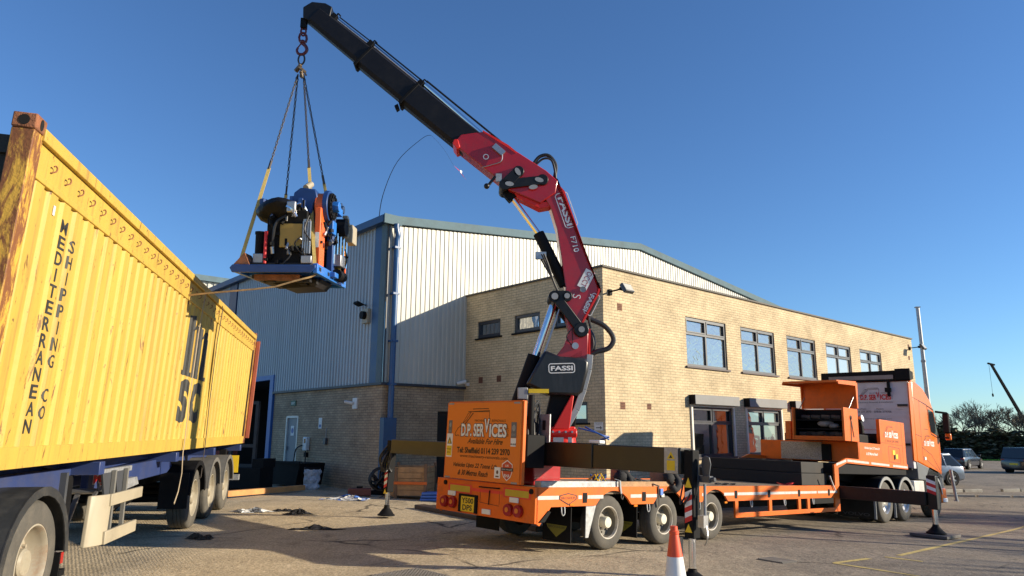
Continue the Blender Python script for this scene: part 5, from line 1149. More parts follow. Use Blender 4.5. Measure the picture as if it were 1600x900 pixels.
for q in (-.80, .74):
    fl_ = MB().box(q, q+.015, .06, .62, .13, .66).build('mud_flap', mt['blackm'], tl)
    mb = MB(); mb.mi = 0; mb.add([(q-.003, .54, .36), (q-.003, .13, .36), (q-.003, .16, .31), (q-.003, .335, .19), (q-.003, .51, .31)], [(0, 1, 2, 3, 4)]); mb.mi = 1; text_to(mb, 'BROSHUIS', (q-.005, .50, .315), RY, RZ, .33, .03, 0); mb.build('badge', [M('flap_yellow', (.22, .20, .02), .6) if 'flap_yellow' not in bpy.data.materials else bpy.data.materials['flap_yellow'], mt['ink']], fl_, smooth=0)
    MB().box(q-.0, q+.012, YB-.62, YB-.06, .13, .66).build('mud_flap', mt['blackm'], tl)
MB().prism([(-.52, .645), (-.30, .645), (-.46, .20), (-.52, .20)], .02, .035).build('flap_stay', mt['galv'], tl)
# gooseneck
def gn_side(y0, y1):
    mb = MB()
    for quad in ([(8.03, .345), (8.24, .345), (8.24, 1.30), (8.03, 1.36)], [(8.03, 1.36), (8.24, 1.30), (8.72, 1.415), (8.72, 1.53)], [(8.72, 1.53), (8.72, 1.415), (12.75, 1.315), (12.75, 1.445)]):
        mb.prism(quad, y0, y1)
    return mb
gs = gn_side(-.0, .04).build('gooseneck_side', mt['orange'], tl, smooth=0); gn_side(YG-.04, YG).build('gooseneck_side', mt['orange'], tl, smooth=0)
mb = MB()
for quad in ([(8.14, 1.345), (8.14, 1.40), (8.70, 1.50), (8.70, 1.445)], [(8.76, 1.45), (8.76, 1.50), (10.05, 1.465), (10.05, 1.415)], [(10.2, 1.41), (10.2, 1.462), (11.4, 1.428), (11.4, 1.378)], [(11.65, 1.372), (11.65, 1.424), (12.72, 1.395), (12.72, 1.343)]):
    mb.add([(a, -.003, b) for a, b in quad], [(0, 1, 2, 3)])
mb.build_each('reflective_tape', bpy.data.materials['reflective_white'], gs, smooth=0)
MB().box(8.26, 12.75, .05, YG-.05, 1.16, 1.40).build('gooseneck_deck', mt['blackm'], tl, bevel=.01)
mb = MB(); [mb.box(8.1, 12.6, y, y+.14, .98, 1.18) for y in (.65, YG-.80)]; mb.build_each('gooseneck_beams', mt['blackm'], tl)
# low orange walls on the gooseneck
lwl = MB().box(9.58, 9.63, .05, 2.60, 1.44, 1.93).build('cross_wall', mt['orange'], tl, bevel=.006)
sw = MB().box(9.63, 11.08, .045, .09, 1.44, 1.925).build('side_wall', mt['orange'], tl, bevel=.006)
mb = MB(); text_to(mb, 'Vehicles Upto 22 Tonne Lift', (9.95, .043, 1.76), ex, ez, .98, .075, .016, .3); text_to(mb, '& 30 Metres Reach', (10.05, .043, 1.63), ex, ez, .74, .07, .016, .3); mb.build('lettering', mt['inkw'], sw, smooth=0)
MB().box(9.53, 9.578, .93, 2.0, 1.46, 1.90).build('chequer_plate', M('chequer_plate', (.33, .31, .28), .4, metal=.6, var=.5, scale=42, bump=.6, bscale=60), tl)
MB().box(9.52, 9.577, .70, .93, 1.46, 1.86).build('black_flap', mt['blackm'], tl)
mb = MB()
for a, b in ((.18, .62), (.70, 1.18)): mb.box(9.56, 9.66, a, b, 1.935, 1.975)
mb.build_each('white_rail', mt['white'], tl)
# headboard cabinet
hb = MB().box(11.10, 12.90, .07, .16, 1.42, 2.57).build('cabinet', mt['orange'], tl, bevel=.01)
mW, mL = MB(), MB(); logo(mL, mW, MB(), (11.42, .067, 2.12), ex, ez, .98, .30, outline=False)
text_to(mL, 'T. 0114 239 2970', (11.42, .067, 2.0), ex, ez, .96, .06, 0); line_to(mL, (11.1, .067, 0), ex, ez, [(.52, 1.50), (.52, 1.90), (1.32, 1.86), (1.32, 1.46), (.52, 1.50)], .012); line_to(mL, (11.1, .067, 0), ex, ez, [(1.55, 1.45), (1.55, 2.55)], .014); line_to(mL, (11.1, .067, 0), ex, ez, [(0.02, 1.98), (1.55, 1.94)], .006)
mW.build('lettering', mt['inkw'], hb, smooth=0); mL.build('lettering', mt['ink'], hb, smooth=0)
mb = MB().box(11.88, 12.06, .060, .068, 1.68, 1.80); mb.box(12.10, 12.24, .060, .068, 1.58, 1.70); mb.build('notice', mt['yellow'], hb)
MB().box(11.98, 12.04, .05, .068, 1.56, 1.68).build('handle', mt['ink'], hb)
MB().box(11.2, 12.85, .17, 2.3, 1.42, 2.2).build('cabinet_body', mt['blackm'], tl); MB().box(10.15, 11.05, .30, 2.2, 1.44, 2.15).build('power_pack', mt['blackm'], tl, bevel=.03)
mb = MB(); mb.tube([(10.1, .62, 2.50), (10.12, .42, 2.60), (10.1, .22, 2.50), (10.08, .14, 2.32)], .055, 10); mb.cyl((10.05, .14, 2.34), (10.05, .13, 2.16), .07, n=12); mb.build('exhaust', mt['blackm'], tl)
MB().cyl((10.15, .32, 2.50), (10.15, .12, 2.54), .085, n=16).build('motor', mt['steel'], tl)
# toolbox locker with raised lid
lk = thing('tool_locker', 'orange steel tool locker with its lid raised standing on the trailer neck', 'locker', M=TM @ Matrix.Translation((8.95, .10, 1.935)))
mb = MB(); mb.box(0, .85, 0, .05, 0, .80); mb.box(0, .85, 1.25, 1.30, 0, .80); mb.box(.80, .85, .05, 1.25, 0, .80); mb.box(0, .80, .05, 1.25, 0, .04); mb.box(0, .03, .05, 1.25, .04, .10); mb.build('box', mt['orange'], lk, bevel=.006)
mb = MB()
mb.prism([(.80, .82), (.85, .82), (.90, 1.46), (.86, 1.50), (.82, 1.46)], .0, 1.36); mb.prism([(.90, 1.46), (.86, 1.50), (-.30, 1.43), (-.30, 1.38)], .0, 1.36); mb.prism([(.84, .82), (.78, .82), (.74, 1.38), (-.28, 1.34), (-.28, 1.40), (.86, 1.46)], -.03, .0); mb.prism([(.84, .82), (.78, .82), (.74, 1.38), (-.28, 1.34), (-.28, 1.40), (.86, 1.46)], 1.36, 1.39)
mb.build('lid', mt['orange'], lk)
mb = MB(); mb.cyl((.35, .03, .75), (.72, .03, 1.1), .012); mb.cyl((.35, 1.27, .75), (.72, 1.27, 1.1), .012); mb.build_each('gas_strut', mt['steel'], lk)
for z in (.26, .48): MB().box(.1, .8, .06, 1.24, z, z+.025).build_each('shelf', mt['blackm'], lk)
mb = MB()
for i in range(7): mb.cyl((.2+.08*(i % 3), .12+.15*i, .15+.03*(i % 2)), (.25, .30+.15*i, .16), .06, n=8)
for i in range(4): mb.cyl((.2, .15+.25*i, .56), (.22, .38+.25*i, .58), .05, n=8)
mb.build_each('tools', M('tools_dark', (.05, .04, .035), .7, var=.6, scale=9), lk)
mb = MB(); mb.sph((.22, .55, .42), .12, .8, 1.8, .7, jit=.15); mb.sph((.24, .35, .36), .10, .8, 1.5, .6, jit=.15); mb.build('rag', M('rag_grey', (.22, .20, .19), .9, var=.4, scale=8), lk, smooth=60)
mb = MB(); mb.tube([(.38, -.012, .62), (.36, -.012, .58), (.38, -.012, .52), (.42, -.012, .56), (.40, -.012, .62)], .010, 6); mb.tube([(.39, -.01, .52), (.36, -.012, .1), (.34, -.012, .0)], .008, 6); mb.tube([(.41, -.01, .50), (.52, -.012, .1)], .008, 6); mb.build('hanging_chain', mt['chain'], lk)
MB().box(9.0, 9.1, 1.46, 1.60, 1.94, 2.40).build('side_post', mt['orange'], tl)
MB().box(.70, .79, .06, 1.24, .05, .78).build('shade_lining', mt['blackm'], lk)  # black panels added so the locker interior reads as deep shade
MB().box(.1, .7, .05, .06, .05, .78).box(.1, .7, 1.24, 1.25, .05, .78).build('shade_lining', mt['blackm'], lk)
# steel plates stacked on the deck before the gooseneck
sp_ = thing('steel_plate_stack', 'stack of thick black steel plates lying on the deck in front of the trailer neck', 'steel plates', M=TM @ Matrix.Translation((6.75, .18, .90)))
mb = MB().box(.10, 1.22, .05, 2.45, .26, .50); mb.build('top_plate', M('plate_black', (.010, .008, .007), .7, var=.4, dirt=.4, dirtcol=(.04, .025, .015)), sp_, bevel=.01); MB().box(0, 1.24, 0, 2.55, .0, .255).build('bottom_plate', bpy.data.materials['plate_black'], sp_, bevel=.01)
mb = MB(); mb.tube([(.2, .3, .52), (.35, .6, .515), (.2, .9, .52), (.5, 1.2, .515), (.4, 1.7, .52)], .015, 6); mb.build('chain', mt['chain'], sp_)
# ramp prop near neck
MB().bar((7.86, -.02, .90), (7.70, -.02, 1.12), .03, .02).bar((7.70, -.02, 1.12), (7.95, -.03, .80), .02, .02).build('neck_prop', mt['galv'], tl)
# front stabiliser on the neck
stb = MB().box(8.22, 8.44, -1.78, .4, .62, .90).build('stabiliser_beam', mt['black'], tl, bevel=.012)
lg = MB().box(8.30, 8.48, -1.97, -1.79, .55, 1.24).build('leg_housing', mt['black'], tl, bevel=.012)
lg2 = MB().box(8.34, 8.44, -1.975, -1.97, .70, .98); 
mb = MB()
for k in range(4):
    mb.mi = k % 2; z0 = .84+k*.07
    mb.add([(8.296, -1.965, z0), (8.296, -1.795, z0+.06), (8.296, -1.795, z0+.13), (8.296, -1.965, z0+.07)], [(0, 1, 2, 3)])
mb.build('warning_stripes', [mt['inkr'], mt['inkw']], lg, smooth=0)
MB().cyl((8.39, -1.88, .56), (8.39, -1.88, .20), .055, n=18).build('jack_rod', mt['chrome'], lg)
MB().lathe([(.05, .30), (.07, .24), (.10, .20), (.17, .13), (.19, .12), (.19, .10), (.01, .10)], (8.39, -1.88, -.03), n=18).build('foot', mt['blackm'], lg)
pd = MB().box(8.02, 8.95, -2.18, -1.48, .0, .06).build('spreader_pad', M('pad_grey', (.10, .09, .08), .75, var=.3), bevel=.008); pd.matrix_world = TM; tag(pd, 'black square spreader board under the front stabiliser foot', 'pad')
# ------------------------------------------------------------------ objects lying on the deck
def onT(x, y, z, rz=0): return TM @ Matrix.Translation((x, y, z)) @ Matrix.Rotation(rz, 4, 'Z')
dr = thing('pipe_drum', 'rusty orange drum resting on the trailer deck behind the near outrigger beam', 'drum', M=onT(.80, .45, .90)); mb = MB(); mb.lathe([(.001, .0), (.15, 0), (.155, .01), (.155, .24), (.15, .25), (.001, .25)], (0, 0, 0), n=24); mb.build('body', M('drum_terracotta', (.40, .17, .08), .6, var=.2, dirt=.3), dr)
dr = thing('pipe_drum', 'brown tub nearer the second wheel behind the outrigger beam', 'drum', M=onT(1.75, .32, .90)); mb = MB(); mb.lathe([(.001, .0), (.17, 0), (.19, .25), (.17, .25), (.15, .02)], (0, 0, 0), n=24); mb.build('body', M('tub_brown', (.36, .20, .12), .6, var=.2, dirt=.3), dr)
for (x, y, lab, sd) in ((.55, .28, 'black glove draped beside the orange drum', 1), (1.62, .10, 'black work jacket hanging over the trailer edge above the second wheel', 2)):
    r_ = random.Random(sd); mb = MB(); mb.tube([(0, 0, .18), (.08, -.05, .22), (.16, -.08, .12), (.12, -.15, .02), (.0, -.16, -.06), (-.06, -.13, .0)], .055, 8); mb.tube([(.15, -.08, .14), (.30, -.12, .06), (.36, -.13, .1)], .04, 7); mb.sph((.02, -.03, .12), .11, 1.2, .8, .9, jit=.2)
    t = thing('work_jacket' if sd == 2 else 'glove', lab, 'jacket' if sd == 2 else 'glove', M=onT(x, y, .92)); mb.build('fabric', M('fabric_black', (.018, .018, .02), .85) if 'fabric_black' not in bpy.data.materials else bpy.data.materials['fabric_black'], t, smooth=60)
ys = thing('ratchet_strap', 'yellow ratchet straps heaped with blue rope above the rearmost wheel', 'strap', M=onT(.0, .28, .93)); mb = MB(); r_ = random.Random(8)
for k in range(7): mb.ribbon([(-.18+k*.045+r_.uniform(-.03, .03), r_.uniform(-.1, .1), 0), (-.12+k*.04, r_.uniform(-.1, .1), .12+r_.uniform(0, .05)), (-.05+k*.045, r_.uniform(-.1, .1), .03)], .04, .008, (.3, 1, 0))
mb.build('webbing', mt['yellow'], ys); mb = MB(); mb.tube([(.05+.09*math.cos(a), .09*math.sin(a*1.3), .09+.06*math.sin(a*2.1)) for a in [i*.8 for i in range(22)]], .010, 5); mb.build('rope', mt['blue'], ys)
ls = thing('lashing_strap', 'grey strap and hook hanging down the orange rail above the rear wheel', 'strap', M=onT(.22, -.012, .90)); MB().ribbon([(0, .1, .12), (0, -.005, .10), (.01, -.006, .0), (.03, -.008, -.09)], .035, .006).build('webbing', mt['greyp'], ls); mb = MB(); mb.tube([(.03, -.01, -.09), (.02, -.01, -.14), (.05, -.01, -.17), (.07, -.01, -.13)], .01, 5); mb.build('hook', mt['chain'], ls)
ls = thing('lashing_strap', 'dark strap with blue ratchet hanging down the rail between the first two wheels', 'strap', M=onT(1.22, -.012, .90)); MB().ribbon([(-.4, .15, .14), (-.1, .08, .06), (0, -.006, .02), (.01, -.008, -.3)], .035, .006).build('webbing', mt['chain'], ls); MB().box(.02, .09, -.03, -.01, -.12, -.02).build('ratchet', mt['plasticblue'], ls)
gl = thing('chain_pile', 'small heap of dark chain lying on the empty deck before the neck', 'chain', M=onT(3.75, .45, .90)); mb = MB()
for k in range(14): mb.tube([(k*.05+.03*math.cos(a), .03*math.sin(a)+.04*math.sin(k), .02+.012*math.sin(a*2+k)) for a in (0, 1.57, 3.14, 4.71)], .009, 5, closed=True)
mb.build('links', mt['chain'], gl)
mb = MB(); r_ = random.Random(12)
rp = thing('rope', 'red rope and chain left on the deck in front of the black steel plates', 'rope', M=onT(6.1, .35, .905)); mb.tube([(i*.09, .12*math.sin(i*1.3), .02+.02*math.sin(i*2.)) for i in range(10)], .012, 5); mb.build('strand', mt['inkr'], rp)

# ------------------------------------------------------------------ orange tractor lorry
lo_ = thing('tractor_lorry', 'orange high roof tractor lorry with white cab back hitched to the trailer', 'lorry', M=TM)
mb = MB(); mb.prism([(13.62, 1.52), (15.72, 1.17), (15.80, 1.75), (15.76, 2.28), (15.46, 3.05), (15.16, 3.37), (14.62, 3.68), (14.1, 3.80), (13.62, 3.84)], .03, 2.47)
cb = mb.build('cab', mt['cab'], lo_, bevel=.06)
mb = MB(); mb.prism([(13.62, 1.05), (14.32, 1.02), (14.38, 1.18), (14.60, 1.36), (14.92, 1.42), (15.24, 1.34), (15.44, 1.12), (15.50, .60), (15.76, .50), (15.80, 1.10), (15.68, 1.20), (13.62, 1.54)], .035, 2.465)
lowc = mb.build('lower_cab', M('cab_grey', (.10, .11, .12), .5, var=.1, dirt=.3), lo_, bevel=.02)
MB().box(15.45, 15.92, .02, 2.48, .38, .82).build('bumper', mt['cab'], lo_, bevel=.05); MB().box(15.55, 15.94, .0, .25, .40, .52).build('corner_lamp', mt['inkw'], lo_, bevel=.02)
mudguard(lo_, 14.93, .53, .61, .02, .40, M('arch_grey', (.32, .33, .32), .5), 12, 170)
# side deflector strip between cab and cab back, roof visor seen from behind
MB().prism([(13.36, 1.56), (13.61, 1.53), (13.61, 3.84), (13.36, 3.72)], .02, .06).build('side_deflector', mt['cab'], lo_, bevel=.008); MB().prism([(13.36, 1.56), (13.61, 1.53), (13.61, 3.84), (13.36, 3.72)], 2.44, 2.48).build('side_deflector', mt['cab'], lo_, bevel=.008)
bk_ = MB()
bk_.box(13.42, 13.60, .06, 2.44, 1.35, 3.78)
for i in range(9): bk_.box(13.412, 13.42, .06, .95, 1.45+i*.22, 1.452+i*.22+.10)
bw = bk_.build('cab_back', M('cab_back_white', (.62, .60, .62), .45, var=.05, dirt=.25), lo_, smooth=0)
xo2 = 13.408; mR, mK, mo_ = MB(), MB(), MB(); logo(mK, mR, MB(), (xo2, 1.40, 3.26), RY, RZ, .92, .34)
text_to(mK, 'Machinery Removals & Installations', (xo2, 1.46, 3.16), RY, RZ, .98, .055, 0, .3)
for tx, la, w_ in (('Sheffield', 1.50, .26), ('Mobile', .95, .2)): text_to(mK, tx, (xo2, la, 2.98), RY, RZ, w_, .04, 0)
text_to(mK, '0114 239 2970', (xo2, 1.58, 2.89), RY, RZ, .48, .06, .01); text_to(mK, '07836 379706', (xo2, 1.02, 2.89), RY, RZ, .48, .06, .01)
text_to(mK, 'www.machinery-removals.com', (xo2, 1.56, 2.69), RY, RZ, 1.02, .045, 0); text_to(mR, 'info@machinery-removals.com', (xo2, 1.50, 2.38), RY, RZ, 1.0, .045, 0)
mR.build('lettering', mt['inkr'], bw, smooth=0); mK.build('lettering', mt['inkgrey'], bw, smooth=0)
mb = MB()
for la, z in ((.26, 3.10), (.26, 2.0), (.26, 1.33)): mb.box(13.36, 13.41, la-.16, la+.10, z-.03, z+.03)
mb.build_each('hinge_bar', mt['ink'], bw)
mb = MB().box(13.32, 13.40, .98-.03, .98+.03, 3.36, 3.86).box(13.28, 13.40, .92, 1.06, 3.48, 3.60); 
mb.v = [(x, y-.42, z) for x, y, z in mb.v]; mb.build('strut', mt['blackm'], lo_)
vs = MB(); vs.prism([(13.34, 3.79), (13.62, 3.86), (13.62, 4.06), (13.34, 4.10)], -.04, 2.5); vs.prism([(13.62, 3.86), (13.9, 3.83), (13.7, 3.98), (13.62, 4.04)], .1, 2.4); vs.box(13.30, 13.36, -.05, .35, 3.82, 4.14)
vs.build('roof_visor', mt['blackm'], lo_, bevel=.01); MB().box(13.31, 13.338, .40, 2.25, 3.85, 3.97).build('visor_trim', M('visor_grey', (.25, .22, .20), .6), lo_)
mb = MB(); mb.add([(x, .022, z) for x, z in ((14.88, 3.09), (15.30, 3.02), (15.60, 2.32), (15.02, 2.42), (14.90, 2.75))], [(0, 1, 2, 3, 4)]); mb.add([(x, 2.478, z) for x, z in ((14.88, 3.09), (15.30, 3.02), (15.60, 2.32), (15.02, 2.42), (14.90, 2.75))], [(0, 1, 2, 3, 4)]); mb.build('door_window', mt['carglass'], cb, smooth=0)
mb = MB(); line_to(mb, (0, .026, 0), ex, ez, [(14.80, 3.18), (15.34, 3.10), (15.66, 2.28)], .03); line_to(mb, (0, .026, 0), ex, ez, [(14.80, 3.18), (14.86, 2.7), (15.0, 2.36), (15.62, 2.26)], .03)
mb.build('window_seal', mt['blackm'], cb, smooth=0)
mb = MB()
for pts_ in ([(14.12, 3.30), (14.12, 1.50)], [(14.12, 3.28), (14.80, 3.18)], [(13.64, 3.34), (14.7, 3.22), (15.28, 3.07)], [(14.12, 1.95), (14.9, 1.75), (15.5, 1.34)], [(13.64, 2.30), (14.12, 2.25)], [(14.12, 1.70), (15.4, 1.30)], [(14.4, 2.48), (14.75, 2.48)], [(15.62, 2.26), (15.66, 1.3)]): line_to(mb, (0, .026, 0), ex, ez, pts_, .014)
mb.build('panel_seam', mt['ink'], cb, smooth=0)
mW, mK = MB(), MB(); logo(mK, mW, MB(), (14.28, .024, 2.0), ex, ez, .92, .30, outline=False); mK.build('lettering', mt['ink'], cb, smooth=0); mW.build('lettering', mt['inkw'], cb, smooth=0)
MB().box(14.22, 14.36, .012, .028, 1.60, 1.68).build('marker_lamp', mt['inkw'], cb)
MB().add([(15.765, .35, 2.32), (15.765, 2.15, 2.32), (15.485, 2.10, 3.05), (15.485, .40, 3.05)], [(0, 1, 2, 3)]).build('windscreen', mt['carglass'], lo_, smooth=0)
mr = MB().box(15.72, 15.84, -.26, -.09, 2.42, 3.04); mr = mr.build('wing_mirror', mt['blackm'], lo_, bevel=.04); MB().box(15.74, 15.86, -.27, -.12, 2.22, 2.42).build('lower_mirror', mt['cab'], mr, bevel=.03)
MB().bar((15.5, .02, 3.05), (15.74, -.22, 3.02), .05, .06).bar((15.62, .02, 2.30), (15.74, -.22, 2.28), .04, .04).build('mirror_arm', mt['blackm'], mr)
MB().box(15.712, 15.718, -.25, -.10, 2.46, 2.98).build('mirror_glass', mt['black'], mr)
mb = MB(); [mb.box(9.6, 15.4, y, y+.1, .62, .92) for y in (.82, YG-.92)]; mb.build_each('chassis', mt['blackm'], lo_)
MB().cyl((11.7, 1.25, .95), (11.7, 1.25, 1.05), .5, n=24).build('fifth_wheel', mt['blackm'], lo_)
mt['rimd'] = M('aluminium_rim', (.62, .61, .58), .3, metal=.7, var=.1, dirt=.4, dscale=7)
def drive(x):
    for y, s in ((.0, 1), (YG, -1)):
        tw = wheel_mb(.505, .30, .29, 0, s); d2 = wheel_mb(.505, .30, .29, s*.34, s); tw.add(d2.v, d2.f); t = tw.build('wheel', mt['rubber_dusty'], lo_, smooth=40); t.location = (x, y, .49)
        m_ = MB().lathe([(.295, .008), (.285, .003), (.27, .02), (.255, .08), (.17, .15), (.15, .15), (.13, .11), (.01, .11)], (0, 0, 0), (0, s, 0), 36)
        for k in range(10): a = 6.283*k/10; m_.cyl((.20*math.cos(a), s*.15, .20*math.sin(a)), (.20*math.cos(a), s*.10, .20*math.sin(a)), .018, n=6)
        m_.build('rim', mt['rimd'], t); MB().lathe([(.09, .11), (.085, .0), (.001, -.01)], (0, 0, 0), (0, s, 0), 20).build('hub', mt['rimd'], t)
drive(11.02); drive(12.38)
for x in (11.02, 12.38):
    mudguard(lo_, x, .50, .60, -.01, .64, mt['blackm'], 12, 168, lip=False); mudguard(lo_, x, .50, .60, -.03, -.012, M('guard_lip', (.26, .26, .25), .5) if 'guard_lip' not in bpy.data.materials else bpy.data.materials['guard_lip'], 12, 168)
    mudguard(lo_, x, .50, .60, YG-.64, YG, mt['blackm'], 12, 168)
    for y in (.15, .3, .45): mudguard(lo_, x, .50, .605, y, y+.03, bpy.data.materials['guard_lip'], 95, 150, lip=False)
fp = MB().box(10.28, 10.30, .0, .92, .10, .74).build('mud_flap', mt['black'], lo_); mb = MB(); text_to(mb, 'VOLVO', (10.277, .80, .15), RY, RZ, .66, .075, .02); mb.build('lettering', M('flap_grey', (.07, .07, .07), .6), fp, smooth=0)
MB().box(10.27, 10.29, -.02, .03, .10, .62).build('flap_stay', mt['greyp'], fp); MB().box(11.62, 11.64, .0, .62, .10, .70).build('mud_flap', mt['black'], lo_); MB().box(11.60, 11.62, -.02, .03, .10, .60).build('flap_stay', mt['greyp'], lo_)
for y, s in ((.02, 1), (YG-.02, -1)):
    t = make_wheel(lo_, (14.93, y, .49), .505, .31, .29, .06, (mt['rubber_dusty'], mt['hubw'], mt['hubw']), s, hubout=.03, hubr=.10)
mb = MB(); mb.cyl((12.98, .32, .76), (13.30, .32, .76), .25, n=20); mb.box(13.34, 14.15, .06, .7, .50, 1.02); mb.build('fuel_tank', M('tank_white', (.62, .60, .55), .4, var=.06, dirt=.35), lo_, bevel=.03)
mb = MB()
for q in (13.0, 13.12, 13.26): mb.lathe([(.255, 0), (.262, .02), (.255, .04)], (q, .32, .76), (1, 0, 0), 20)
mb.build_each('tank_band', mt['greyp'], lo_); MB().box(14.14, 14.40, .05, .5, .38, 1.1).build('step', mt['blackm'], lo_, bevel=.01)
MB().cyl((15.98, -.12, 1.36), (16.16, -.16, .46), .045, n=12).box(16.12, 16.24, -.2, -.1, .44, .47).build_each('front_bar', mt['galv'], lo_)

# ------------------------------------------------------------------ loader crane (frame: x along the boom plane to the left, y toward the camera, z up)
CB = azv(-92); CY = Vector((0, 0, 1)).cross(CB); KM = frame(CB, CY, (0, 0, 1), (.16, 11.38, 0))
kr = thing('loader_crane', 'red and black folding loader crane mounted behind the orange advert board', 'crane', M=KM)
KI = KM.inverted(); TK = KI @ TM           # trailer frame -> crane frame
def inT(mb): mb.v = [tuple(TK @ Vector(v)) for v in mb.v]; return mb
cut = lambda P, dx=0, dz=0: [(a+dx, b+dz) for a, b in P]
mt['beam'] = M('outrigger_brown_black', (.016, .012, .008), .38, var=.2, dirt=.4, dirtcol=(.05, .035, .018), dscale=2)
# base and column
inT(mb := MB().box(-1.20, -.62, .45, 1.75, .90, 1.52)).build('base_frame', mt['red'], kr, bevel=.02)
mb = MB(); mb.cyl((-.62, 0, 1.3), (-.62, 0, 1.62), .27, .24, n=24); mb.cyl((-.46, .20, 1.62), (-.86, .20, 1.62), .07, n=16); mb.box(-.84, -.44, -.2, .20, 1.55, 1.72); mb.build('slew_base', mt['red_bright'], kr, bevel=.015)
mb = MB(); mb.prism([(-.84, 1.68), (-.34, 1.68), (-.60, 2.75), (-.98, 2.95), (-1.00, 2.6)], -.15, .13); mb.build('column', mt['blackm'], kr, bevel=.015)
mb = MB(); mb.prism([(-.48, 1.68), (-.74, 1.68), (-.82, 2.20), (-.79, 2.22)], .16, .24); mb.build('column_brace', mt['red_bright'], kr, bevel=.01)
mb = MB(); [mb.cyl((-.48-.1*i, .24, 1.64), (-.48-.1*i, .29, 1.64), .018, n=8) for i in range(4)]; mb.obox((-.56, .3, 1.52), (.16, .05, .07)); mb.obox((-.74, .3, 1.50), (.06, .05, .12)); mb.build_each('base_bolts', mt['steel'], kr)
P = [(-.36, 2.92), (-.61, 2.82), (-1.00, 2.80), (-1.07, 2.74), (-1.05, 2.58), (-.96, 2.26), (-.88, 2.20), (-.42, 2.21), (-.06, 2.37)]
cv = MB().prism(P, -.24, .26).build('cover', mt['blacks'], kr, bevel=.045)
yl = .265
def k_text(mb, body, o, ang, w, h, y=yl, bold=.02, spacing=1.0):
    # reading direction to the viewer's right is -x in this frame
    a = R(ang); r_ = Vector((-math.cos(a), 0, math.sin(a))); u_ = Vector((math.sin(a), 0, math.cos(a)))
    text_to(mb, body, Vector((o[0], y, o[1])), r_, u_, w, h, bold, 0, spacing)
def k_box(mb, o, ang, w, h, t, y=yl):
    a = R(ang); r_ = Vector((-math.cos(a), 0, math.sin(a))); u_ = Vector((math.sin(a), 0, math.cos(a))); c = min(w, h)*.16
    pts_ = [(c, 0), (w-c, 0), (w, c), (w, h-c), (w-c, h), (c, h), (0, h-c), (0, c), (c, 0)]
    line_to(mb, (o[0], y, o[1]), r_, u_, pts_, t)
mb = MB(); k_text(mb, 'FASSI', (-.455, 2.585), 2, .35, .075, bold=.03); k_box(mb, (-.425, 2.55), 2, .41, .145, .014); mb.build('lettering', mt['inkw'], cv, smooth=0)
mb = MB(); mb.box(-.42, -.10, .262, .268, 2.235, 2.30); mb.build('yellow_label', mt['yellow'], cv)
mb = MB(); [mb.bar(a, b, .07, .10, side=(0, 1, 0)) for a, b in zip([(-1.10, .12, 2.86), (-1.07, .14, 2.62), (-.98, .16, 2.30), (-.86, .18, 1.98)], [(-1.07, .14, 2.62), (-.98, .16, 2.30), (-.86, .18, 1.98), (-.70, .20, 1.72)])]; mb.build('hose_guard', mt['greyp'], kr, bevel=.006)
inT(mb := MB().box(-1.05, -1.03, .30, .52, 1.52, 1.93)).build('control_plate', mt['galv'], kr)
inT(mb := MB().box(-1.06, -1.051, .38, .44, 1.70, 1.84)).build('plate_slot', mt['ink'], kr)
mb = MB(); mb.box(-1.45, -1.08, .35, 1.05, 1.15, 1.62); mb.box(-1.42, -1.15, .55, .95, 1.62, 2.08); mb.cyl((-1.3, .45, 1.6), (-1.3, .45, 2.2), .05, n=8); inT(mb).build('valve_bank', mt['blackm'], kr, bevel=.015)
mb = MB(); r_ = random.Random(5)
for k in range(9):
    a = (-1.35+.04*k, .50+.06*(k % 3), 1.15); mb.tube([a, (a[0]-.05+r_.uniform(-.05, .05), a[1]-.1, 1.5), (a[0]+.1, a[1]+.05, 1.85+r_.uniform(-.1, .1)), (-.9, .7, 2.05+r_.uniform(-.1, .1))], .016, 6)
inT(mb).build_each('hoses', mt['hose'], kr)
mb = MB().box(-.09, .07, .14, .26, 2.14, 2.32); mb.build('sensor_box', mt['greyp'], kr, bevel=.01)
mb = MB(); mb.tube([(-1.02, 0, 1.72), (-1.25, .1, 1.60), (-1.4, .0, 1.56), (-1.28, -.1, 1.52)], .014, 6); mb.tube([(-.9, .1, 1.7), (-1.2, .16, 1.62), (-1.38, .12, 1.52)], .012, 6); mb.build_each('loose_hose', mt['blue'], kr)
# main lift cylinder
mc = MB().cyl((.10, -.10, 1.95), (-.22, -.10, 2.86), .115, n=20).build('lift_cylinder', mt['blackm'], kr); MB().cyl((-.22, -.10, 2.80), (-.545, -.10, 3.74), .062, n=20).build('piston_rod', mt['chrome'], mc); MB().cyl((-.36, .07, 2.86), (-.66, .07, 3.72), .018, n=8).build('pipe', mt['steel'], mc)
MB().bar((.18, -.1, 1.9), (-.6, -.1, 1.55), .16, .14).build('cylinder_foot', mt['blackm'], kr)
# inner boom, lower piece
ib = MB().prism([(-.70, 3.60), (-1.02, 3.36), (-1.08, 3.20), (-1.06, 2.76), (-.52, 2.80), (-.68, 3.00), (-.77, 3.25)], -.13, .13).build('column_head', mt['red'], kr, bevel=.012)
MB().prism([(-1.085, 3.30), (-1.12, 3.28), (-1.11, 2.84), (-1.08, 2.84)], -.10, .11).build('lit_edge', mt['red_bright'], kr)  # sunlit edge of the column head, put into the colour
MB().cyl((-.86, .13, 3.00), (-.86, .17, 3.00), .055, n=12).build('gland', mt['steel'], kr)
mb = MB(); mb.tube([(-.80, .14, 3.02), (-.72, .15, 3.15), (-.83, .14, 3.30)], .008, 5); mb.cyl((-.82, .15, 3.02), (-.82, .15, 3.28), .006, n=5); mb.build('thin_hose', mt['hose'], kr)
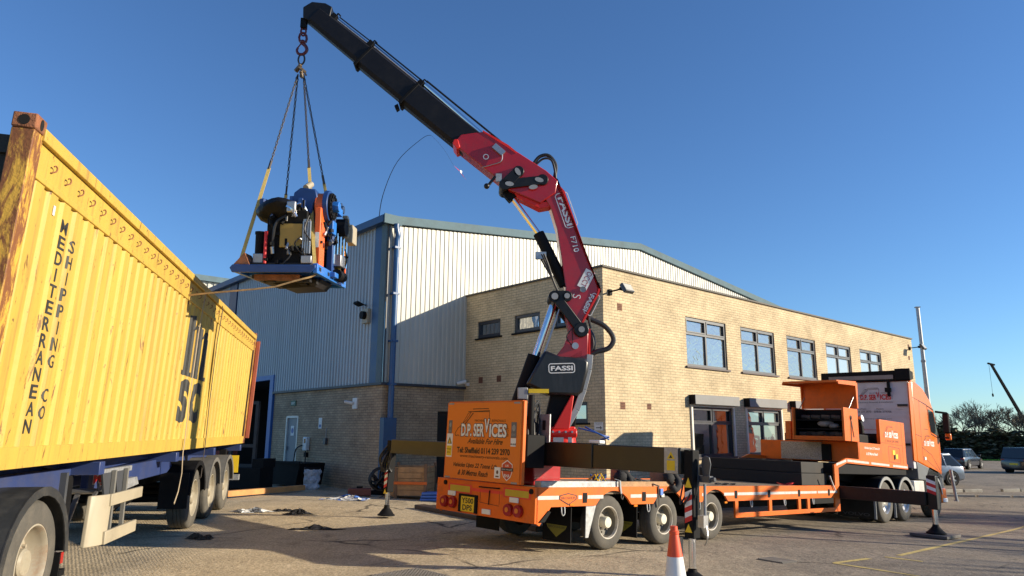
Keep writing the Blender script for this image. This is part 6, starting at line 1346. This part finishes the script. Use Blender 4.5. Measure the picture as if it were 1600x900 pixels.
# arm
arm = [(-.27, 5.66), (-.52, 5.84), (-.70, 5.62), (-1.255, 3.95), (-1.235, 3.86), (-.96, 3.36), (-.86, 3.32), (-.67, 3.66), (-.72, 3.97), (-.585, 4.95), (-.48, 5.33)]
am = MB().prism(arm, -.14, .14).build('inner_boom', mt['red'], kr, bevel=.014)
MB().prism([(-.56, 5.86), (-.60, 5.83), (-1.285, 3.95), (-1.262, 3.94), (-.715, 5.62), (-.545, 5.82)], -.155, .16).build('lit_top_edge', mt['red_bright'], kr)  # this strip and the lower one paint the sunlit boom edge in brighter red
MB().prism([(-1.285, 3.94), (-1.262, 3.85), (-.985, 3.345), (-.955, 3.36), (-1.235, 3.87), (-1.255, 3.95)], -.155, .16).build('lit_lower_edge', mt['red_bright'], kr)
ya = .146
mb = MB(); k_text(mb, 'FASSI', (-.590, 5.50), -72, .52, .125, y=ya, bold=.03); k_box(mb, (-.545, 5.555), -72, .62, .215, .014, y=ya)
k_text(mb, 'F710', (-.80, 4.82), -76, .27, .09, y=ya, bold=.01); k_text(mb, 'FASSI', (-1.125, 3.86), -117, .30, .075, y=ya, bold=.03)
mb.build('lettering', mt['inkw'], am, smooth=0)
mb = MB(); k_box(mb, (-1.17, 3.88), -117, .37, .135, .010, y=ya); k_text(mb, 'S', (-.84, 3.86), -100, .07, .13, y=ya, bold=-.01); mb.build('lettering', mt['inkw'], am, smooth=0)
mb = MB(); a = R(-55.); r_ = Vector((-math.cos(a), 0, math.sin(a))); u_ = Vector((math.sin(a), 0, math.cos(a)))
a2 = R(-118.); r2 = Vector((-math.cos(a2), 0, math.sin(a2))); u2 = Vector((math.sin(a2), 0, math.cos(a2)))
mb.mi = 0; o_ = Vector((-1.06, ya, 4.29)); rect_to(mb, o_, r2, u2, .33, .17); mb.mi = 1; text_to(mb, 'OCCT', o_+r2*.03+u2*.045+Vector((0, .002, 0)), r2, u2, .27, .09, .005)
mb.build('inspection_sticker', [mt['inkw'], M('ink_magenta', (.35, .02, .06), .5)], am, smooth=0)
# knuckle levers at the foot of the arm
mb = MB(); mb.cyl((-.53, -.20, 3.80), (-.53, .20, 3.80), .10, n=20); mb.cyl((-.73, -.20, 3.81), (-.73, .20, 3.81), .09, n=20)
mb.prism([(-.50, 3.90), (-.76, 3.90), (-.70, 3.73), (-1.02, 3.30), (-.92, 3.18), (-.54, 3.68)], .15, .20); mb.prism([(-.50, 3.90), (-.76, 3.90), (-.70, 3.73), (-1.02, 3.30), (-.92, 3.18), (-.54, 3.68)], -.20, -.15); mb.cyl((-.96, -.20, 3.26), (-.96, .21, 3.26), .12, n=20)
mb.build('link_lever', mt['black'], kr, bevel=.01)
mb = MB(); [mb.cyl((x, .20, z), (x, .225, z), r_, n=16) for x, z, r_ in ((-.53, 3.80, .055), (-.73, 3.81, .045), (-.96, 3.26, .05))]; mb.lathe([(.001, 0), (.05, 0), (.05, .01)], (-1.0, .15, 3.93), (0, 1, 0), 16); mb.build_each('pin', mt['greyp'], kr)
# outer boom
ob = MB()
ob.prism([(1.13, 6.50), (1.09, 6.36), (.40, 5.80), (.22, 5.62), (-.30, 5.40), (-.56, 5.58), (-.60, 5.80), (-.40, 5.98), (.23, 6.40), (.66, 6.66), (1.05, 6.60)][::-1], -.17, .17)
ob = ob.build('outer_boom', mt['red'], kr, bevel=.014)
MB().prism([(.68, 6.68), (.24, 6.42), (.10, 6.30), (.11, 6.27), (.26, 6.38), (.68, 6.65)], -.175, .18).build('lit_top_edge', mt['red_bright'], kr)  # brighter red strip stands for sun along the boom's upper edge
MB().prism([(.06, 5.50), (-.30, 5.32), (-.50, 5.36), (-.50, 5.44), (-.22, 5.44), (.16, 5.62)], -.12, .12).build('boom_heel', mt['red_bright'], kr, bevel=.008)
mb = MB(); mb.prism([(1.16, 6.50), (1.19, 6.43), (1.12, 6.33), (1.06, 6.36), (1.10, 6.50)], -.20, .20); mb.build('boom_collar', mt['red_bright'], kr, bevel=.01)
mb = MB(); mb.mi = 0; disc_to(mb, (.62, .176, 6.20), (-1, 0, 0), (0, 0, 1), 0, 0, .05); mb.mi = 1; disc_to(mb, (.62, .178, 6.20), (-1, 0, 0), (0, 0, 1), 0, 0, .035); mb.build('badge', [mt['inkw'], mt['red']], ob, smooth=0)
# elbow links
mb = MB(); pts_ = [(.30, 5.70), (.07, 5.94), (-.34, 5.80)]
for x, z in pts_: mb.cyl((x, -.22, z), (x, .22, z), .095, n=20)
for y0, y1 in ((.18, .22), (-.22, -.18)):
    mb.prism([(.37, 5.76), (.22, 5.64), (-.01, 5.90), (.14, 5.99)], y0, y1); mb.prism([(.34, 5.62), (.30, 5.79), (-.34, 5.87), (-.36, 5.72)], y0+.002, y1-.002)
mb.build('elbow_link', mt['black'], kr, bevel=.008)
mb = MB()
for x, z, an in ((.22, 5.71, 8), (.08, 5.93, 60), (-.28, 5.79, 15), (-.18, 5.66, -10)):
    mb.add([(x+(.075*math.cos(k*.3927)*math.cos(R(an))-.04*math.sin(k*.3927)*math.sin(R(an))), .2225, z+(.075*math.cos(k*.3927)*math.sin(R(an))+.04*math.sin(k*.3927)*math.cos(R(an)))) for k in range(16)], [tuple(range(16))])
mb.build_each('pin_cap', mt['greyp'], kr, smooth=0)
# jib cylinder
jc = MB().cyl((-.28, 0, 4.92), (-.72, 0, 4.02), .095, n=20).build('jib_cylinder', mt['blackm'], kr, bevel=.01); MB().cyl((.22, 0, 5.62), (-.29, 0, 4.90), .045, n=20).build('piston_rod', mt['chrome'], jc)
MB().bar((.28, 0, 5.64), (.16, 0, 5.50), .14, .14).build('rod_eye', mt['blackm'], jc)
MB().box(-.40, -.22, .09, .15, 4.44, 4.56).build('hose_block', mt['steel'], jc)
mb = MB(); 
for k, y in enumerate((.10, .14, .17)): mb.tube([(-.28-.04*k, y, 4.52), (-.40-.02*k, y, 4.30), (-.52, y, 4.08-.02*k), (-.60, y, 3.86)], .017, 6)
mb.build_each('hoses', mt['hose'], kr)
# telescopic extensions (polygonal box sections, seen from below)
dr_ = Vector((.97-0, 0, .88)).normalized()
def ext(name, a, b, ha, hb, w, mat=mt['black'], y=0):
    """box section from a to b (lower edge line), depth h, hexagonal underside"""
    A, B = Vector((a[0], 0, a[1])), Vector((b[0], 0, b[1])); d = (B-A).normalized(); n = Vector((-d.z, 0, d.x)) 
    if n.z < 0: n = -n
    v = []
    for p, h in ((A, ha), (B, hb)):
        for yy, t in ((-.5, .06), (-.28, 0), (.28, 0), (.5, .06), (.5, h), (.32, h+.035), (-.32, h+.035), (-.5, h)):
            v.append(p+Vector((0, yy*w+y, 0))+n*t)
    return MB().add(v, [(k, (k+1) % 8, 8+(k+1) % 8, 8+k) for k in range(8)]+[tuple(range(8))[::-1], tuple(range(8, 16))]).build(name, mat, kr, smooth=0, bevel=.006)
mt['boomk'] = M('boom_black', (.008, .008, .011), .5, var=.2, dirt=.3, dirtcol=(.03, .027, .024), dscale=5, spec=.25)
e1 = ext('boom_extension', (1.02, 6.30), (2.12, 7.21), .44, .43, .30, mt['boomk']); e2 = ext('boom_extension', (2.02, 7.16), (2.93, 7.93), .40, .39, .26, mt['boomk']); e3 = ext('boom_extension', (2.80, 7.86), (3.80, 8.72), .35, .31, .22, mt['boomk'])
def collar(p, h, w, q=.028, up=.0, nm='section_collar'):
    d = Vector((.756, 0, .654)); n = Vector((-d.z, 0, d.x)); A = Vector((p[0], 0, p[1]))
    v = []
    for s_ in (-q, q):
        for yy, t in ((-.5, -.035), (.5, -.035), (.5, h+up), (-.5, h+up)): v.append(A+d*s_+Vector((0, yy*w, 0))+n*t)
    MB().add(v, [(0, 1, 2, 3), (7, 6, 5, 4), (0, 4, 5, 1), (1, 5, 6, 2), (2, 6, 7, 3), (3, 7, 4, 0)]).build(nm, mt['blackm'], kr, bevel=.01)
collar((2.10, 7.20), .45, .315); collar((2.91, 7.91), .41, .275)
MB().prism([(2.16, 7.20), (2.22, 7.16), (2.18, 7.08), (2.13, 7.12)], -.05, .05).build('stop_lug', mt['blackm'], kr)
hd_ = MB().prism([(3.42, 8.72), (3.78, 8.72), (3.88, 8.78), (3.89, 8.98), (3.74, 9.09), (3.50, 9.07), (3.38, 9.00)], -.10, .10).build('boom_tip', mt['black'], kr, bevel=.015)
# rams along the top of the sections
d_ = Vector((.756, 0, .654)); n_ = Vector((-.654, 0, .756))
def along(base, t, h, y=0): return Vector((base[0], y, base[1]))+d_*t+n_*h
b0 = (1.02, 6.30)
mb = MB(); mb.cyl(along(b0, -.95, .52), along(b0, .0, .50), .065, n=16); mb.build('extension_ram', mt['blackm'], kr)
MB().cyl(along(b0, -.02, .50), along(b0, 1.42, .52), .042, n=12).build('ram_rod', mt['chrome'], kr)
MB().cyl(along(b0, -.35, .60, .06), along(b0, 1.36, .58, .06), .018, n=8).build('hydraulic_pipe', mt['black'], kr)
MB().cyl(along(b0, 1.42, .475), along(b0, 2.58, .46), .038, n=12).build('ram_rod', mt['chrome'], kr); MB().cyl(along(b0, 1.40, .54, .03), along(b0, 2.55, .52, .03), .015, n=8).build('hydraulic_pipe', mt['black'], kr)
MB().cyl(along(b0, 2.60, .43), along(b0, 3.42, .40), .034, n=12).build('ram_rod', mt['chrome'], kr); MB().cyl(along(b0, 2.55, .49, .03), along(b0, 3.35, .46, .03), .012, n=8).build('hydraulic_pipe', mt['black'], kr)
for t, h in ((1.42, .47), (2.58, .43), (3.42, .38)):
    mb = MB(); mb.obox(along(b0, t, h), (.10, .16, .14), Matrix((d_, Vector((0, 1, 0)), n_)).transposed()); mb.tube([along(b0, t, h+.05, -.05), along(b0, t+.02, h+.12, .0), along(b0, t-.08, h+.10, .05)], .015, 5); mb.build('ram_bracket', mt['blackm'], kr, bevel=.01)
mb = MB().obox(along(b0, -.45, .42, .19), (.22, .06, .10), Matrix((d_, Vector((0, 1, 0)), n_)).transposed()); mb.tube([along(b0, -.5, .45, .2), along(b0, -.62, .3, .21), along(b0, -.55, .15, .2), along(b0, -.45, .0, .19)], .008, 5); mb.build('valve', mt['steel'], kr)
mb = MB(); mb.tube([(-.18, .0, 6.12), (-.30, .02, 6.28), (-.46, .03, 6.30), (-.58, .03, 6.12), (-.55, .02, 5.86)], .032, 8); mb.tube([(-.22, .06, 6.1), (-.36, .08, 6.22), (-.5, .08, 6.20), (-.56, .08, 6.0), (-.58, .05, 5.8)], .02, 7); mb.build_each('elbow_hose', mt['hose'], kr)
mb = MB(); mb.tube([(-1.06, .05, 3.5), (-1.14, .05, 3.45), (-1.36, .06, 3.34), (-1.50, .06, 3.14), (-1.42, .06, 2.98), (-1.22, .05, 2.92), (-1.06, .03, 2.84)], .042, 9); mb.tube([(-1.02, .0, 3.35), (-1.14, .02, 3.2), (-1.16, .02, 3.0), (-1.06, .0, 2.8)], .05, 9); mb.tube([(-1.20, .1, 4.05), (-1.24, .1, 3.8), (-1.10, .1, 3.5), (-1.13, .1, 3.3)], .022, 7); mb.build_each('knuckle_hose', mt['hose'], kr)
MB().prism([(-1.20, 4.10), (-1.28, 4.05), (-1.31, 3.90), (-1.25, 3.88)], -.05, .12).build('side_lamp', mt['blackm'], kr)
mb = MB(); mb.bar((.46, .20, 5.84), (.56, .20, 5.70), .05, .04); mb.sph((.60, .22, 5.66), .05); mb.build('boom_lamp', mt['black'], kr); MB().obox((.40, .2, 5.82), (.10, .03, .14)).build('valve_block', mt['galv'], kr)
# hook chain at the tip
hc = MB(); hc.box(3.83, 3.93, -.05, .05, 8.62, 8.80); hc.build('tip_shackle', mt['blackm'], kr)
def link(mb, c, h, w, r_, rot):
    ca, sa = math.cos(rot), math.sin(rot); P = []
    for a in range(10):
        t = a*.6283; x = w*math.cos(t); z = h*math.sin(t); P.append((c[0]+x*ca, c[1]+x*sa, c[2]+z))
    mb.tube(P, r_, 6, smooth=False, closed=True)
mb = MB(); link(mb, (3.88, 0, 8.56), .085, .045, .017, 0); link(mb, (3.88, 0, 8.43), .105, .065, .022, .3); mb.build_each('chain_link', mt['hookred'], kr)
mb = MB(); mb.sph((3.88, 0, 8.35), .055, 1, 1, .8); mb.tube([(3.88, 0, 8.33), (3.82, 0, 8.27), (3.80, 0, 8.19), (3.86, 0, 8.12), (3.94, 0, 8.13), (3.97, 0, 8.19), (3.955, 0, 8.24)], .034, 8, r2=.020); mb.bar((3.90, 0, 8.33), (3.96, 0, 8.24), .012, .02); mb.build('hook', mt['hookred'], kr)
# outriggers
def outrigger(l0, l1, lleg, s, z0, z1, near):
    kf = .5 if near else 1
    b = inT(MB().box(s-.12, s+.12, l0, l1, z0, z1)).build('outrigger_beam', mt['beam'], kr, bevel=.012)
    mid = l0+(l1-l0)*.5; sg_ = 1 if l1 > l0 else -1
    inT(MB().box(s-.14, s+.14, min(l0, mid), max(l0, mid), z0-.012, z1+.014)).build('beam_sleeve', mt['beam'], b, bevel=.01)
    inT(MB().box(s-.10, s+.02, mid-.10*sg_, mid+.10*sg_, z1+.014, z1+.06)).build('beam_lock', mt['inkw'], b, bevel=.01)
    lg_ = inT(MB().box(s-.09, s+.06, lleg-.065, lleg+.065, .46, z1-.02)).build('leg', mt['blackm'], kr, bevel=.012)
    inT(MB().cyl((s-.02, lleg, .46), (s-.02, lleg, .12), .045, n=16)).build('jack_rod', mt['chrome'], lg_)
    inT(MB().lathe([(.05, .22*kf), (.06, .16*kf), (.09, .13*kf), (.15, .05*kf), (.17, .04*kf), (.17, .02), (.01, .02)], (s-.02, lleg, 0), n=16)).build('foot', mt['blackm'], lg_)
    return lg_
ln_ = outrigger(.9, -1.93, -2.02, -.90, 1.20, 1.52, True)
lf_ = outrigger(1.2, 4.90, 5.02, -.62, 1.20, 1.47, False)
mb = MB().box(-1.035, -1.022, -1.90, -1.70, 1.205, 1.515); inT(mb).build('end_plate', mt['galv'], kr)
mb = MB(); mb.mi = 0; mb.add([(-1.037, -1.86, 1.24), (-1.037, -1.74, 1.24), (-1.037, -1.74, 1.36), (-1.037, -1.86, 1.36)], [(0, 1, 2, 3)]); mb.add([(-1.037, -1.86, 1.38), (-1.037, -1.74, 1.38), (-1.037, -1.80, 1.47)], [(0, 1, 2)]); mb.mi = 1; mb.add([(-1.038, -1.825, 1.39), (-1.038, -1.775, 1.39), (-1.038, -1.80, 1.43)], [(0, 1, 2)]); inT(mb).build('warning_decal', [mt['yellow'], mt['ink']], kr, smooth=0)
for (lgx, s, lat, zt) in ((ln_, -.90, -2.02, 1.05), (lf_, -.62, 5.02, .95)):
    mb = MB(); x = s-.094
    for k in range(6):
        mb.mi = k % 2; z0 = zt-.42+k*.06
        mb.add([(x, lat+.05, z0), (x, lat-.05, z0+.045), (x, lat-.05, z0+.105), (x, lat+.05, z0+.06)], [(0, 1, 2, 3)])
    mb.mi = 2; mb.add([(x, lat+.05, zt), (x, lat-.05, zt), (x, lat, zt+.12)], [(0, 1, 2)]); mb.add([(x, lat+.05, zt-.52), (x, lat-.05, zt-.52), (x, lat, zt-.42)], [(0, 1, 2)])
    inT(mb).build('warning_stripes', [mt['inkr'], mt['inkw'], mt['yellow']], lgx, smooth=0)
    mb = MB(); r_ = random.Random(int(lat*7+50))
    for k in range(12 if lat > 0 else 3):
        mb.tube([(s+r_.uniform(-.1, .1), lat+r_.uniform(-.12, .12), 1.38), (s-.12+r_.uniform(-.08, .08), lat+r_.uniform(-.18, .18)*(1 if lat > 0 else .6), 1.1), (s-.1+r_.uniform(-.08, .08), lat+r_.uniform(-.16, .16)*(1 if lat > 0 else .6), .85), (s+r_.uniform(-.08, .08), lat+.05, 1.05)], .018 if lat > 0 else .011, 6)
    inT(mb).build_each('hose_bundle', mt['hose'], lgx)
mb = MB(); P = [(-.05+.05*math.cos(t*.5236), .05*math.sin(t*.5236)) for t in range(12)]
mb.prism([(-2.14, 1.18), (-2.22, 1.18), (-2.25, 1.34), (-2.23, 1.42), (-2.18, 1.44), (-2.13, 1.41), (-2.12, 1.34)], -.86, -.84, 'x'); mb.box(-.9, -.82, -2.26, -2.08, 1.12, 1.20); mb.cyl((-.86, -2.2, 1.16), (-.86, -2.31, 1.16), .028, n=10); inT(mb).build('swivel_lug', mt['frame'], kr, bevel=.004)
mb = MB(); mb.cyl((-.85, -2.16, 1.1), (-.85, -2.16, .72), .018, n=10); mb.box(-.98, -.88, -2.22, -2.14, .60, .74); mb.tube([(-.9, -2.2, .65), (-.95, -2.25, .5), (-.93, -2.2, .4)], .01, 5); inT(mb).build('valve', mt['steel'], kr)
MB_ = inT(MB().cyl((-.98, -1.90, .46), (-.98, -1.90, .0), .028, n=12)).build('stay_rod', mt['cream'], kr)

# ------------------------------------------------------------------ hanging machine and its slings
HK = KM @ Vector((3.88, 0, 8.02))
sl = thing('chain_sling', 'four leg chain sling with yellow webbing hanging from the crane hook', 'sling', loc=HK)
LO = Vector((-3.58, 11.27, 4.10)); LM = Matrix.Translation(LO) @ Matrix.Rotation(R(4.2), 4, 'X')
mb = MB(); mb.tube([(.055*math.cos(a), 0, .06*math.sin(a)*1.6) for a in [i*.6283 for i in range(10)]], .016, 7, closed=True); mb.build('master_link', mt['chain'], sl)
mb = MB(); r_ = random.Random(3)
for k in range(6): mb.bar((r_.uniform(-.05, .05), r_.uniform(-.05, .05), -.10-k*.03), (r_.uniform(-.09, .09), r_.uniform(-.06, .06), -.18-k*.035), .045, .04)
mb.bar((-.10, 0, -.22), (-.03, 0, -.12), .04, .03); mb.bar((.10, 0, -.30), (.03, 0, -.18), .04, .03); mb.build_each('shortening_hooks', M('clutch_brass', (.16, .11, .06), .5, var=.5, scale=12), sl)
corners = [(-.57, -.88, .10), (.57, -.88, .10), (-.57, .86, .10), (.57, .86, .10)]
for i, c in enumerate(corners):
    end = (LM @ Vector(c))-HK; top = Vector((.05*(1 if c[0] > 0 else -1), .02, -.28)); d = end-top; L = d.length; dn = d.normalized(); nl = int(L*(.50 if i != 2 else .55)/.058)
    mb = MB(); a = dn.orthogonal().normalized(); b = dn.cross(a)
    for k in range(nl):
        p = top+dn*(.029+.058*k); u_ = a if k % 2 else b
        mb.tube([p+dn*(.038*math.sin(t))+u_*(.017*math.cos(t)) for t in [q*1.0472 for q in range(6)]], .0075, 5, smooth=False, closed=True)
    mb.build('chain', mt['chain'], sl)
    st0 = top+dn*(.058*nl); mb = MB(); mb.bar(st0-dn*.02, st0+dn*.14, .03, .03); mb.build('sling_hook', mt['chain'], sl)
    MB().ribbon([st0+dn*.12, st0+dn*.5, end-dn*.3, end], .052, .012, (1, .2, 0)).build('webbing', mt['webbing'], sl)
ld = thing('hanging_machine', 'orange blue and black workshop machine on a blue base hanging from the crane slings', 'machine', M=LM)
mt['lblue'] = M('machine_blue', (.02, .16, .55), .4, var=.1, dirt=.2); mt['lnavy'] = M('machine_navy', (.012, .05, .19), .4, var=.15); mt['lor'] = M('machine_orange', (.80, .13, .02), .4, var=.06, dirt=.15); mt['lyel'] = M('machine_yellow', (.75, .42, .01), .45, var=.06)
mb = MB()
mb.mi = 1; mb.prism([(-.70, .02), (-.66, -.05), (.52, -.05), (.60, .02), (.60, .07), (-.66, .07)], -.95, -.90); mb.mi = 0  # front rail navy instead of blue: its shade is in the colour
mb.box(.55, .62, -.90, .95, -.05, .10); mb.box(-.64, -.57, -.90, .95, -.05, .10); mb.box(-.57, .55, .88, .95, -.05, .10)
for q in (-.5, -.05, .4): mb.box(-.57, .55, q, q+.12, -.04, .06)
mb.build('base_frame', [mt['lblue'], mt['lnavy']], ld, bevel=.008)
mb = MB()
for q in (-.75, -.25, .30, .72): mb.box(.621, .626, q-.05, q+.05, .0, .055)
mb.build_each('fork_slot', mt['ink'], ld); MB().box(.622, .70, -.15, .08, .0, .08).build('bracket', mt['lblue'], ld, bevel=.006)
mb = MB(); mb.box(-.5, .5, -.84, .84, .06, .12); mb.box(-.45, .3, -.7, .6, -.11, -.05); mb.prism([(-.45, -.05), (-.1, -.20), (.4, -.17), (.5, -.05)], -.2, .5); [mb.obox((random.uniform(-.4, .45), random.uniform(-.6, .8), -.10), (.12, .1, .1)) for _ in range(14)]; mb.build('underframe', M('machine_underside', (.012, .010, .010), .6, var=.5, dirt=.3, dirtcol=(.06, .03, .015)), ld, bevel=.01)
MB().box(-.40, .30, -.72, -.60, -.13, -.05).build('rust_tray', mt['rust'], ld)
MB().box(.0, .34, -.83, -.80, .36, .73).build('guard_panel', mt['gold'], ld, bevel=.004)
mb = MB(); mb.box(-.22, .40, -.78, .30, .12, .95); mb.box(.05, .32, -.81, -.78, .10, .36); mb.build('body', mt['blackm'], ld, bevel=.02)
mb = MB(); mb.lathe([(.001, -.16), (.22, -.14), (.34, -.05), (.40, .05), (.42, .12), (.36, .20), (.20, .24), (.001, .25)], (-.06, -.52, .90), n=22); mb.v = [(x+(.10 if x > -.06 else -.02)*0, y, z+.16*((-.06-x)/.42)*-.15+.035*math.sin(x*9+y*5)) for x, y, z in mb.v]; mb.build('wrapped_head', M('black_wrap', (.008, .008, .009), .42, var=.3, bump=.8, bscale=14, spec=.2), ld, smooth=50)
mb = MB(); r_ = random.Random(9)
for k in range(9): mb.obox((-.36+k*.075, -.55+r_.uniform(-.1, .1), 1.13+r_.uniform(-.03, .05)), (.08, .14, .10), Matrix.Rotation(r_.uniform(-.5, .5), 3, 'Z'))
mb.build_each('blue_fittings', mt['lnavy'], ld, bevel=.01)
mb = MB(); mb.tube([(.16, -.80, 1.0), (.30, -.78, 1.06), (.38, -.7, .9), (.36, -.7, .7)], .018, 7); mb.tube([(.12, -.92, .98), (.2, -.93, .93), (.26, -.90, .82)], .03, 7); mb.build_each('silver_pipe', mt['chrome'], ld)
MB().box(.12, .26, -.95, -.88, .88, 1.06).build('shiny_plate', mt['steel'], ld, bevel=.02)
mb = MB(); mb.prism([(.10, 1.10), (.12, 1.28), (.22, 1.36), (.46, 1.34), (.50, 1.20), (.44, 1.10), (.40, .82), (.30, .82), (.28, 1.08)], -.62, -.30); mb.build('blue_head', mt['lnavy'], ld, bevel=.02)
MB().cyl((.30, -.60, 1.36), (.34, -.45, 1.46), .05, n=12).build('cap', mt['cream'], ld)
mb = MB(); mb.box(.50, .59, -.72, -.44, .10, 1.02); mb.cyl((.46, -.42, 1.08), (.60, -.42, 1.08), .23, n=28); mb.build('orange_column', mt['lor'], ld, bevel=.01)
MB().box(.515, .575, -.725, -.721, .38, .62).build('warning_label', mt['inkw'], ld)
mb = MB(); mb.cyl((.58, -.40, 1.10), (.66, -.40, 1.10), .26, n=28); mb.build('disc_housing', mt['lnavy'], ld, bevel=.01)
mb = MB(); mb.cyl((.66, -.40, 1.10), (.70, -.40, 1.10), .22, n=24)
for k in range(14): a = k*.4488; mb.obox((.705, -.40+.18*math.cos(a), 1.10+.18*math.sin(a)), (.03, .045, .045), Matrix.Rotation(a, 3, 'X'))
mb.build('toothed_disc', mt['blackm'], ld); mb = MB(); mb.cyl((.69, -.40, 1.10), (.80, -.40, 1.10), .09, n=8); mb.box(.68, .74, -.30, .06, 1.04, 1.16); mb.build('blue_hub', mt['lblue'], ld, bevel=.008)
mb = MB(); mb.cyl((-.34, -.70, .26), (-.34, -.70, .60), .075, n=20); mb.cyl((-.34, -.70, .58), (-.34, -.70, .62), .085, n=20); mb.build('filter_canister', mt['blackm'], ld)
MB().box(-.42, -.26, -.78, -.62, .10, .27).build('silver_box', mt['steel'], ld, bevel=.01); MB().box(.36, .52, -.90, -.80, .10, .22).build('silver_box', mt['steel'], ld, bevel=.01)
MB().cyl((-.20, -.86, .10), (-.20, -.86, .60), .025, n=10).build('red_rod', mt['inkr'], ld); MB().prism([(-.66, .08), (-.42, .08), (-.50, .26)], -.9, -.6).build('rust_gusset', mt['rust'], ld)
mb = MB(); mb.box(.36, .46, -.84, -.78, .26, .80); [mb.cyl((.37+.035*i, -.86, .26), (.37+.035*i, -.86, .76), .012, n=8) for i in range(4)]; mb.build_each('control_manifold', mt['steel'], ld)
MB().box(.50, .60, .02, .20, .10, .92).build('blue_post', mt['lnavy'], ld, bevel=.01); MB().box(.52, .64, -.16, .08, .72, .94).build('blue_bracket', mt['lblue'], ld, bevel=.01)
mb = MB(); mb.cyl((.52, .35, .92), (.74, .35, .92), .15, n=20); mb.build('motor_end', mt['blackm'], ld); mb = MB(); mb.cyl((.50, .30, 1.22), (.66, .30, 1.22), .12, n=18); mb.cyl((.64, .30, 1.22), (.70, .30, 1.22), .07, n=14); mb.build('grey_motor', mt['steel'], ld)
mb = MB()
for k in range(8): a = -1.2+k*.42; mb.obox((.70, .42+.17*math.cos(a), .95+.17*math.sin(a)), (.08, .05, .05), Matrix.Rotation(a, 3, 'X'))
mb.build_each('white_fins', mt['cream'], ld)
MB().box(.50, .78, .62, .98, .72, 1.04).build('cream_cabinet', mt['cream'], ld, bevel=.012)
mb = MB(); [mb.cyl((.60+.02*i, .12+.13*i, .26), (.60+.02*i, .12+.13*i, .80), .018, n=8) for i in range(5)]; mb.build_each('guide_rods', mt['chrome'], ld)
MB().box(.54, .72, .12, .42, .22, .42).build('silver_box', mt['steel'], ld, bevel=.012); MB().cyl((.66, .10, .08), (.66, .50, .08), .09, n=18).build('black_motor', mt['blackm'], ld)
MB().box(.50, .60, .42, .90, .06, .70).build('yellow_panel', mt['lyel'], ld, bevel=.01); MB().box(.2, .5, .1, .8, .12, 1.0).build('rear_body', mt['blackm'], ld, bevel=.02)
r_ = random.Random(31)
for nm, mk, n_b, zr in (('fittings', mt['blackm'], 34, (.12, 1.05)), ('fittings', mt['steel'], 14, (.15, .9)), ('fittings', mt['lnavy'], 8, (.85, 1.05))):
    mb = MB()
    for _ in range(n_b):
        if r_.random() < .5: c = (r_.uniform(-.22, .5), -.84+r_.uniform(-.05, .06), r_.uniform(*zr))
        else: c = (.60+r_.uniform(-.04, .08), r_.uniform(-.7, .85), r_.uniform(*zr))
        if r_.random() < .5: mb.obox(c, (r_.uniform(.03, .09), r_.uniform(.03, .09), r_.uniform(.03, .12)), Matrix.Rotation(r_.uniform(0, 3), 3, 'Z'))
        else: mb.cyl(c, Vector(c)+Vector((r_.uniform(-.05, .05), r_.uniform(-.05, .05), r_.uniform(.02, .12))), r_.uniform(.012, .035), n=9)
    mb.build_each('fitting', mk, ld, bevel=.004)
mb = MB()
for _ in range(12):
    c = Vector((r_.uniform(-.2, .55), -.84 if r_.random() < .6 else r_.uniform(-.5, .5), r_.uniform(.3, 1.0))); mb.tube([c, c+Vector((r_.uniform(-.1, .1), -.04, -.12)), c+Vector((r_.uniform(-.15, .15), -.02, -.28)), c+Vector((r_.uniform(-.1, .1), .04, -.4*r_.random()-.1))], .011, 5)
mb.build_each('hoses', mt['hose'], ld)
mb = MB(); mb.tube([(.62, .55, .7), (.70, .62, .45), (.66, .55, .2), (.6, .48, .12)], .012, 6); mb.tube([(.45, -.86, .85), (.40, -.9, .62), (.5, -.9, .45)], .014, 6); mb.tube([(.1, -.86, .85), (-.05, -.9, .7), (-.1, -.84, .3)], .02, 6); mb.build_each('cable', mt['hose'], ld)
MB().box(.60, .62, .86, .90, .1, .62).build('orange_strip', mt['lor'], ld)
tgl = thing('tag_line', 'brown webbing tag line trailing left from the hanging blue base', 'strap', M=LM)
mb = MB(); mb.ribbon([(.62, -.70, .0), (.50, -.82, -.10), (.30, -.90, -.17), (.0, -.94, -.27), (-.3, -.96, -.31), (-.62, -.96, -.34), (-.95, -.96, -.37), (-1.3, -.96, -.41)], .028, .006, (0, .4, 1)); mb.build('webbing', M('webbing_brown', (.34, .22, .10), .8, var=.4, scale=20), tgl)
